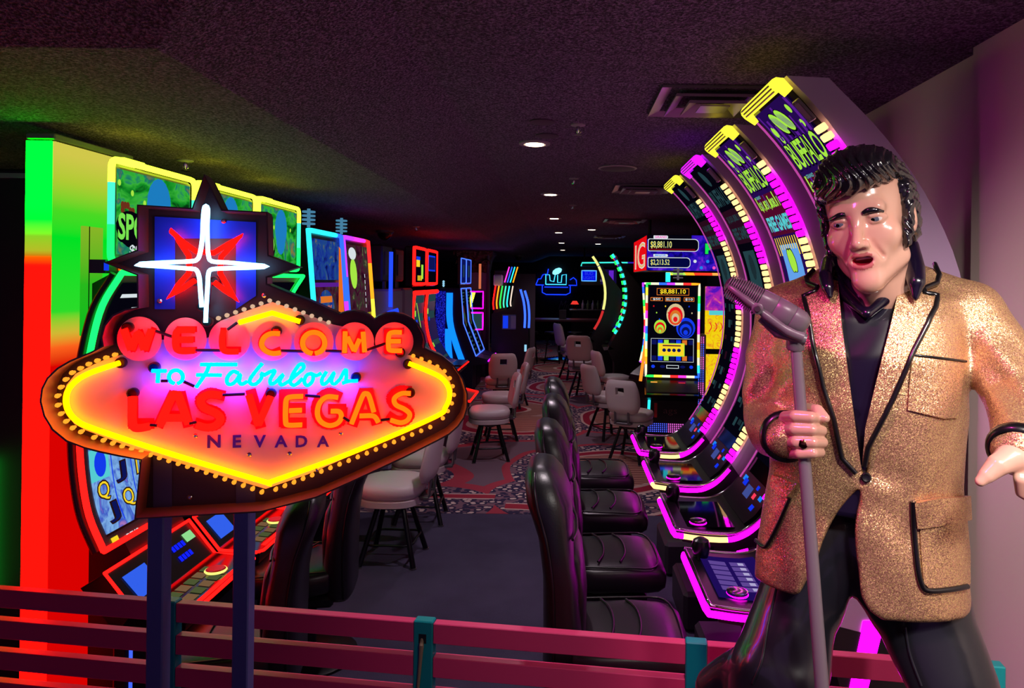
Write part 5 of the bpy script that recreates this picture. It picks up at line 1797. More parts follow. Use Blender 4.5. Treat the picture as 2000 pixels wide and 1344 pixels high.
def rainbow_front(label, loc, rz, first):
    t = thing('slot_machine', label, 'slot machine', loc, rz, 'rainbow edged curved slot machines right of the aisle')
    HW = .275
    curve = smooth([Vector((a, 0, c)) for a, c in ((.02, 1.74), (.0, 1.5), (-.02, 1.2), (.0, .95), (.05, .76))], 4)
    cs = Surf([(p.x, p.z) for p in curve])
    b = MB(); side_solid(b, [(p.x - .004, p.z) for p in curve] + [(.06, .72), (.22, .62), (.24, .56), (.16, .52), (.16, 0), (-.42, 0), (-.42, 1.7)], -HW + .01, HW - .01); b.build('cabinet', BLACK, t)
    b = MB()
    y0, y1 = -HW + .03, HW - .03
    h = .004
    cs.rect(b, y0, y1, .02, cs.len - .02, h, 0)
    for (yc, s, w_, ht) in ((.0, .085, .34, .075), (-.17, .165, .13, .04), (.0, .165, .16, .045), (.17, .165, .11, .045)):
        cs.rect(b, yc - w_ / 2, yc + w_ / 2, s - ht / 2, s + ht / 2, h + .001, 1)
        cs.rect(b, yc - w_ / 2 + .006, yc + w_ / 2 - .006, s - ht / 2 + .006, s + ht / 2 - .006, h + .002, 0)
    cs.text(b, '$8,881.10', .0, .085, .27, .055, h + .003, 2, .02)
    cs.text(b, '$50', -.17, .165, .08, .025, h + .003, 4, .02); cs.text(b, '$2,213.52', .0, .165, .14, .030, h + .003, 4, .02); cs.text(b, '$10', .17, .165, .08, .028, h + .003, 4, .02)
    # plain striped round figures in the picture's place and colours
    for (yc, s, ry, rs, cols) in ((.03, .33, .095, .12, (6, 5, 1, 6, 5)), (-.13, .46, .065, .075, (3, 5, 3, 1, 3)), (.14, .47, .10, .11, (7, 8, 7, 8, 7))):
        for k, c_ in enumerate(cols):
            f = 1 - k * .19
            cs.disc(b, yc, s + .012 * k, ry * f, rs * f, h + .001 + .0006 * k, c_, n=20)
    for k in range(14):
        cs.disc(b, -.2 + .031 * k, .24 + .07 * ((k * 5) % 4), .007, .009, h + .001, (5, 3, 7, 6, 2)[k % 5], n=8)
    cs.rect(b, y0 + .02, y1 - .02, .585, .835, h + .003, 4)
    cs.rect(b, y0 + .024, y1 - .024, .589, .831, h + .004, 0)
    for k in range(14):
        cs.rect(b, y0 + .03 + .064 * (k % 7), y0 + .08 + .064 * (k % 7), .60 + .17 * (k // 7), .65 + .17 * (k // 7), h + .005, (8, 7, 3, 8, 7, 1, 8)[k % 7])
    cs.rect(b, -.15, .13, .635, .775, h + .006, 3); cs.rect(b, -.142, .122, .643, .767, h + .007, 2)
    cs.rect(b, -.10, .09, .655, .668, h + .008, 9)
    for k in range(4): cs.disc(b, -.085 + .052 * k, .71, .020, .019, h + .008, 8, n=14)
    cs.rect(b, -.06, .07, .868, .905, h + .003, 4); cs.rect(b, -.054, .064, .874, .899, h + .004, 0)
    for yy in (-.10, .11): cs.disc(b, yy, .886, .028, .015, h + .003, 8, n=14)
    for yy in (-.2, .2): cs.disc(b, yy, .886, .02, .018, h + .003, 7, n=14)
    b.build('screen_picture', [SCRK, SCRO, SCRY, SCRG, SCRW, SCRR, E('pic_cream', (220, 200, 150), .9, light=False), SCRBL, SCRN, SCRM], t)
    b = MB()
    cols = [RAIN[(first + k) % 8] if k % 3 else E('rainbow_white', (.9, .9, .6), 1.2, raw=True) for k in range(36)]
    pts = [cs.pt(-HW, cs.len * k / 6, .01) for k in range(6, -1, -1)] + [cs.pt(HW, cs.len * k / 6, .01) for k in range(7)]
    um = frame_tube(b, pts, .013, cols, .04)
    b.build('frame_light', um, t, sharp=60)
    # dotted light panels beside and under the lower body
    if first == 0:
        b = MB()
        for r_ in range(46):
            for c_ in range(3):
                b.box((.075 + .012 * c_ - .1 + .0, HW + .008 + .022 * c_, .30 + .0195 * r_), (.006, .010, .010), 0 if (r_ // 7) % 2 else 1)
        for r_ in range(5):
            for c_ in range(24):
                b.box((.17, -HW + .03 + .021 * c_, .20 + .020 * r_), (.006, .010, .010), 1 if 9 < c_ < 18 else 0)
        b.build('dot_lights', [E('dot_blue', (.08, .12, 1), 1.3, light=False, raw=True), E('dot_pink', (.9, .15, .75), 1.3, light=False, raw=True)], t, kind='stuff')
        b = MB(); b.box((-.16, HW + .05, .70), (.30, .06, 1.0)); b.build('side_wing', P('wing_tan', (120, 100, 92), .5), t)
        b = MB()
        for yy, zz_, m_ in ((-.19, .70, 0), (-.19, .665, 0), (.10, .695, 1), (.18, .675, 2)):
            b.box((.09, yy, zz_), (.01, .07, .016), m_)
        b.build('key_lights', [E('key_amber', (250, 170, 70), 1.1, light=False), E('key_red', (250, 50, 60), 1.1, light=False), E('key_green', (30, 220, 90), 1.1, light=False)], t)
        b = MB(); side_solid(b, [(.05, .635), (.30, .60), (.30, .57), (.10, .57)], -HW - .01, HW + .01); b.build('button_deck', P('deck_gloss', (10, 9, 11), .08, spec=.6), t)
        vs, fs, _ = text2d('ags', -.01)
        b = MB(); b.add([Vector((.164, -.02 + v[0] * .14, .40 + v[1] * .06)) for v in vs], fs); b.build('maker_lettering', P('maker_grey', (130, 84, 84), .5), t)
        b = MB(); b.box((.165, -.17, .42), (.006, .03, .15)); b.build('red_decal', P('decal_red', (190, 20, 30), .5), t)
        b = MB(); b.tube([(.165, -.235, .60), (.165, -.245, .34)], .014, 6, m=0); b.build('corner_light', RAIN[4], t)
        b = MB(); candle(b, -.15, .06, 1.80, n=4, r_=.055); b.build('signal_candle', E('candle_grey', (120, 110, 120), .5, light=False), t)
        b = MB(); b.tube([(-.10, -.05, 1.76), (-.10, -.05, 1.86)], .025, 8); b.build('candle_lamp', RAIN[4], t)
    return t


rainbow_front('rainbow edged slot machine under the jackpot sign, striped round figures on screen', (1.14, 7.62, 0), R(-96), 0)
rainbow_front('rainbow edged slot machine half hidden left behind the one under the jackpot sign', (1.13, 8.75, 0), R(-150), 3)
t = thing('orange_strip_machine', 'slot machine edge with a tall orange light strip left of the rainbow machine', 'slot machine', (.94, 8.25, 0))
b = MB(); b.box((.035, .1, .85), (.05, .25, 1.66)); b.build('cabinet', BLACK, t)
b = MB(); b.tube(smooth([(0, -.03, 1.70), (.0, -.03, 1.3), (-.03, -.03, .95), (-.07, -.03, .62)], 4), .018, 8); b.build('orange_strip', E('strip_orange', (1.0, .26, .02), 1.3, raw=True), t, sharp=60)

# yellow banner panels behind the curved row
YB_ = glow_screen('banner_yellow', [(.35, (240, 200, 10)), (.5, (250, 220, 20)), (.62, (240, 150, 30)), (.75, (250, 180, 120))], 12, .95)
t = thing('banner_display', 'tall yellow and purple lit display beside the rainbow machine, in two stacked panels', 'display', (1.72, 8.05, 0))
for zc, hh, nm in ((1.36, .72, 'upper_screen'), (.72, .50, 'lower_screen')):
    b = MB(); b.box((0, .02, zc), (.34, .06, hh)); b.build(nm + '_case', BLACK, t)
    b = MB(); b.box((0, -.012, zc), (.31, .006, hh - .03))
    if hh > .6:
        b.box((0, -.017, zc + .22), (.31, .004, .27), 1)
        b.box((0, -.020, zc + .06), (.22, .004, .05), 2)
    for k in range(4):
        b.tube(smooth([(-.1 + .06 * k, -.018, zc - .05), (-.08 + .06 * k, -.018, zc - .10), (-.11 + .06 * k, -.018, zc - .15)], 3), .005, 5, m=3)
    b.build(nm, [YB_, glow_screen('banner_purple', [(.35, (80, 20, 190)), (.55, (190, 40, 170)), (.7, (250, 140, 60))], 7, .95), SCRC, SCRR], t)
b = MB(); b.box((0, .03, .24), (.32, .04, .48)); b.build('stand', BLACK, t)

# far row: yellow strip and dashed green machines, canopy, video screen
def strip_machine(label, loc, mats, dashed):
    t = thing('slot_machine', label, 'slot machine', loc, math.pi, 'curved machines at the far right')
    prof = rarc(RR * .95, 38, -34, 16)
    b = MB(); side_solid(b, [(x - .02, z) for x, z in prof] + [(.2, .72), (.1, .5), (.1, 0), (-.35, 0), (-.35, 1.6)], -.2, .2); b.build('cabinet', P('far_machine_black', (12, 11, 16), .3), t)
    sf = Surf(prof)
    for yy in ((.2, -.2) if dashed else (.2,)):
        if dashed:
            for k in range(12):
                m_ = mats[(k * 5 + (yy > 0)) % len(mats)]
                b = MB(); b.tube([sf.pt(yy, sf.len * (k + .15) / 12, .01), sf.pt(yy, sf.len * (k + .7) / 12, .01)], .020, 6); b.build('light_dash', m_, t, sharp=60)
        else:
            for nm, a, c, m_ in (('upper_strip', 0, .14, mats[0]), ('middle_strip', .15, .72, mats[0]), ('lower_strip', .74, 1, mats[1])):
                b = MB(); b.tube([sf.pt(yy, sf.len * (a + (c - a) * k / 8), .01) for k in range(9)], .024, 6); b.build(nm, m_, t, sharp=60)
    b = MB(); sf.rect(b, -.16, .16, .05, sf.len - .05, .004, 0); b.build('screen', P('screen_off', (34, 30, 46), .12), t)
    b = MB(); side_solid(b, [(.28, .75), (.17, .76), (.1, .72), (.26, .70)], -.2, .2); b.build('button_deck', CHROME if dashed else BLACK, t)
    return t


strip_machine('far curved slot machine edged with one long pale yellow strip', (.62, 12.6, 0), [E('strip_lemon', (.85, .85, .25), 1.1, raw=True), E('strip_dull_red', (.7, .03, .03), .9, raw=True)], False)
strip_machine('far curved slot machine edged with green, teal and pink light dashes', (.86, 11.2, 0), [RAIN[3], RAIN[4], NC, E('dash_pink', (1, .15, .3), 1.2, raw=True), NC], True)
strip_machine('farther dashed light slot machine behind the green dashed one', (.95, 12.0, 0), [RAIN[0], E('dash_pink', (1, .15, .3), 1.2, raw=True), NC, RAIN[5]], True)

t = thing('bar_canopy', 'dark overhead bar canopy edged with a thin teal light line', 'canopy', (1.2, 15.2, 0))
b = MB(); b.box((.1, .4, 2.12), (1.95, .9, .10)); b.build('soffit', P('canopy_black', (12, 12, 20), .6), t)
b = MB()
um = []
b.tube([(-.88, -.07, 2.08), (-.86, -.07, 2.15), (-.2, -.07, 2.165), (.1, -.07, 2.165), (.4, -.07, 2.165), (1.0, -.07, 2.165)], .016, 6, m=[0, 0, 0, 1, 0])
b.build('edge_light', [E('line_teal', (.04, .75, .65), 1.3, raw=True), E('line_navy', (.03, .02, .45), 1.0, raw=True)], t, sharp=60)
for sx in (-.8, .9):
    b = MB(); b.tube([(sx, .4, 2.17), (sx, .4, CZ)], .02, 8); b.build('hanger', BLACKM, t)
t = thing('video_screen', 'dark wall of screens under the canopy with a small blue lit beer sign', 'screen', (.72, 15.5, -.04))
b = MB(); b.box((0, 0, 1.90), (.80, .06, .38), bev=.01); b.build('case', BLACK, t)
b = MB(); b.tube([(0, 0, 2.08), (0, .0, 2.09)], .03, 8); b.build('mount', BLACK, t)
b = MB(); b.box((-.22, -.035, 1.92), (.30, .01, .22)); b.build('blue_panel', E('beer_blue', (6, 14, 235), .9), t)
b = MB(); frame_tube(b, [(-.375, -.045, 1.81), (-.375, -.045, 2.03), (-.065, -.045, 2.03), (-.065, -.045, 1.81)], .012, [RAIN[5]]); b.build('blue_frame', E('beer_frame', (.08, .36, 1), 1.4, raw=True), t, sharp=60)
for s_, z in (('BUD', 1.97), ('LIGHT', 1.88)):
    vs, fs, _ = text2d(s_, .02)
    b = MB(); b.add([Vector((-.22 + v[0] * (.18 if s_ == 'BUD' else .24), -.043, z + v[1] * .07)) for v in vs], fs); b.build('beer_lettering', E('beer_letters', (40, 60, 250), .8, light=False), t)
b = MB()
b.box((.20, -.035, 1.90), (.34, .01, .32), 0)
b.box((.10, -.042, 1.82), (.16, .006, .05), 2); b.box((.26, -.042, 1.90), (.10, .006, .28), 1); b.box((.06, -.042, 1.98), (.06, .006, .14), 2)
b.build('purple_video', [E('video_ink', (24, 14, 70), .7, light=False), E('video_purple', (110, 40, 220), .8, light=False), E('video_grey', (90, 80, 120), .6, light=False)], t)

t = thing('neon_beer_sign', 'blue neon outline sign of a skyline with a ball, on the dark far wall', 'neon sign', (-.28, YEND - .03, 1.72))
NB = E('neon_royal', (.005, .03, 1), 2.6, raw=True)
NCY = E('neon_sky', (.05, .6, 1), 2.0, raw=True)
b = MB(); b.box((0, .02, 0), (1.3, .02, .62)); b.build('backing', P('neon_backing', (8, 9, 30), .5), t)
for pts, m_ in (([(-.45, -.10), (-.45, -.30), (-.32, -.36), (.32, -.36), (.45, -.30), (.45, -.10)], NB), ([(-.38, -.14), (.38, -.14)], NB), ([(-.66, -.08), (-.58, .10), (-.50, .10), (-.44, .22), (-.36, .24)], NB), ([(-.66, -.08), (-.4, -.08)], NB), ([(.40, -.08), (.66, -.08), (.64, .08), (.55, .15), (.44, .08)], NB), ([(-.30, .20), (-.26, .40)], NB),
                ([(-.34, -.06), (-.34, .24), (-.22, .22), (-.20, .05), (-.08, .02), (-.04, .22)], NCY), ([(.04, .22), (.04, .0), (.16, .0), (.18, .22), (.32, .24), (.32, -.06), (-.34, -.06)], NCY)):
    b = MB(); b.tube([Vector((x * .92, -.02, z)) for x, z in pts], .014, 6); b.build('neon_tube', m_, t, sharp=60)
b = MB(); b.lathe([(.02, -.15), (.07, -.10), (.09, 0), (.07, .10), (.02, .15)], (.02, -.02, .33), 12, rot=Matrix.Rotation(R(62), 3, 'Y')); b.build('neon_ball', E('neon_ball', (.25, .8, 1), 1.4, raw=True), t)

t = thing('wall_lettering', 'grey metal beer brand lettering across the dark far wall', 'lettering', (.78, YEND - .02, 1.03))
let = P('letter_grey', (150, 144, 158), .4, .3)
vs, fs, _ = text2d('Michelob', -.012, .45)
b = MB(); b.add([Vector((-.50 + v[0] * .98, -.01, .02 + v[1] * .26)) for v in vs], fs); b.build('script_word', let, t)
for ch, x in zip('ULTRA', (.16, .36, .57, .80, 1.02)):
    vs, fs, asp = text2d(ch, .0)
    b = MB(); b.add([Vector((x + v[0] * .155 * min(1, asp * 1.05), -.01, .0 + v[1] * .18)) for v in vs], fs); b.build('letter', let, t)

DARKW = P('dark_wood', (30, 22, 28), .45)
t = thing('dining_table', 'dark high table with red edge and a menu stand by the far wall', 'table', (-.10, 16.2, 0))
b = MB(); b.box((0, 0, .88), (1.7, .8, .05), bev=.01); b.build('tabletop', P('table_wine', (74, 16, 36), .35), t)
b = MB(); b.lathe([(.05, .02), (.05, .86)], n=12); b.build('column', BLACK, t)
b = MB(); b.lathe([(.36, 0), (.36, .015), (.1, .05)], n=24); b.build('base', CHROME, t)
for i in range(4):
    x = -.75 + .48 * i
    s_ = thing('bar_stool', ('dark bar stool at the left end of the dining table', 'second dark bar stool from the left at the dining table', 'third dark bar stool from the left at the dining table', 'dark bar stool at the right end of the dining table')[i], 'stool', (x, 15.35, 0), 0, 'dark bar stools at the far table')
    b = MB(); b.lathe([(.17, .62), (.18, .64), (.17, .67)], n=16); b.build('seat', BLACK, s_)
    for sx in (-1, 1):
        for sy in (-1, 1):
            b = MB(); b.tube([(sx * .09, sy * .09, .62), (sx * .16, sy * .16, 0)], .012, 6); b.build('leg', BLACK, s_)
t = thing('menu_stand', 'small pale menu stand on the far table', 'menu stand', (-.06, 16.2, .905))
b = MB(); b.box((0, 0, .10), (.16, .03, .20)); b.build('card', P('card_grey', (120, 116, 126), .6), t)
b = MB(); b.box((0, 0, .005), (.2, .1, .01)); b.build('foot', BLACK, t)
t = thing('bar_counter', 'dark bar counter with bottles at the far right of the aisle', 'counter', (.62, 17.3, 0))
b = MB(); b.box((0, 0, .52), (.95, .6, 1.04), bev=.01); b.build('body', P('bar_navy', (14, 14, 30), .5), t)
b = MB(); b.box((0, 0, 1.065), (1.05, .7, .05), bev=.008); b.build('countertop', DARKW, t)
for i in range(5):
    h = .22 + .05 * ((i * 3) % 3)
    o = MB().lathe([(.035, 0), (.037, h * .6), (.014, h * .75), (.014, h)], n=12).build('bottle', [P('bottle_glass', (96, 92, 110), .1), P('bottle_green', (60, 70, 50), .1)][i % 2])
    o.location = (.42 + .12 * i, 17.15 + .04 * (i % 2), 1.09)
    tag(o, ('first glass bottle right of the red lamp on the far bar', 'second bottle right of the red lamp on the far bar', 'middle one of the five bottles on the far bar', 'fourth bottle right of the red lamp on the far bar', 'last bottle at the right end of the far bar')[i], 'bottle', 'bottles on the far bar counter')
t = thing('small_lamp', 'small red lit lamp beside the bottles on the bar counter', 'lamp', (.22, 17.1, 1.09))
b = MB(); b.lathe([(.07, 0), (.07, .01), (.015, .03), (.015, .12)], n=12); b.build('base', BLACK, t)
b = MB(); b.lathe([(.10, .12), (.05, .20)], n=14); b.build('shade', E('lamp_red', (250, 60, 50), .9), t)
# ------------------------------------------------------------------ the singer statue, modelled as distance fields and meshed
BETA = math.atan(585 / 1400)
CB, SB = math.cos(BETA), math.sin(BETA)


def V(px, py, D):
    """(u, depth, z) in the frame that looks from the statue to the photographer"""
    dx, dy = px - PX0, py - PY0
    c, s = math.cos(ROLL), math.sin(ROLL)
    ux, uy = dx * c + dy * s, -dx * s + dy * c
    u = D * math.tan(math.atan(ux / FPX) - BETA)
    return np.array((u, D, CAMH - uy / FPX * (D * CB - u * SB)))


def q2w(a):
    a = np.asarray(a, float).reshape(-1, 3)
    return np.stack([a[:, 0] * CB + a[:, 1] * SB, -a[:, 0] * SB + a[:, 1] * CB, a[:, 2]], 1)


def q2px(a):
    w_ = q2w(a)
    ux = w_[:, 0] / w_[:, 1] * FPX
    uy = (CAMH - w_[:, 2]) / w_[:, 1] * FPX
    c, s = math.cos(ROLL), math.sin(ROLL)
    return np.stack([PX0 + ux * c - uy * s, PY0 + ux * s + uy * c], 1), w_[:, 1]


def pxm(D): return D * CB / FPX


# ---- primitives: functions of (N,3) arrays
def cone(a, b, ra, rb):
    a = np.asarray(a, float); b = np.asarray(b, float)
    ab = b - a
    L2 = ab @ ab
    def f(p):
        t = np.clip(((p - a) @ ab) / L2, 0, 1)
        return np.linalg.norm(p - a - t[:, None] * ab, axis=1) - (ra + (rb - ra) * t)
    return f


def chain(pts, rs):
    fs = [cone(pts[i], pts[i + 1], rs[i], rs[i + 1]) for i in range(len(pts) - 1)]
    def f(p):
        d = fs[0](p)
        for g in fs[1:]:
            d = np.minimum(d, g(p))
        return d
    return f


def ell(c, r, M=None):
    c = np.asarray(c, float); r = np.asarray(r, float)
    def f(p):
        q = p - c
        if M is not None:
            q = q @ M
        k0 = np.linalg.norm(q / r, axis=1)
        k1 = np.linalg.norm(q / (r * r), axis=1) + 1e-9
        return k0 * (k0 - 1) / k1
    return f


def loft(rows, D, b, e=2.6):
    """rows: (py, left, right, dD, bscale) silhouettes in the photo at depth D"""
    z, cu, a, cd, bb = [], [], [], [], []
    for py, l, r, dd, bs in rows:
        L, Rr = V(l, py, D + dd), V(r, py, D + dd)
        z.append((L[2] + Rr[2]) / 2); cu.append((L[0] + Rr[0]) / 2); a.append((Rr[0] - L[0]) / 2); cd.append(D + dd); bb.append(b * bs)
    o = np.argsort(z)
    z, cu, a, cd, bb = [np.array(x)[o] for x in (z, cu, a, cd, bb)]
    def f(p, off=0.0):
        zz_ = p[:, 2]
        A_ = np.interp(zz_, z, a) - off; B_ = np.interp(zz_, z, bb) - off
        x = (p[:, 0] - np.interp(zz_, z, cu)) / A_
        y = (p[:, 1] - np.interp(zz_, z, cd)) / B_
        k = (np.abs(x) ** e + np.abs(y) ** e) ** (1 / e) + 1e-9
        rad = np.sqrt((p[:, 0] - np.interp(zz_, z, cu)) ** 2 + (p[:, 1] - np.interp(zz_, z, cd)) ** 2)
        d = rad * (1 - 1 / k)
        d = np.where(k < .2, -np.minimum(A_, B_), d)
        return np.maximum(d, np.maximum(zz_ - z[-1] + off, z[0] - zz_ + off))
    return f


def polycut(poly, dmin, dmax):
    """prism seen through a photo polygon, between two depths"""
    P_ = np.array(poly, float)
    def f(p):
        px, Y = q2px(p)
        d2 = np.full(len(p), 1e9)
        inside = np.zeros(len(p), bool)
        n = len(P_)
        for i in range(n):
            a, b = P_[i], P_[(i + 1) % n]
            e = b - a
            w_ = px - a
            t = np.clip((w_ @ e) / (e @ e), 0, 1)
            d2 = np.minimum(d2, ((w_ - t[:, None] * e) ** 2).sum(1))
            c1 = (a[1] > px[:, 1]) != (b[1] > px[:, 1])
            with np.errstate(divide='ignore', invalid='ignore'):
                xi = a[0] + (px[:, 1] - a[1]) * e[0] / (e[1] if e[1] else 1e-9)
            inside ^= c1 & (px[:, 0] < xi)
        d = np.sqrt(d2) * Y / FPX
        d = np.where(inside, -d, d)
        return np.maximum(d, np.maximum(p[:, 1] - dmax, dmin - p[:, 1]))
    return f


class SDF:
    def __init__(self): self.ops = []; self.disp = None
    def u(self, f, k=0.0): self.ops.append(('u', f, k)); return self
    def s(self, f, k=0.0): self.ops.append(('s', f, k)); return self
    def __call__(self, p, ops=None):
        d = None
        for op, f, k in (self.ops if ops is None else ops):
            e = f(p)
            if d is None:
                d = e; continue
            if op == 'u':
                if k > 0:
                    h = np.clip(.5 + .5 * (d - e) / k, 0, 1)
                    d = d * (1 - h) + e * h - k * h * (1 - h)
                else:
                    d = np.minimum(d, e)
            else:
                if k > 0:
                    h = np.clip(.5 - .5 * (d + e) / k, 0, 1)
                    d = d * (1 - h) - e * h + k * h * (1 - h)
                else:
                    d = np.maximum(d, -e)
        if self.disp is not None:
            d = d + self.disp(p)
        return d


def mesh_sdf(F, lo, hi, h, n=16, slack=1.7, pad=.012, cull=1.15):
    """surface nets over sparse chunks; returns vertices, quads"""
    lo = np.asarray(lo, float); hi = np.asarray(hi, float)
    N = np.ceil((hi - lo) / h).astype(int)
    keys, pos, quads = [], [], []
    M = (N + 4)
    def gid(i, j, k): return (i.astype(np.int64) * M[1] + j) * M[2] + k
    ch = [range(1, N[a], n) for a in range(3)]
    hd = math.sqrt(3) * (n / 2 + 1) * h
    cs = np.array([(a, b, c) for a in ch[0] for b in ch[1] for c in ch[2]])
    cpts = lo + (cs + n / 2) * h
    cd_ = F(cpts)
    ov = [f(cpts) for _, f, _ in F.ops]
    um = np.min([o for o, op in zip(ov, F.ops) if op[0] == 'u'], axis=0)
    for ci, (c, dc) in enumerate(zip(cs, cd_)):
        if abs(dc) > hd * slack + pad and dc > 0:
            continue
        if dc < -hd * slack - .06:
            continue
        ax = [np.arange(c[a] - 1, c[a] + n + 1) for a in range(3)]
        g = np.stack(np.meshgrid(*ax, indexing='ij'), -1).reshape(-1, 3)
        keep = [op for o, op in zip(ov, F.ops) if (o[ci] < um[ci] + 2 * hd * cull + op[2] + .012 if op[0] == 'u' else o[ci] < hd * 1.3 + op[2] + .012)]
        if not keep or keep[0][0] != 'u':
            continue
        d = F(lo + g * h, keep)
        m = n + 2
        d = d.reshape(m, m, m)
        ins = d < 0
        if ins.all() or not ins.any():
            continue
        # cells with a sign change
        acc = np.zeros((m - 1,) * 3); P_ = np.zeros((m - 1, m - 1, m - 1, 3))
        for axis in range(3):
            for o1 in (0, 1):
                for o2 in (0, 1):
                    sl0 = [None] * 3; sl1 = [None] * 3
                    oth = [a for a in range(3) if a != axis]
                    for a, o in zip(oth, (o1, o2)):
                        sl0[a] = sl1[a] = slice(o, m - 1 + o)
                    sl0[axis] = slice(0, m - 1); sl1[axis] = slice(1, m)
                    d0, d1 = d[tuple(sl0)], d[tuple(sl1)]
                    cr = (d0 < 0) != (d1 < 0)
                    t = np.where(cr, d0 / np.where(cr, d0 - d1, 1), 0)
                    acc += cr
                    P_[..., axis] += np.where(cr, t, 0)
                    P_[..., oth[0]] += np.where(cr, o1, 0)
                    P_[..., oth[1]] += np.where(cr, o2, 0)
        act = np.argwhere(acc > 0)
        base = act + (c - 1)
        pp_ = P_[tuple(act.T)] / acc[tuple(act.T)][:, None]
        keys.append(gid(base[:, 0], base[:, 1], base[:, 2])); pos.append(lo + (base + pp_) * h)
        for axis in range(3):
            oth = [(axis + 1) % 3, (axis + 2) % 3]
            sl0 = [slice(1, n + 1)] * 3; sl1 = [slice(1, n + 1)] * 3
            sl1[axis] = slice(2, n + 2)
            a0, a1 = ins[tuple(sl0)], ins[tuple(sl1)]
            for flip, mask in ((False, a0 & ~a1), (True, ~a0 & a1)):
                e = np.argwhere(mask) + c
                if not len(e): continue
                q = []
                for o1, o2 in ((0, 0), (1, 0), (1, 1), (0, 1)):
                    cc = e.copy(); cc[:, oth[0]] -= o1; cc[:, oth[1]] -= o2
                    q.append(gid(cc[:, 0], cc[:, 1], cc[:, 2]))
                q = np.stack(q, 1)
                quads.append(q if not flip else q[:, ::-1])
    keys = np.concatenate(keys); pos = np.concatenate(pos); quads = np.concatenate(quads)
    uk, idx = np.unique(keys, return_index=True)
    v = pos[idx]
    qi = np.searchsorted(uk, quads)
    return v, qi[:, ::-1]


def largest(v, q):
    lab = np.arange(len(v))
    while True:
        m = lab[q].min(1)
        new = lab.copy()
        for k in range(4): np.minimum.at(new, q[:, k], m)
        new = new[new]
        if (new == lab).all(): break
        lab = new
    ids, cnt = np.unique(lab[q[:, 0]], return_counts=True)
    keep = lab == ids[cnt.argmax()]
    q = q[keep[q[:, 0]]]
    idx = np.cumsum(keep) - 1
    return v[keep], idx[q]


def mk(name, parts, mats, parent, matfn=None, world=True, smooth_it=0):
    parts = [largest(*p) for p in parts]
    V_, Q_, o = [], [], 0
    for v, q in parts:
        V_.append(v); Q_.append(q + o); o += len(v)
    v = np.concatenate(V_); q = np.concatenate(Q_)
    for _ in range(smooth_it):
        acc = np.zeros_like(v); cnt = np.zeros(len(v))
        for a, b in ((0, 1), (1, 2), (2, 3), (3, 0)):
            np.add.at(acc, q[:, a], v[q[:, b]]); np.add.at(acc, q[:, b], v[q[:, a]])
            np.add.at(cnt, q[:, a], 1); np.add.at(cnt, q[:, b], 1)
        v = v * .5 + .5 * acc / np.maximum(cnt, 1)[:, None]
    w_ = q2w(v)
    me = bpy.data.meshes.new(name)
    me.vertices.add(len(w_)); me.vertices.foreach_set('co', w_.ravel())
    me.loops.add(len(q) * 4); me.loops.foreach_set('vertex_index', q.ravel().astype(np.int32))
    me.polygons.add(len(q)); me.polygons.foreach_set('loop_start', np.arange(0, len(q) * 4, 4, dtype=np.int32))
    for m_ in mats: me.materials.append(m_)
    if matfn is not None:
        me.polygons.foreach_set('material_index', matfn(v[q].mean(1)).astype(np.int32))
    me.polygons.foreach_set('use_smooth', np.ones(len(q), bool))
    me.update(calc_edges=True)
    me.validate()
    ob = bpy.data.objects.new(name, me)
    COL.objects.link(ob)
    if parent is not None:
        ob.parent = parent
        me.transform(root_matrix(parent).inverted())
    return ob


# ---- materials
SKIN = P('statue_skin_paint', (206, 158, 138), 0.22, coat=.5)
LIPM = P('statue_lip_paint', (176, 96, 96), 0.22, coat=.5)
MOUTHM = P('statue_mouth_paint', (150, 20, 44), 0.25, coat=.4)
HAIRM = P('statue_hair_paint', (22, 19, 26), 0.2, coat=.6)
SHIRT = P('statue_shirt_paint', (15, 8, 30), 0.26, coat=.4)
TROUS = P('statue_trouser_paint', (24, 25, 31), 0.28, coat=.35)
TRIM = P('statue_black_trim', (10, 9, 13), 0.3, coat=.3)


def gold_mat():
    m = P('gold_glitter', (206, 152, 116), 0.34, 0.72)
    t = NT(m)
    co = t.coord()
    vo = t.voro(co, 760)
    sub = t.n('VectorMath', operation='SUBTRACT'); sub.inputs[1].default_value = (.5, .5, .5)
    t.l(vo.outputs['Color'], sub.inputs[0])
    sc = t.n('VectorMath', operation='SCALE'); sc.inputs['Scale'].default_value = .50
    t.l(sub.outputs[0], sc.inputs[0])
    ge = t.n('NewGeometry')
    ad = t.n('VectorMath', operation='ADD'); t.l(ge.outputs['Normal'], ad.inputs[0]); t.l(sc.outputs[0], ad.inputs[1])
    no = t.n('VectorMath', operation='NORMALIZE'); t.l(ad.outputs[0], no.inputs[0])
    t.l(no.outputs[0], t.b.inputs['Normal'])
    sx = t.n('SeparateColor'); t.l(vo.outputs['Color'], sx.inputs[0])
    t.l(t.ramp(sx.outputs[0], [(0.0, (172, 126, 100)), (.6, (204, 156, 124)), (.9, (232, 198, 132))]), t.b.inputs['Base Color'])
    t.l(t.ramp(sx.outputs[1], [(0.0, (.46, .46, .46)), (.85, (.34, .34, .34)), (.95, (.16, .16, .16))]), t.b.inputs['Roughness'])
    return m


GOLD = gold_mat()

st0 = q2w(V(1690, 1000, 1.60))[0]
statue = thing('singer_statue', 'painted statue of a singer in a gold glitter jacket, gripping the microphone stand', 'statue', (st0[0], st0[1], 0))

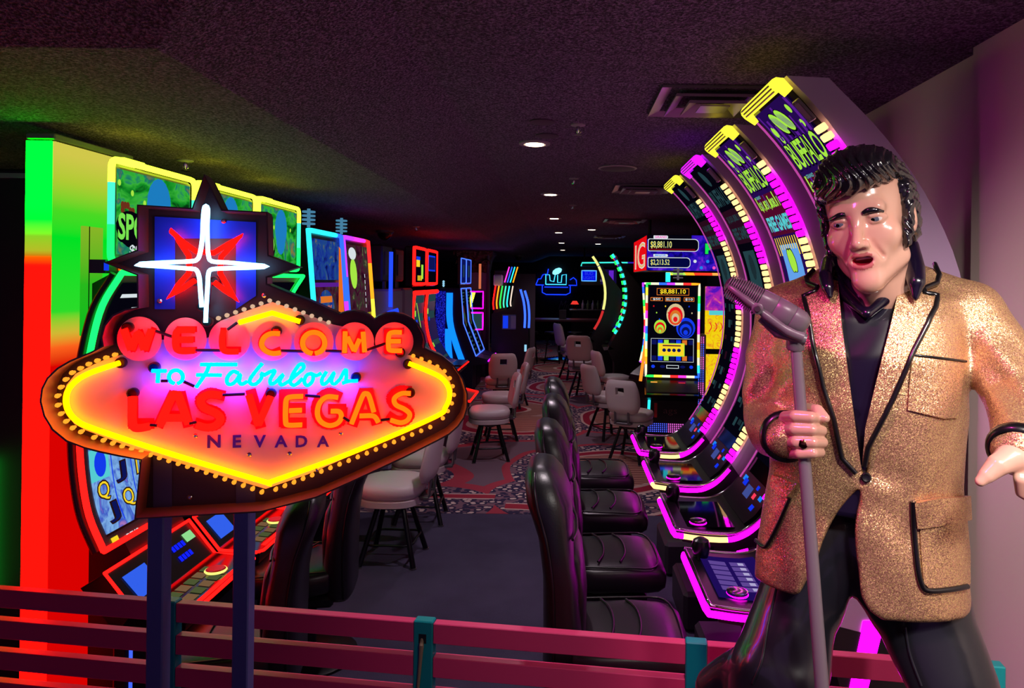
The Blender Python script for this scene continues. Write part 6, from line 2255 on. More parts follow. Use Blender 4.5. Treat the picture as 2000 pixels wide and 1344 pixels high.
# ---- torso, sleeves
TD = 1.60
rows = [(538, 1628, 1768, .03, .62), (556, 1585, 1815, .02, .72), (580, 1545, 1870, .01, .84), (620, 1520, 1892, .0, .94), (690, 1512, 1893, -.01, 1.0), (780, 1506, 1893, -.01, 1.02), (850, 1506, 1889, -.005, 1.0), (930, 1504, 1882, .0, .98), (1000, 1492, 1885, .0, 1.0), (1100, 1478, 1893, .0, 1.04), (1180, 1474, 1902, .0, 1.06), (1214, 1474, 1900, .0, 1.05)]
torso = loft(rows, TD, .130)
AL = [V(1536, 612, 1.61), V(1508, 700, 1.60), V(1504, 805, 1.585), V(1512, 842, 1.52), V(1534, 852, 1.415)]
AR = [V(1892, 612, 1.61), V(1946, 690, 1.57), V(1996, 775, 1.52), V(2003, 832, 1.45), V(1990, 876, 1.385)]


def jacket_base(cut=True):
    F = SDF()
    F.u(torso)
    F.u(cone(V(1640, 552, 1.63), AL[0], .045, .060), .04)
    F.u(cone(V(1770, 552, 1.63), AR[0], .045, .060), .04)
    F.u(chain(AL, [.058, .056, .058, .053, .043]), .022)
    F.u(chain(AR, [.060, .060, .064, .056, .042]), .016)
    if cut:
        F.s(polycut([(1640, 520), (1640, 600), (1648, 660), (1660, 760), (1672, 850), (1684, 915), (1690, 930), (1696, 880), (1712, 770), (1730, 690), (1748, 620), (1760, 520)], .9, 1.60), .006)
        F.s(polycut([(1690, 936), (1666, 962), (1640, 1000), (1605, 1062), (1580, 1130), (1562, 1163), (1500, 1300), (1760, 1300), (1716, 1212), (1695, 1192), (1680, 1165), (1671, 1100), (1673, 1000)], .9, 1.60), .006)
        F.s(polycut([(1400, 1120), (1474, 1128), (1496, 1142), (1530, 1156), (1552, 1162), (1570, 1158), (1590, 1170), (1590, 1420), (1400, 1420)], .9, 2.0), .006)
        F.s(polycut([(1590, 1100), (1671, 1100), (1673, 1150), (1680, 1172), (1695, 1196), (1716, 1214), (1740, 1300), (1500, 1300), (1562, 1163)], .9, 2.2), .006)
        F.s(polycut([(1702, 1204), (1722, 1213), (1780, 1216), (1850, 1214), (1882, 1208), (1896, 1197), (1903, 1178), (1960, 1178), (1960, 1420), (1690, 1420)], .9, 2.2), .010)
    return F


def wrinkle(p):
    px, Y = q2px(p)
    x, y = px[:, 0], px[:, 1]
    def g(cx_, cy_, sx_, sy_): return np.exp(-((x - cx_) / sx_) ** 2 - ((y - cy_) / sy_) ** 2)
    d = .0050 * np.sin((y * .85 + (x - 1500) * .9) / 11.) * g(1498, 770, 60, 80)
    d += .0050 * np.sin((y * .8 - (x - 1950) * .9) / 13.) * g(1962, 740, 70, 110)
    d += .0040 * np.sin((y + .5 * x) / 19.) * g(1560, 700, 50, 110)
    d += .0050 * np.sin((y * .55 - x * .8) / 24.) * g(1760, 1080, 110, 120)
    d += .0040 * np.sin((y * .9 + x * .6) / 21.) * g(1600, 1020, 80, 90)
    d += .0045 * np.sin((x * .9 + y * .35) / 26.) * g(1830, 900, 70, 110)
    d += .0060 * np.sin((x * .4 - y) / 20.) * g(1720, 950, 60, 40)
    return d


closed = jacket_base(False); closed.disp = wrinkle
jk = jacket_base(True); jk.disp = wrinkle
jv = mesh_sdf(jk, (-.42, 1.30, .98), (.50, 1.80, 1.80), .0055)
jacket = mk('jacket', [jv], [GOLD], statue, smooth_it=1)

# ---- shirt
sh = SDF()
sh.u(lambda p: np.maximum(torso(p, .014), V(1690, 985, 1.6)[2] - p[:, 2]))
sh.u(cone(V(1697, 600, 1.60), V(1702, 545, 1.585), .075, .062), .03)
sh.s(polycut([(1650, 500), (1655, 530), (1676, 566), (1694, 604), (1700, 606), (1712, 590), (1735, 556), (1752, 520), (1752, 490), (1650, 490)], .9, 1.62), .005)
def shirt_w(p):
    px, Y = q2px(p)
    return .002 * np.sin((px[:, 1] * .7 + px[:, 0] * .7) / 17.) * np.exp(-((px[:, 0] - 1690) / 60) ** 2)
sh.disp = shirt_w
svv = mesh_sdf(sh, (-.25, 1.38, 1.10), (.25, 1.80, 1.80), .006)
mk('shirt', [svv], [SHIRT], statue, smooth_it=1)

# ---- head frame
HD = 1.42
def rot(ax, a):
    return np.array(Matrix.Rotation(a, 3, ax))
HR = rot('Y', -R(8.0)) @ rot('Z', -R(14)) @ rot('X', R(7))
HS = .93
HC = V(1674.5, 432, HD) - HR @ np.array((0, -.084, .0)) * HS      # eyes land between the photo's


def hl(p): return ((p - HC) @ HR) / HS                # to head-local
def hw(q): return np.asarray(q, float) @ HR.T * HS + HC


def loc(f): return lambda p: f(hl(p)) * HS


head = SDF()
L = lambda f, k=0.0: head.u(loc(f), k)
C = lambda f, k=0.0: head.s(loc(f), k)
L(ell((0, .012, .040), (.079, .102, .092)))
L(ell((0, -.022, -.040), (.066, .070, .085)), .03)
L(cone((-.047, -.008, -.086), (0, -.066, -.118), .022, .024), .025)
L(cone((.047, -.008, -.086), (0, -.066, -.118), .022, .024), .025)
L(ell((0, -.080, -.118), (.022, .016, .018)), .02)
for s_ in (-1, 1):
    L(ell((s_ * .044, -.060, -.034), (.024, .020, .024)), .025)
L(cone((-.040, -.080, .021), (.040, -.080, .021), .0115, .0115), .018)
for s_ in (-1, 1):
    C(ell((s_ * .0335, -.098, .000), (.022, .019, .0120)), .010)
for s_ in (-1, 1):
    L(ell((s_ * .0335, -.0735, .0), (.0165, .0150, .0125)), .003)
    L(chain([(s_ * .0155, -.083, .001), (s_ * .026, -.0893, .0058), (s_ * .040, -.0868, .0064), (s_ * .052, -.0765, .001)], [.0026, .0038, .0040, .0026]), .004)
    L(chain([(s_ * .0165, -.083, -.001), (s_ * .028, -.0866, -.0072), (s_ * .040, -.0842, -.0072), (s_ * .052, -.0755, -.001)], [.0022, .0026, .0026, .0022]), .005)
L(chain([(0, -.086, .016), (0, -.098, -.014), (0, -.1135, -.043)], [.0080, .0084, .0108]), .013)
for s_ in (-1, 1):
    L(ell((s_ * .0125, -.099, -.0475), (.0080, .0120, .0072)), .007)
    C(ell((s_ * .0062, -.108, -.0548), (.0040, .0060, .0030)), .003)
L(ell((0, -.078, -.075), (.034, .022, .024)), .02)
C(ell((0, -.104, -.0785), (.0210, .030, .0112)), .004)
L(chain([(-.026, -.086, -.0735), (-.012, -.0985, -.0665), (0, -.1015, -.0680), (.012, -.0985, -.0665), (.026, -.086, -.0735)], [.0024, .0040, .0036, .0040, .0024]), .004)
L(chain([(-.025, -.086, -.0765), (-.013, -.0955, -.0895), (0, -.0985, -.0915), (.013, -.0955, -.0895), (.025, -.086, -.0765)], [.0024, .0040, .0046, .0040, .0024]), .004)
for s_ in (-1, 1):      # folds from nose to mouth, corner dimples
    C(cone((s_ * .022, -.094, -.046), (s_ * .034, -.080, -.076), .0026, .0026), .010)
    L(ell((s_ * .081, .012, -.012), (.009, .022, .032), rot('X', R(-12))), .006)
    C(ell((s_ * .091, .006, -.010), (.006, .011, .018)), .006)
L(cone((0, .020, -.07), (0, .050, -.20), .052, .056), .02)
head.u(cone(hw((0, .035, -.14)), V(1700, 590, 1.66), .055, .062), .02)


def lipmask(c):
    q = hl(c)
    x, y, z = q[:, 0], q[:, 1], q[:, 2]
    m = np.zeros(len(c), int)
    f1 = loc(chain([(-.026, -.086, -.0735), (-.012, -.0985, -.0665), (0, -.1015, -.0680), (.012, -.0985, -.0665), (.026, -.086, -.0735)], [.0024, .0040, .0036, .0040, .0024]))
    f2 = loc(chain([(-.025, -.086, -.0765), (-.013, -.0955, -.0895), (0, -.0985, -.0915), (.013, -.0955, -.0895), (.025, -.086, -.0765)], [.0024, .0040, .0046, .0040, .0024]))
    m[np.minimum(f1(c), f2(c)) < .0012] = 1
    inm = loc(ell((0, -.104, -.0785), (.0222, .031, .0121)))(c) < .0004
    m[inm & (y > -.0945) & (m == 0)] = 2
    m[inm & (y > -.093)] = 2
    return m


# ---- hands
def hand_fist():
    F = SDF()
    D0 = 1.372
    fing = [((1534, 815), (1553, 813), (1584, 815), (1600, 818), 12.0), ((1531, 839), (1552, 838), (1586, 839), (1604, 841), 12.4),
            ((1536, 864), (1555, 863), (1588, 864), (1606, 864), 12.2), ((1544, 886), (1562, 886), (1588, 885), (1602, 884), 10.6)]
    first = True
    for (a, b, c, d, r_) in fing:
        m_ = r_ * pxm(D0)
        pts = [V(*a, D0 + .030), V(*b, D0 - .004), V(*c, D0 - .008), V(*d, D0 + .018), V(d[0] - 12, d[1], D0 + .042)]
        F.u(chain(pts, [m_ * 1.05, m_ * 1.04, m_ * .98, m_ * .96, m_ * .85]), .0035 if not first else 0)
        first = False
    F.u(ell(V(1538, 850, D0 + .046), (.020, .030, .044)), .012)
    F.u(cone(V(1534, 850, D0 + .045), AL[4], .026, .026), .02)
    th = [V(1556, 812, D0 + .060), V(1578, 800, D0 + .042), V(1597, 801, D0 + .020), V(1612, 817, D0 + .004)]
    F.u(chain(th, [.014, .0125, .0105, .0085]), .006)
    return F


def hand_open():
    F = SDF()
    D0 = 1.37
    F.u(ell(V(1990, 893, D0), (.034, .026, .022), rot('Y', R(-12))))
    F.u(cone(V(2000, 885, D0 + .01), AR[4], .026, .027), .02)
    F.u(chain([V(1975, 893, D0 - .012), V(1950, 908, D0 - .026), V(1928, 928, D0 - .034), V(1915, 940, D0 - .038)], [.021, .018, .0130, .0088]), .014)
    for k, (x0, y0, x1, y1, x2, y2, r_) in enumerate(((2000, 905, 1992, 935, 1994, 962, .0100), (2014, 906, 2012, 940, 2006, 968, .0102), (2028, 905, 2030, 938, 2022, 964, .0098), (2041, 902, 2046, 930, 2040, 950, .0088))):
        F.u(chain([V(x0, y0, D0), V(x1, y1, D0 - .018), V(x2, y2, D0 - .006)], [r_ * 1.1, r_, r_ * .85]), .006)
    return F


inner = SDF()
inner.u(lambda p: np.maximum(torso(p, .030), V(1690, 900, 1.6)[2] - p[:, 2])).u(chain(AL, [.045, .040, .038, .034, .027]), .02).u(chain(AR, [.045, .040, .038, .034, .027]), .02)
figure = SDF()
figure.ops = list(head.ops)
for part, k in ((inner, .015), (hand_fist(), .0), (hand_open(), .0)):
    for i, (op, f, kk) in enumerate(part.ops):
        figure.ops.append((op, f, max(kk, k) if i == 0 else kk))
bv = mesh_sdf(figure, (-.40, 1.26, 1.12), (.50, 1.80, 2.02), .0024, slack=2.0)
FH = HC[2] - .16


def bodymat(c):
    m = np.zeros(len(c), int)
    sel = (c[:, 2] > FH) & (np.abs(c[:, 0] - HC[0]) < .12)
    m[sel] = lipmask(c[sel])
    return m


body = mk('body', [bv], [SKIN, LIPM, MOUTHM], statue, bodymat, smooth_it=1)

# eyes, brows, teeth
for s_ in (-1, 1):
    b = MB()
    cq = np.array((s_ * .0335, -.0735, .0))
    ew = P('eye_white', (214, 205, 200), .12, coat=.5)
    ei = P('eye_iris', (92, 100, 112), .1, coat=.6)
    ep = P('eye_pupil', (6, 6, 8), .08, coat=.6)
    gz = np.array((-.22, -.95, -.16)); gz /= np.linalg.norm(gz)
    vs, fs, ms = [], [], []
    n1, n2 = 12, 20
    axu = np.cross(gz, (0, 0, 1)); axu /= np.linalg.norm(axu); axv = np.cross(axu, gz)
    for i in range(n1 + 1):
        a = math.pi * .62 * (i / n1) ** 1.2
        for j in range(n2):
            t_ = 2 * math.pi * j / n2
            rr = np.array((.0172, .0166, .0150))
            d = gz * math.cos(a) + (axu * math.cos(t_) + axv * math.sin(t_)) * math.sin(a)
            vs.append(q2w(hw(cq + d * rr))[0])
    for i in range(n1):
        for j in range(n2):
            fs.append([i * n2 + j, i * n2 + (j + 1) % n2, (i + 1) * n2 + (j + 1) % n2, (i + 1) * n2 + j])
            ms.append(2 if i < 2 else (1 if i < 5 else 0))
    b.add(vs, fs, ms)
    b.build('eye', [ew, ei, ep], statue, world=True, sharp=80)


def march(F, pxs, D0=1.1, D1=1.75, off=0.0):
    """where photo rays meet the surface F; returns (u, D, z) points pushed out by off"""
    out = np.array([V(x, y, 1.0) for x, y in pxs])
    d = np.full(len(out), D0)
    for _ in range(70):
        p = out * d[:, None]
        p[:, 2] = CAMH + (out[:, 2] - CAMH) * d
        e = F(p)
        d = np.minimum(d + np.clip(e, -.02, .04) * .75, D1)
    p = out * d[:, None]
    p[:, 2] = CAMH + (out[:, 2] - CAMH) * d
    eps = .002
    g = np.stack([F(p + eps * np.eye(3)[a]) - F(p - eps * np.eye(3)[a]) for a in range(3)], 1)
    g /= np.linalg.norm(g, axis=1)[:, None] + 1e-9
    return p + g * off, g


def dense(pts, step=6):
    out = []
    for i in range(len(pts) - 1):
        (x0, y0), (x1, y1) = pts[i], pts[i + 1]
        k = max(1, int(math.hypot(x1 - x0, y1 - y0) / step))
        out += [(x0 + (x1 - x0) * j / k, y0 + (y1 - y0) * j / k) for j in range(k)]
    return out + [pts[-1]]


def piping(name, F, pts, r_, mat, off=.001, sm=True):
    pp_ = [(p.x, p.y) for p in smooth([Vector((*q, 0)) for q in pts], 5)] if sm and len(pts) > 2 else pts
    p, g = march(F, dense(pp_, 6), off=off)
    w_ = q2w(p)
    b = MB(); b.tube([Vector(x) for x in w_], r_ if not callable(r_) else [r_(i / (len(w_) - 1)) for i in range(len(w_))], 8)
    return b.build(name, mat, statue, world=True, sharp=80)


def patch(name, F, poly, mat, h0, h1, step=9, sm=False):
    from mathutils.geometry import delaunay_2d_cdt
    P_ = dense(list(poly) + [poly[0]], step)[:-1]
    xs = [p[0] for p in P_]; ys_ = [p[1] for p in P_]
    n = len(P_)
    def inside(x, y):
        c = False
        for i in range(n):
            (x0, y0), (x1, y1) = P_[i], P_[(i + 1) % n]
            if (y0 > y) != (y1 > y) and x < x0 + (y - y0) * (x1 - x0) / (y1 - y0): c = not c
        return c
    def dist(x, y): return min((x - a) ** 2 + (y - c) ** 2 for a, c in P_)
    pts = list(P_)
    yy = min(ys_) + step / 2
    row = 0
    while yy < max(ys_):
        xx = min(xs) + (step / 2 if row % 2 else 0)
        while xx < max(xs):
            if inside(xx, yy) and dist(xx, yy) > (step * .55) ** 2: pts.append((xx, yy))
            xx += step
        yy += step * .87; row += 1
    vs, _, fs, _, _, _ = delaunay_2d_cdt([Vector(p) for p in pts], [(i, (i + 1) % n) for i in range(n)], [], 1, 1e-4)
    px = [(v.x, v.y) for v in vs]
    p, g = march(F, px)
    top = q2w(p + g * h1); bot = q2w(p + g * h0)
    m = len(px)
    b = MB()
    b.add([Vector(x) for x in top], [list(f) for f in fs])
    b.add([Vector(x) for x in bot], [list(f)[::-1] for f in fs])
    from collections import Counter
    ec = Counter()
    for f in fs:
        for i in range(3):
            a, c = f[i], f[(i + 1) % 3]
            ec[(min(a, c), max(a, c))] += 1
    for (a, c), k in ec.items():
        if k == 1:
            b.f.append([a, c, m + c, m + a]); b.m.append(0)
    # weld the rim by sharing indices (top and bottom were added separately, same order)
    return b.build(name, mat, statue, world=True, sharp=50)


def qh(q): return Vector(q2w(hw(q))[0])


for pts in ([(1651, 419), (1640, 421), (1628, 427), (1616, 431)], [(1684, 417), (1696, 411), (1710, 410), (1725, 413)]):
    piping('eyebrow', head, pts, lambda t: .0026 + .0032 * math.sin(math.pi * min(1, .12 + t * .95)), HAIRM, .0)
b = MB()
b.tube([Vector(x) for x in q2w(hw(np.array([tuple(x) for x in smooth([(-.014, -.0835, -.0745), (0, -.0885, -.0735), (.014, -.0835, -.0745)], 4)])))], .0030, 6)
b.build('upper_teeth', P('teeth_paint', (214, 196, 190), .2, coat=.4), statue, world=True, sharp=80)

# ---- hair
hair = SDF()
H_ = lambda f, k=0.0: hair.u(loc(f), k)
H_(ell((0, .030, .050), (.088, .112, .092)))
H_(ell((.0, .078, -.03), (.066, .055, .085)), .03)
hair.s(loc(lambda q: np.maximum(np.maximum(q[:, 1] + .028 - .25 * np.abs(q[:, 0]), q[:, 2] - .072), -q[:, 2] - .3)), .012)
H_(chain([(-.058, -.050, .068), (-.044, -.082, .078), (-.01, -.094, .083), (.032, -.084, .090), (.058, -.052, .092)], [.024, .029, .032, .030, .024]), .018)
H_(ell((-.002, -.034, .108), (.070, .066, .040)), .03)
for s_ in (-1, 1):
    H_(chain([(s_ * .080, -.012, .050), (s_ * .0815, -.018, .0), (s_ * .0775, -.026, -.030), (s_ * .073, -.034, -.060)], [.016, .0120, .0120, .0090]), .012)
    H_(ell((s_ * .076, .040, -.005), (.016, .035, .06)), .02)
hair.s(loc(ell((.094, .006, -.014), (.020, .016, .026))), .006)


def strands(p):
    q = hl(p)
    x, y, z = q[:, 0], q[:, 1], q[:, 2]
    front = 1 / (1 + np.exp((y + .02) / .012))
    ph = x * 330 + 5 * np.sin(z * 60 + x * 22) + y * 90
    ph2 = z * 330 + y * 120 + 4 * np.sin(x * 40 + z * 30)
    return .0021 * (front * np.sin(ph) + (1 - front) * np.sin(ph2)) + .0008 * np.sin(ph * 2.3 + ph2 * .4)


hair.disp = strands
hv2 = mesh_sdf(hair, HC - .18, HC + np.array((.18, .24, .22)), .0024, slack=2.2)
mk('hair', [hv2], [HAIRM], statue)

# ---- high black shirt collar with its points
b = MB()
for pts, wdt, nm in (([(1606, 500, 1.545), (1610, 535, 1.50), (1621, 560, 1.47), (1618, 580, 1.462)], (24, 32, 26, 8), 'l'),
                     ([(1766, 485, 1.56), (1778, 530, 1.50), (1788, 555, 1.475), (1792, 584, 1.468)], (26, 40, 34, 8), 'r')):
    pass
colr = SDF()
colr.u(chain([V(1630, 500, 1.60), V(1630, 545, 1.565), V(1650, 575, 1.52), V(1690, 612, 1.475)], [.016, .016, .013, .008]))
colr.u(chain([V(1762, 478, 1.60), V(1766, 535, 1.56), V(1745, 570, 1.52), V(1697, 612, 1.475)], [.018, .018, .014, .008]), .01)
colr.u(chain([V(1630, 510, 1.60), V(1700, 505, 1.70), V(1765, 490, 1.60)], [.018, .02, .018]), .02)
colr.u(chain([V(1616, 512, 1.575), V(1612, 540, 1.505), V(1617, 562, 1.485), V(1621, 579, 1.478)], [.012, .014, .012, .006]), .014)
colr.u(chain([V(1776, 482, 1.58), V(1785, 525, 1.525), V(1790, 552, 1.485), V(1788, 582, 1.478)], [.018, .020, .016, .006]), .014)
cv = mesh_sdf(colr, V(1590, 625, 1.42) + np.array((0, 0, 0)), V(1830, 455, 1.75) + np.array((.02, .02, .02)), .0035, slack=2.0)
mk('shirt_collar', [cv], [SHIRT], statue, smooth_it=1)

# ---- lapels, piping, pockets, button, cuffs
llap = [(1596, 540), (1582, 556), (1601, 566), (1597, 576), (1577, 584), (1583, 612), (1596, 680), (1611, 750), (1631, 812), (1647, 890), (1672, 920), (1682, 914), (1666, 795), (1645, 640), (1638, 556)]
rlap = [(1818, 532), (1830, 543), (1824, 558), (1800, 570), (1803, 580), (1824, 584), (1821, 602), (1780, 683), (1740, 778), (1694, 866), (1688, 905), (1684, 905), (1690, 834), (1710, 749), (1745, 612), (1757, 556)]
patch('lapel', closed, llap, GOLD, -.002, .009)
patch('lapel', closed, rlap, GOLD, -.002, .009)
lw = .0052
piping('lapel_piping', closed, [(1592, 534), (1577, 549), (1581, 559), (1600, 567)], lw, TRIM, .009, False)
piping('lapel_piping', closed, [(1600, 567), (1596, 575), (1574, 583), (1580, 612), (1593, 680), (1609, 752), (1629, 814), (1645, 892), (1671, 922)], lw, TRIM, .009, False)
piping('lapel_piping', closed, [(1822, 524), (1833, 543), (1827, 560), (1801, 571)], lw, TRIM, .009, False)
piping('lapel_piping', closed, [(1801, 571), (1804, 580), (1827, 583), (1823, 604), (1783, 684), (1743, 778), (1696, 870), (1688, 908)], lw, TRIM, .009, False)
patch('breast_pocket', closed, [(1781, 695), (1879, 707), (1873, 760), (1866, 814), (1840, 816), (1772, 800), (1775, 750)], GOLD, -.002, .006)
piping('pocket_edge', closed, [(1781, 694), (1830, 700), (1880, 706)], .0024, TRIM, .007, False)
patch('hip_pocket', closed, [(1795, 1024), (1884, 1014), (1890, 1080), (1890, 1140), (1815, 1150), (1802, 1138), (1797, 1080)], GOLD, -.002, .005)
patch('pocket_flap', closed, [(1783, 980), (1830, 970), (1884, 968), (1886, 1014), (1830, 1024), (1788, 1030)], GOLD, .001, .011)
piping('pocket_edge', closed, [(1782, 978), (1783, 1028), (1789, 1100), (1797, 1138), (1810, 1152), (1850, 1150), (1884, 1144)], .0052, TRIM, .005)
patch('pocket_flap', closed, [(1516, 926), (1538, 934), (1562, 944), (1552, 958), (1540, 974), (1526, 966), (1512, 950)], GOLD, .001, .010)
piping('pocket_edge', closed, [(1545, 972), (1524, 1020), (1504, 1060), (1494, 1068), (1480, 1056)], .0042, TRIM, .004)
p, g = march(closed, [(1691, 932)], off=.004)
bw = Vector(q2w(p)[0])
b = MB(); b.lathe([(.0, -.004), (.0095, -.003), (.0095, .003), (.007, .005), (.003, .004)], bw, 16, rot=Vector(q2w(g)[0]).to_track_quat('Z', 'Y').to_matrix()); b.build('button', TRIM, statue, world=True)


def cuff(c, ax, r_, ln=.02):
    cw, aw = Vector(q2w(c)[0]), Vector(q2w(ax)[0])
    ro = aw.to_track_quat('Z', 'Y').to_matrix()
    b = MB()
    b.lathe([(r_ * .8, -ln), (r_, -ln * .8), (r_ * 1.04, 0), (r_, ln * .8), (r_ * .86, ln), (r_ * .78, ln * .3)], cw, 28, rot=ro)
    return b.build('cuff', TRIM, statue, world=True, sharp=60)


d1 = AL[4] - AL[3]; d1 /= np.linalg.norm(d1)
cuff(AL[4] + d1 * .004, d1, .0475, .013)
d2 = AR[4] - AR[3]; d2 /= np.linalg.norm(d2)
cuff(AR[4] + d2 * .004, d2, .0470, .011)
# ring on the fist
rc = V(1569, 864, 1.362)
b = MB()
b.lathe([(.0122, -.004), (.0134, -.003), (.0134, .003), (.0122, .004)], Vector(q2w(V(1569, 864, 1.374))[0]), 18, rot=Vector(q2w([(1, 0, 0)])[0]).to_track_quat('Z', 'Y').to_matrix())
b.lathe([(.0072, -.002), (.0085, .002), (.004, .005)], Vector(q2w(V(1569, 867, 1.3585))[0]), 12, rot=Vector(q2w([(0, -1, 0)])[0]).to_track_quat('Z', 'Y').to_matrix())
b.build('finger_ring', P('ring_bronze', (150, 100, 70), .2, 1), statue, world=True)

# ---- trousers, shoes, plinth
tr = SDF()
tr.u(ell(V(1668, 1075, 1.62), (.165, .098, .15)))
LL = [V(1590, 1110, 1.615), V(1553, 1200, 1.585), V(1525, 1300, 1.55), V(1500, 1400, 1.54), V(1450, 1700, 1.60), V(1430, 1850, 1.62)]
LR = [V(1785, 1110, 1.615), V(1808, 1220, 1.60), V(1850, 1330, 1.57), V(1885, 1440, 1.56), V(1940, 1700, 1.60), V(1950, 1880, 1.62)]
tr.u(chain(LL, [.092, .086, .096, .092, .080, .085]), .03)
tr.u(chain(LR, [.094, .090, .088, .086, .080, .085]), .03)
tr.u(cone(V(1480, 1290, 1.60), V(1400, 1345, 1.66), .045, .050), .04)
tr.s(polycut([(1664, 1158), (1690, 1195), (1712, 1236), (1745, 1295), (1775, 1350), (1850, 1500), (1560, 1500), (1620, 1350), (1632, 1280), (1645, 1220)], .9, 3.0), .010)


def tw(p):
    px, Y = q2px(p)
    x, y = px[:, 0], px[:, 1]
    def g(cx_, cy_, sx_, sy_): return np.exp(-((x - cx_) / sx_) ** 2 - ((y - cy_) / sy_) ** 2)
    d = .006 * np.sin((y * .8 + x * .6) / 22.) * g(1560, 1290, 90, 90)
    d += .006 * np.sin((x * .8 - y * .3) / 21.) * g(1690, 1090, 60, 80)
    d += .004 * np.sin((x - y * .35) / 24.) * g(1840, 1290, 80, 90)
    d += .007 * np.sin((y * .9 - x * .5) / 26.) * g(1450, 1310, 60, 50)
    return d


tr.disp = tw
lo = np.array((-.75, 1.40, .20)); hi_ = np.array((.60, 2.15, 1.32))
tv = mesh_sdf(tr, lo, hi_, .009)
mk('trousers', [tv], [TROUS], statue, smooth_it=1)
for crease in ([(1520, 1130), (1500, 1220), (1488, 1290), (1470, 1335)], [(1768, 1225), (1778, 1280), (1800, 1340)]):
    piping('trouser_seam', tr, crease, .0028, TROUS, .0)
PL = .22
for q, dx in ((LL[5], -.02), (LR[5], .02)):
    w_ = q2w(q)[0]
    b = MB()
    loftbox(b, [((w_[0] + dx, w_[1] - .07, z), a, c, (1, 0, 0), (0, 1, 0)) for z, a, c in ((PL, .05, .13), (PL + .02, .053, .135), (PL + .06, .047, .115), (PL + .10, .04, .07), (PL + .16, .045, .05))], p=2.6)
    b.build('shoe', P('shoe_black', (10, 10, 12), .15, coat=.5), statue, world=True, sharp=70)
b = MB(); b.box((st0[0] + .05, st0[1] + .02, PL / 2), (1.0, .50, PL), bev=.02); b.build('plinth', P('plinth_black', (18, 17, 22), .4), statue, world=True)

# ------------------------------------------------------------------ vintage microphone on its stand
MD = 1.366
mt_ = P('mic_grey_paint', (122, 110, 120), .36, .15)
mg_ = P('mic_dark_paint', (70, 60, 68), .4, .1)
foot = q2w(V(1610, 1344, 1.385))[0]
topq = V(1554, 668, 1.378)
axis = (V(1602, 1300, 1.384) - topq)
k = (PL + .02 - topq[2]) / axis[2]
footq = topq + axis * k
fw = q2w(footq)[0]
mic = thing('microphone_stand', 'grey vintage microphone on a tall stand held by the gold jacket singer', 'microphone', (fw[0], fw[1], PL))
b = MB(); b.tube([Vector(q2w(topq)[0]), Vector(fw)], [.0105, .0150], 16); b.build('pole', mt_, mic, world=True, sharp=80)
b = MB(); b.lathe([(.10, 0), (.10, .012), (.085, .025), (.03, .035), (.016, .06)], (fw[0], fw[1], PL), 24); b.build('base', mt_, mic, world=True)
b = MB()
a0 = Vector(q2w(V(1556, 640, 1.376))[0]); a1 = Vector(q2w(V(1553, 684, 1.380))[0])
b.tube([a0, a0.lerp(a1, .1), a0.lerp(a1, .92), a1], [.015, .0175, .0165, .014], 16); b.build('swivel_collar', mt_, mic, world=True, sharp=50)
m0 = Vector(q2w(V(1562, 634, MD))[0]); m1 = Vector(q2w(V(1424, 556, MD - .02))[0])
ax = (m1 - m0).normalized()
vw = Vector(q2w([(0, -1, 0)])[0])
nv = (vw - ax * vw.dot(ax)).normalized()      # towards the viewer
nu = ax.cross(nv)
if nu.z < 0: nu = -nu
Lm = (m1 - m0).length


def mring(s, a, c, up=0.0): return (m0 + ax * (Lm * s) + nu * up, a, c, nu, nv)


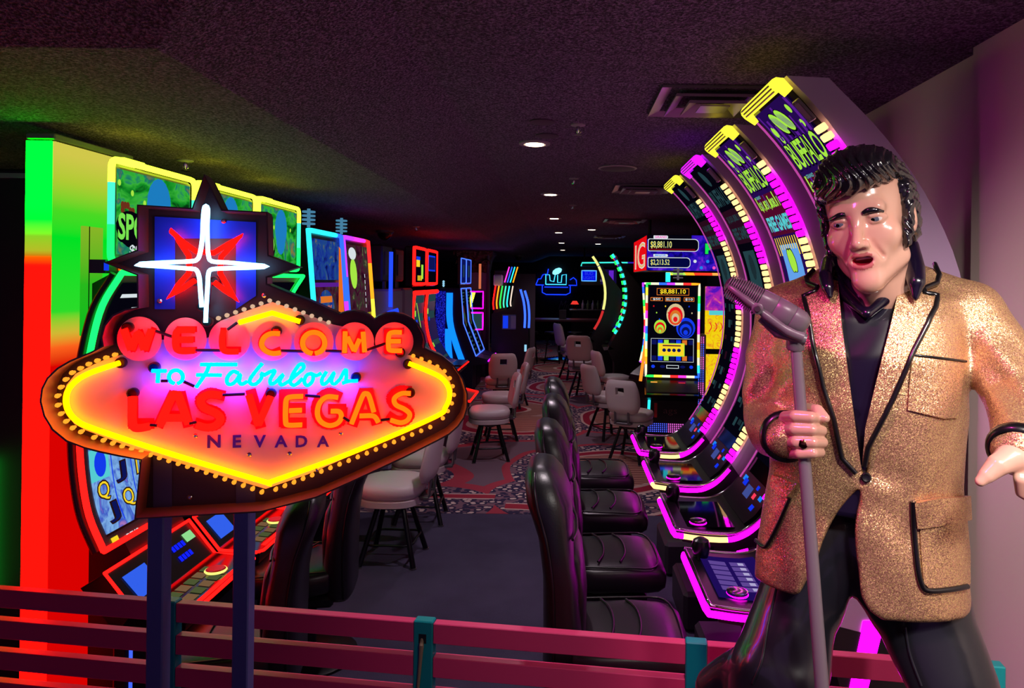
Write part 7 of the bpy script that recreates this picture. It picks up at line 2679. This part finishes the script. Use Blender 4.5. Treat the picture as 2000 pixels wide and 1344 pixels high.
b = MB()
loftbox(b, [mring(-.10, .006, .006, .006), mring(-.07, .016, .017, .004), mring(.0, .0215, .023, .004), mring(.12, .023, .025, .004), mring(.13, .0215, .0235, .004), mring(.14, .023, .025, .004), mring(.36, .023, .025, .004), mring(.37, .0215, .0235, .004), mring(.38, .023, .025, .004), mring(.58, .0225, .0245, .003)], n=30, p=2.6)
b.build('body_shell', mt_, mic, world=True, sharp=50)
b = MB()
loftbox(b, [mring(.57, .0205, .0225, .003), mring(.80, .0205, .0225, .002), mring(.95, .0175, .0200, .0), mring(1.03, .0125, .0150, .0), mring(1.05, .006, .008, .0)], n=30, p=2.6)
b.build('grille_core', mg_, mic, world=True, sharp=50)
for i in range(15):
    s = .60 + .029 * i
    f = 1.0 if s < .8 else 1 - (s - .8) * .9
    c = m0 + ax * (Lm * s) + nu * (.003 - .004 * max(0, s - .8))
    pts = [c + nu * (math.cos(t) * .0225 * f) + nv * (math.sin(t) * .0245 * f) for t in np.linspace(R(15), R(165), 12)]
    b = MB(); b.tube(pts, .0013, 5); b.build('grille_rib', mt_, mic, world=True, sharp=80)
for i in range(16):
    s = .56 + .028 * i
    f = 1.0 if s < .8 else 1 - (s - .8) * .9
    c = m0 + ax * (Lm * s) - nu * (.012 * f)
    b = MB(); b.tube([c + nv * (.022 * f) + nu * .002, c + nv * (.018 * f) - nu * .012], .0014, 5); b.build('lower_rib', mt_, mic, world=True, sharp=80)
b = MB()
path = [m0 + ax * (Lm * s) - nu * o_ + nv * v_ for s, o_, v_ in ((-.10, .016, .010), (.1, .019, .016), (.35, .015, .022), (.6, .009, .0255), (.85, .004, .0225), (1.02, .001, .012))]
b.tube(smooth(path, 4), [.010] * 5 + [.0085] * 5 + [.007] * 5 + [.006] * 5 + [.004], 10); b.build('side_band', mt_, mic, world=True, sharp=80)
b = MB(); b.tube([m0 + ax * (Lm * -.16) - nu * .018, m0 + ax * (Lm * .18) - nu * .030, m0 + ax * (Lm * .45) - nu * .024], [.010, .013, .008], 12); b.build('under_yoke', mt_, mic, world=True, sharp=80)
for r_, dz, m_, nm in ((.0105, .004, mt_, 'pivot_knob'), (.006, .008, mg_, 'pivot_screw')):
    b = MB(); b.lathe([(r_, -.006), (r_, dz - .001), (r_ * .8, dz)], m0 + ax * (Lm * .55) - nu * .010 + nv * .029, 16, rot=nv.to_track_quat('Z', 'Y').to_matrix()); b.build(nm, m_, mic, world=True)
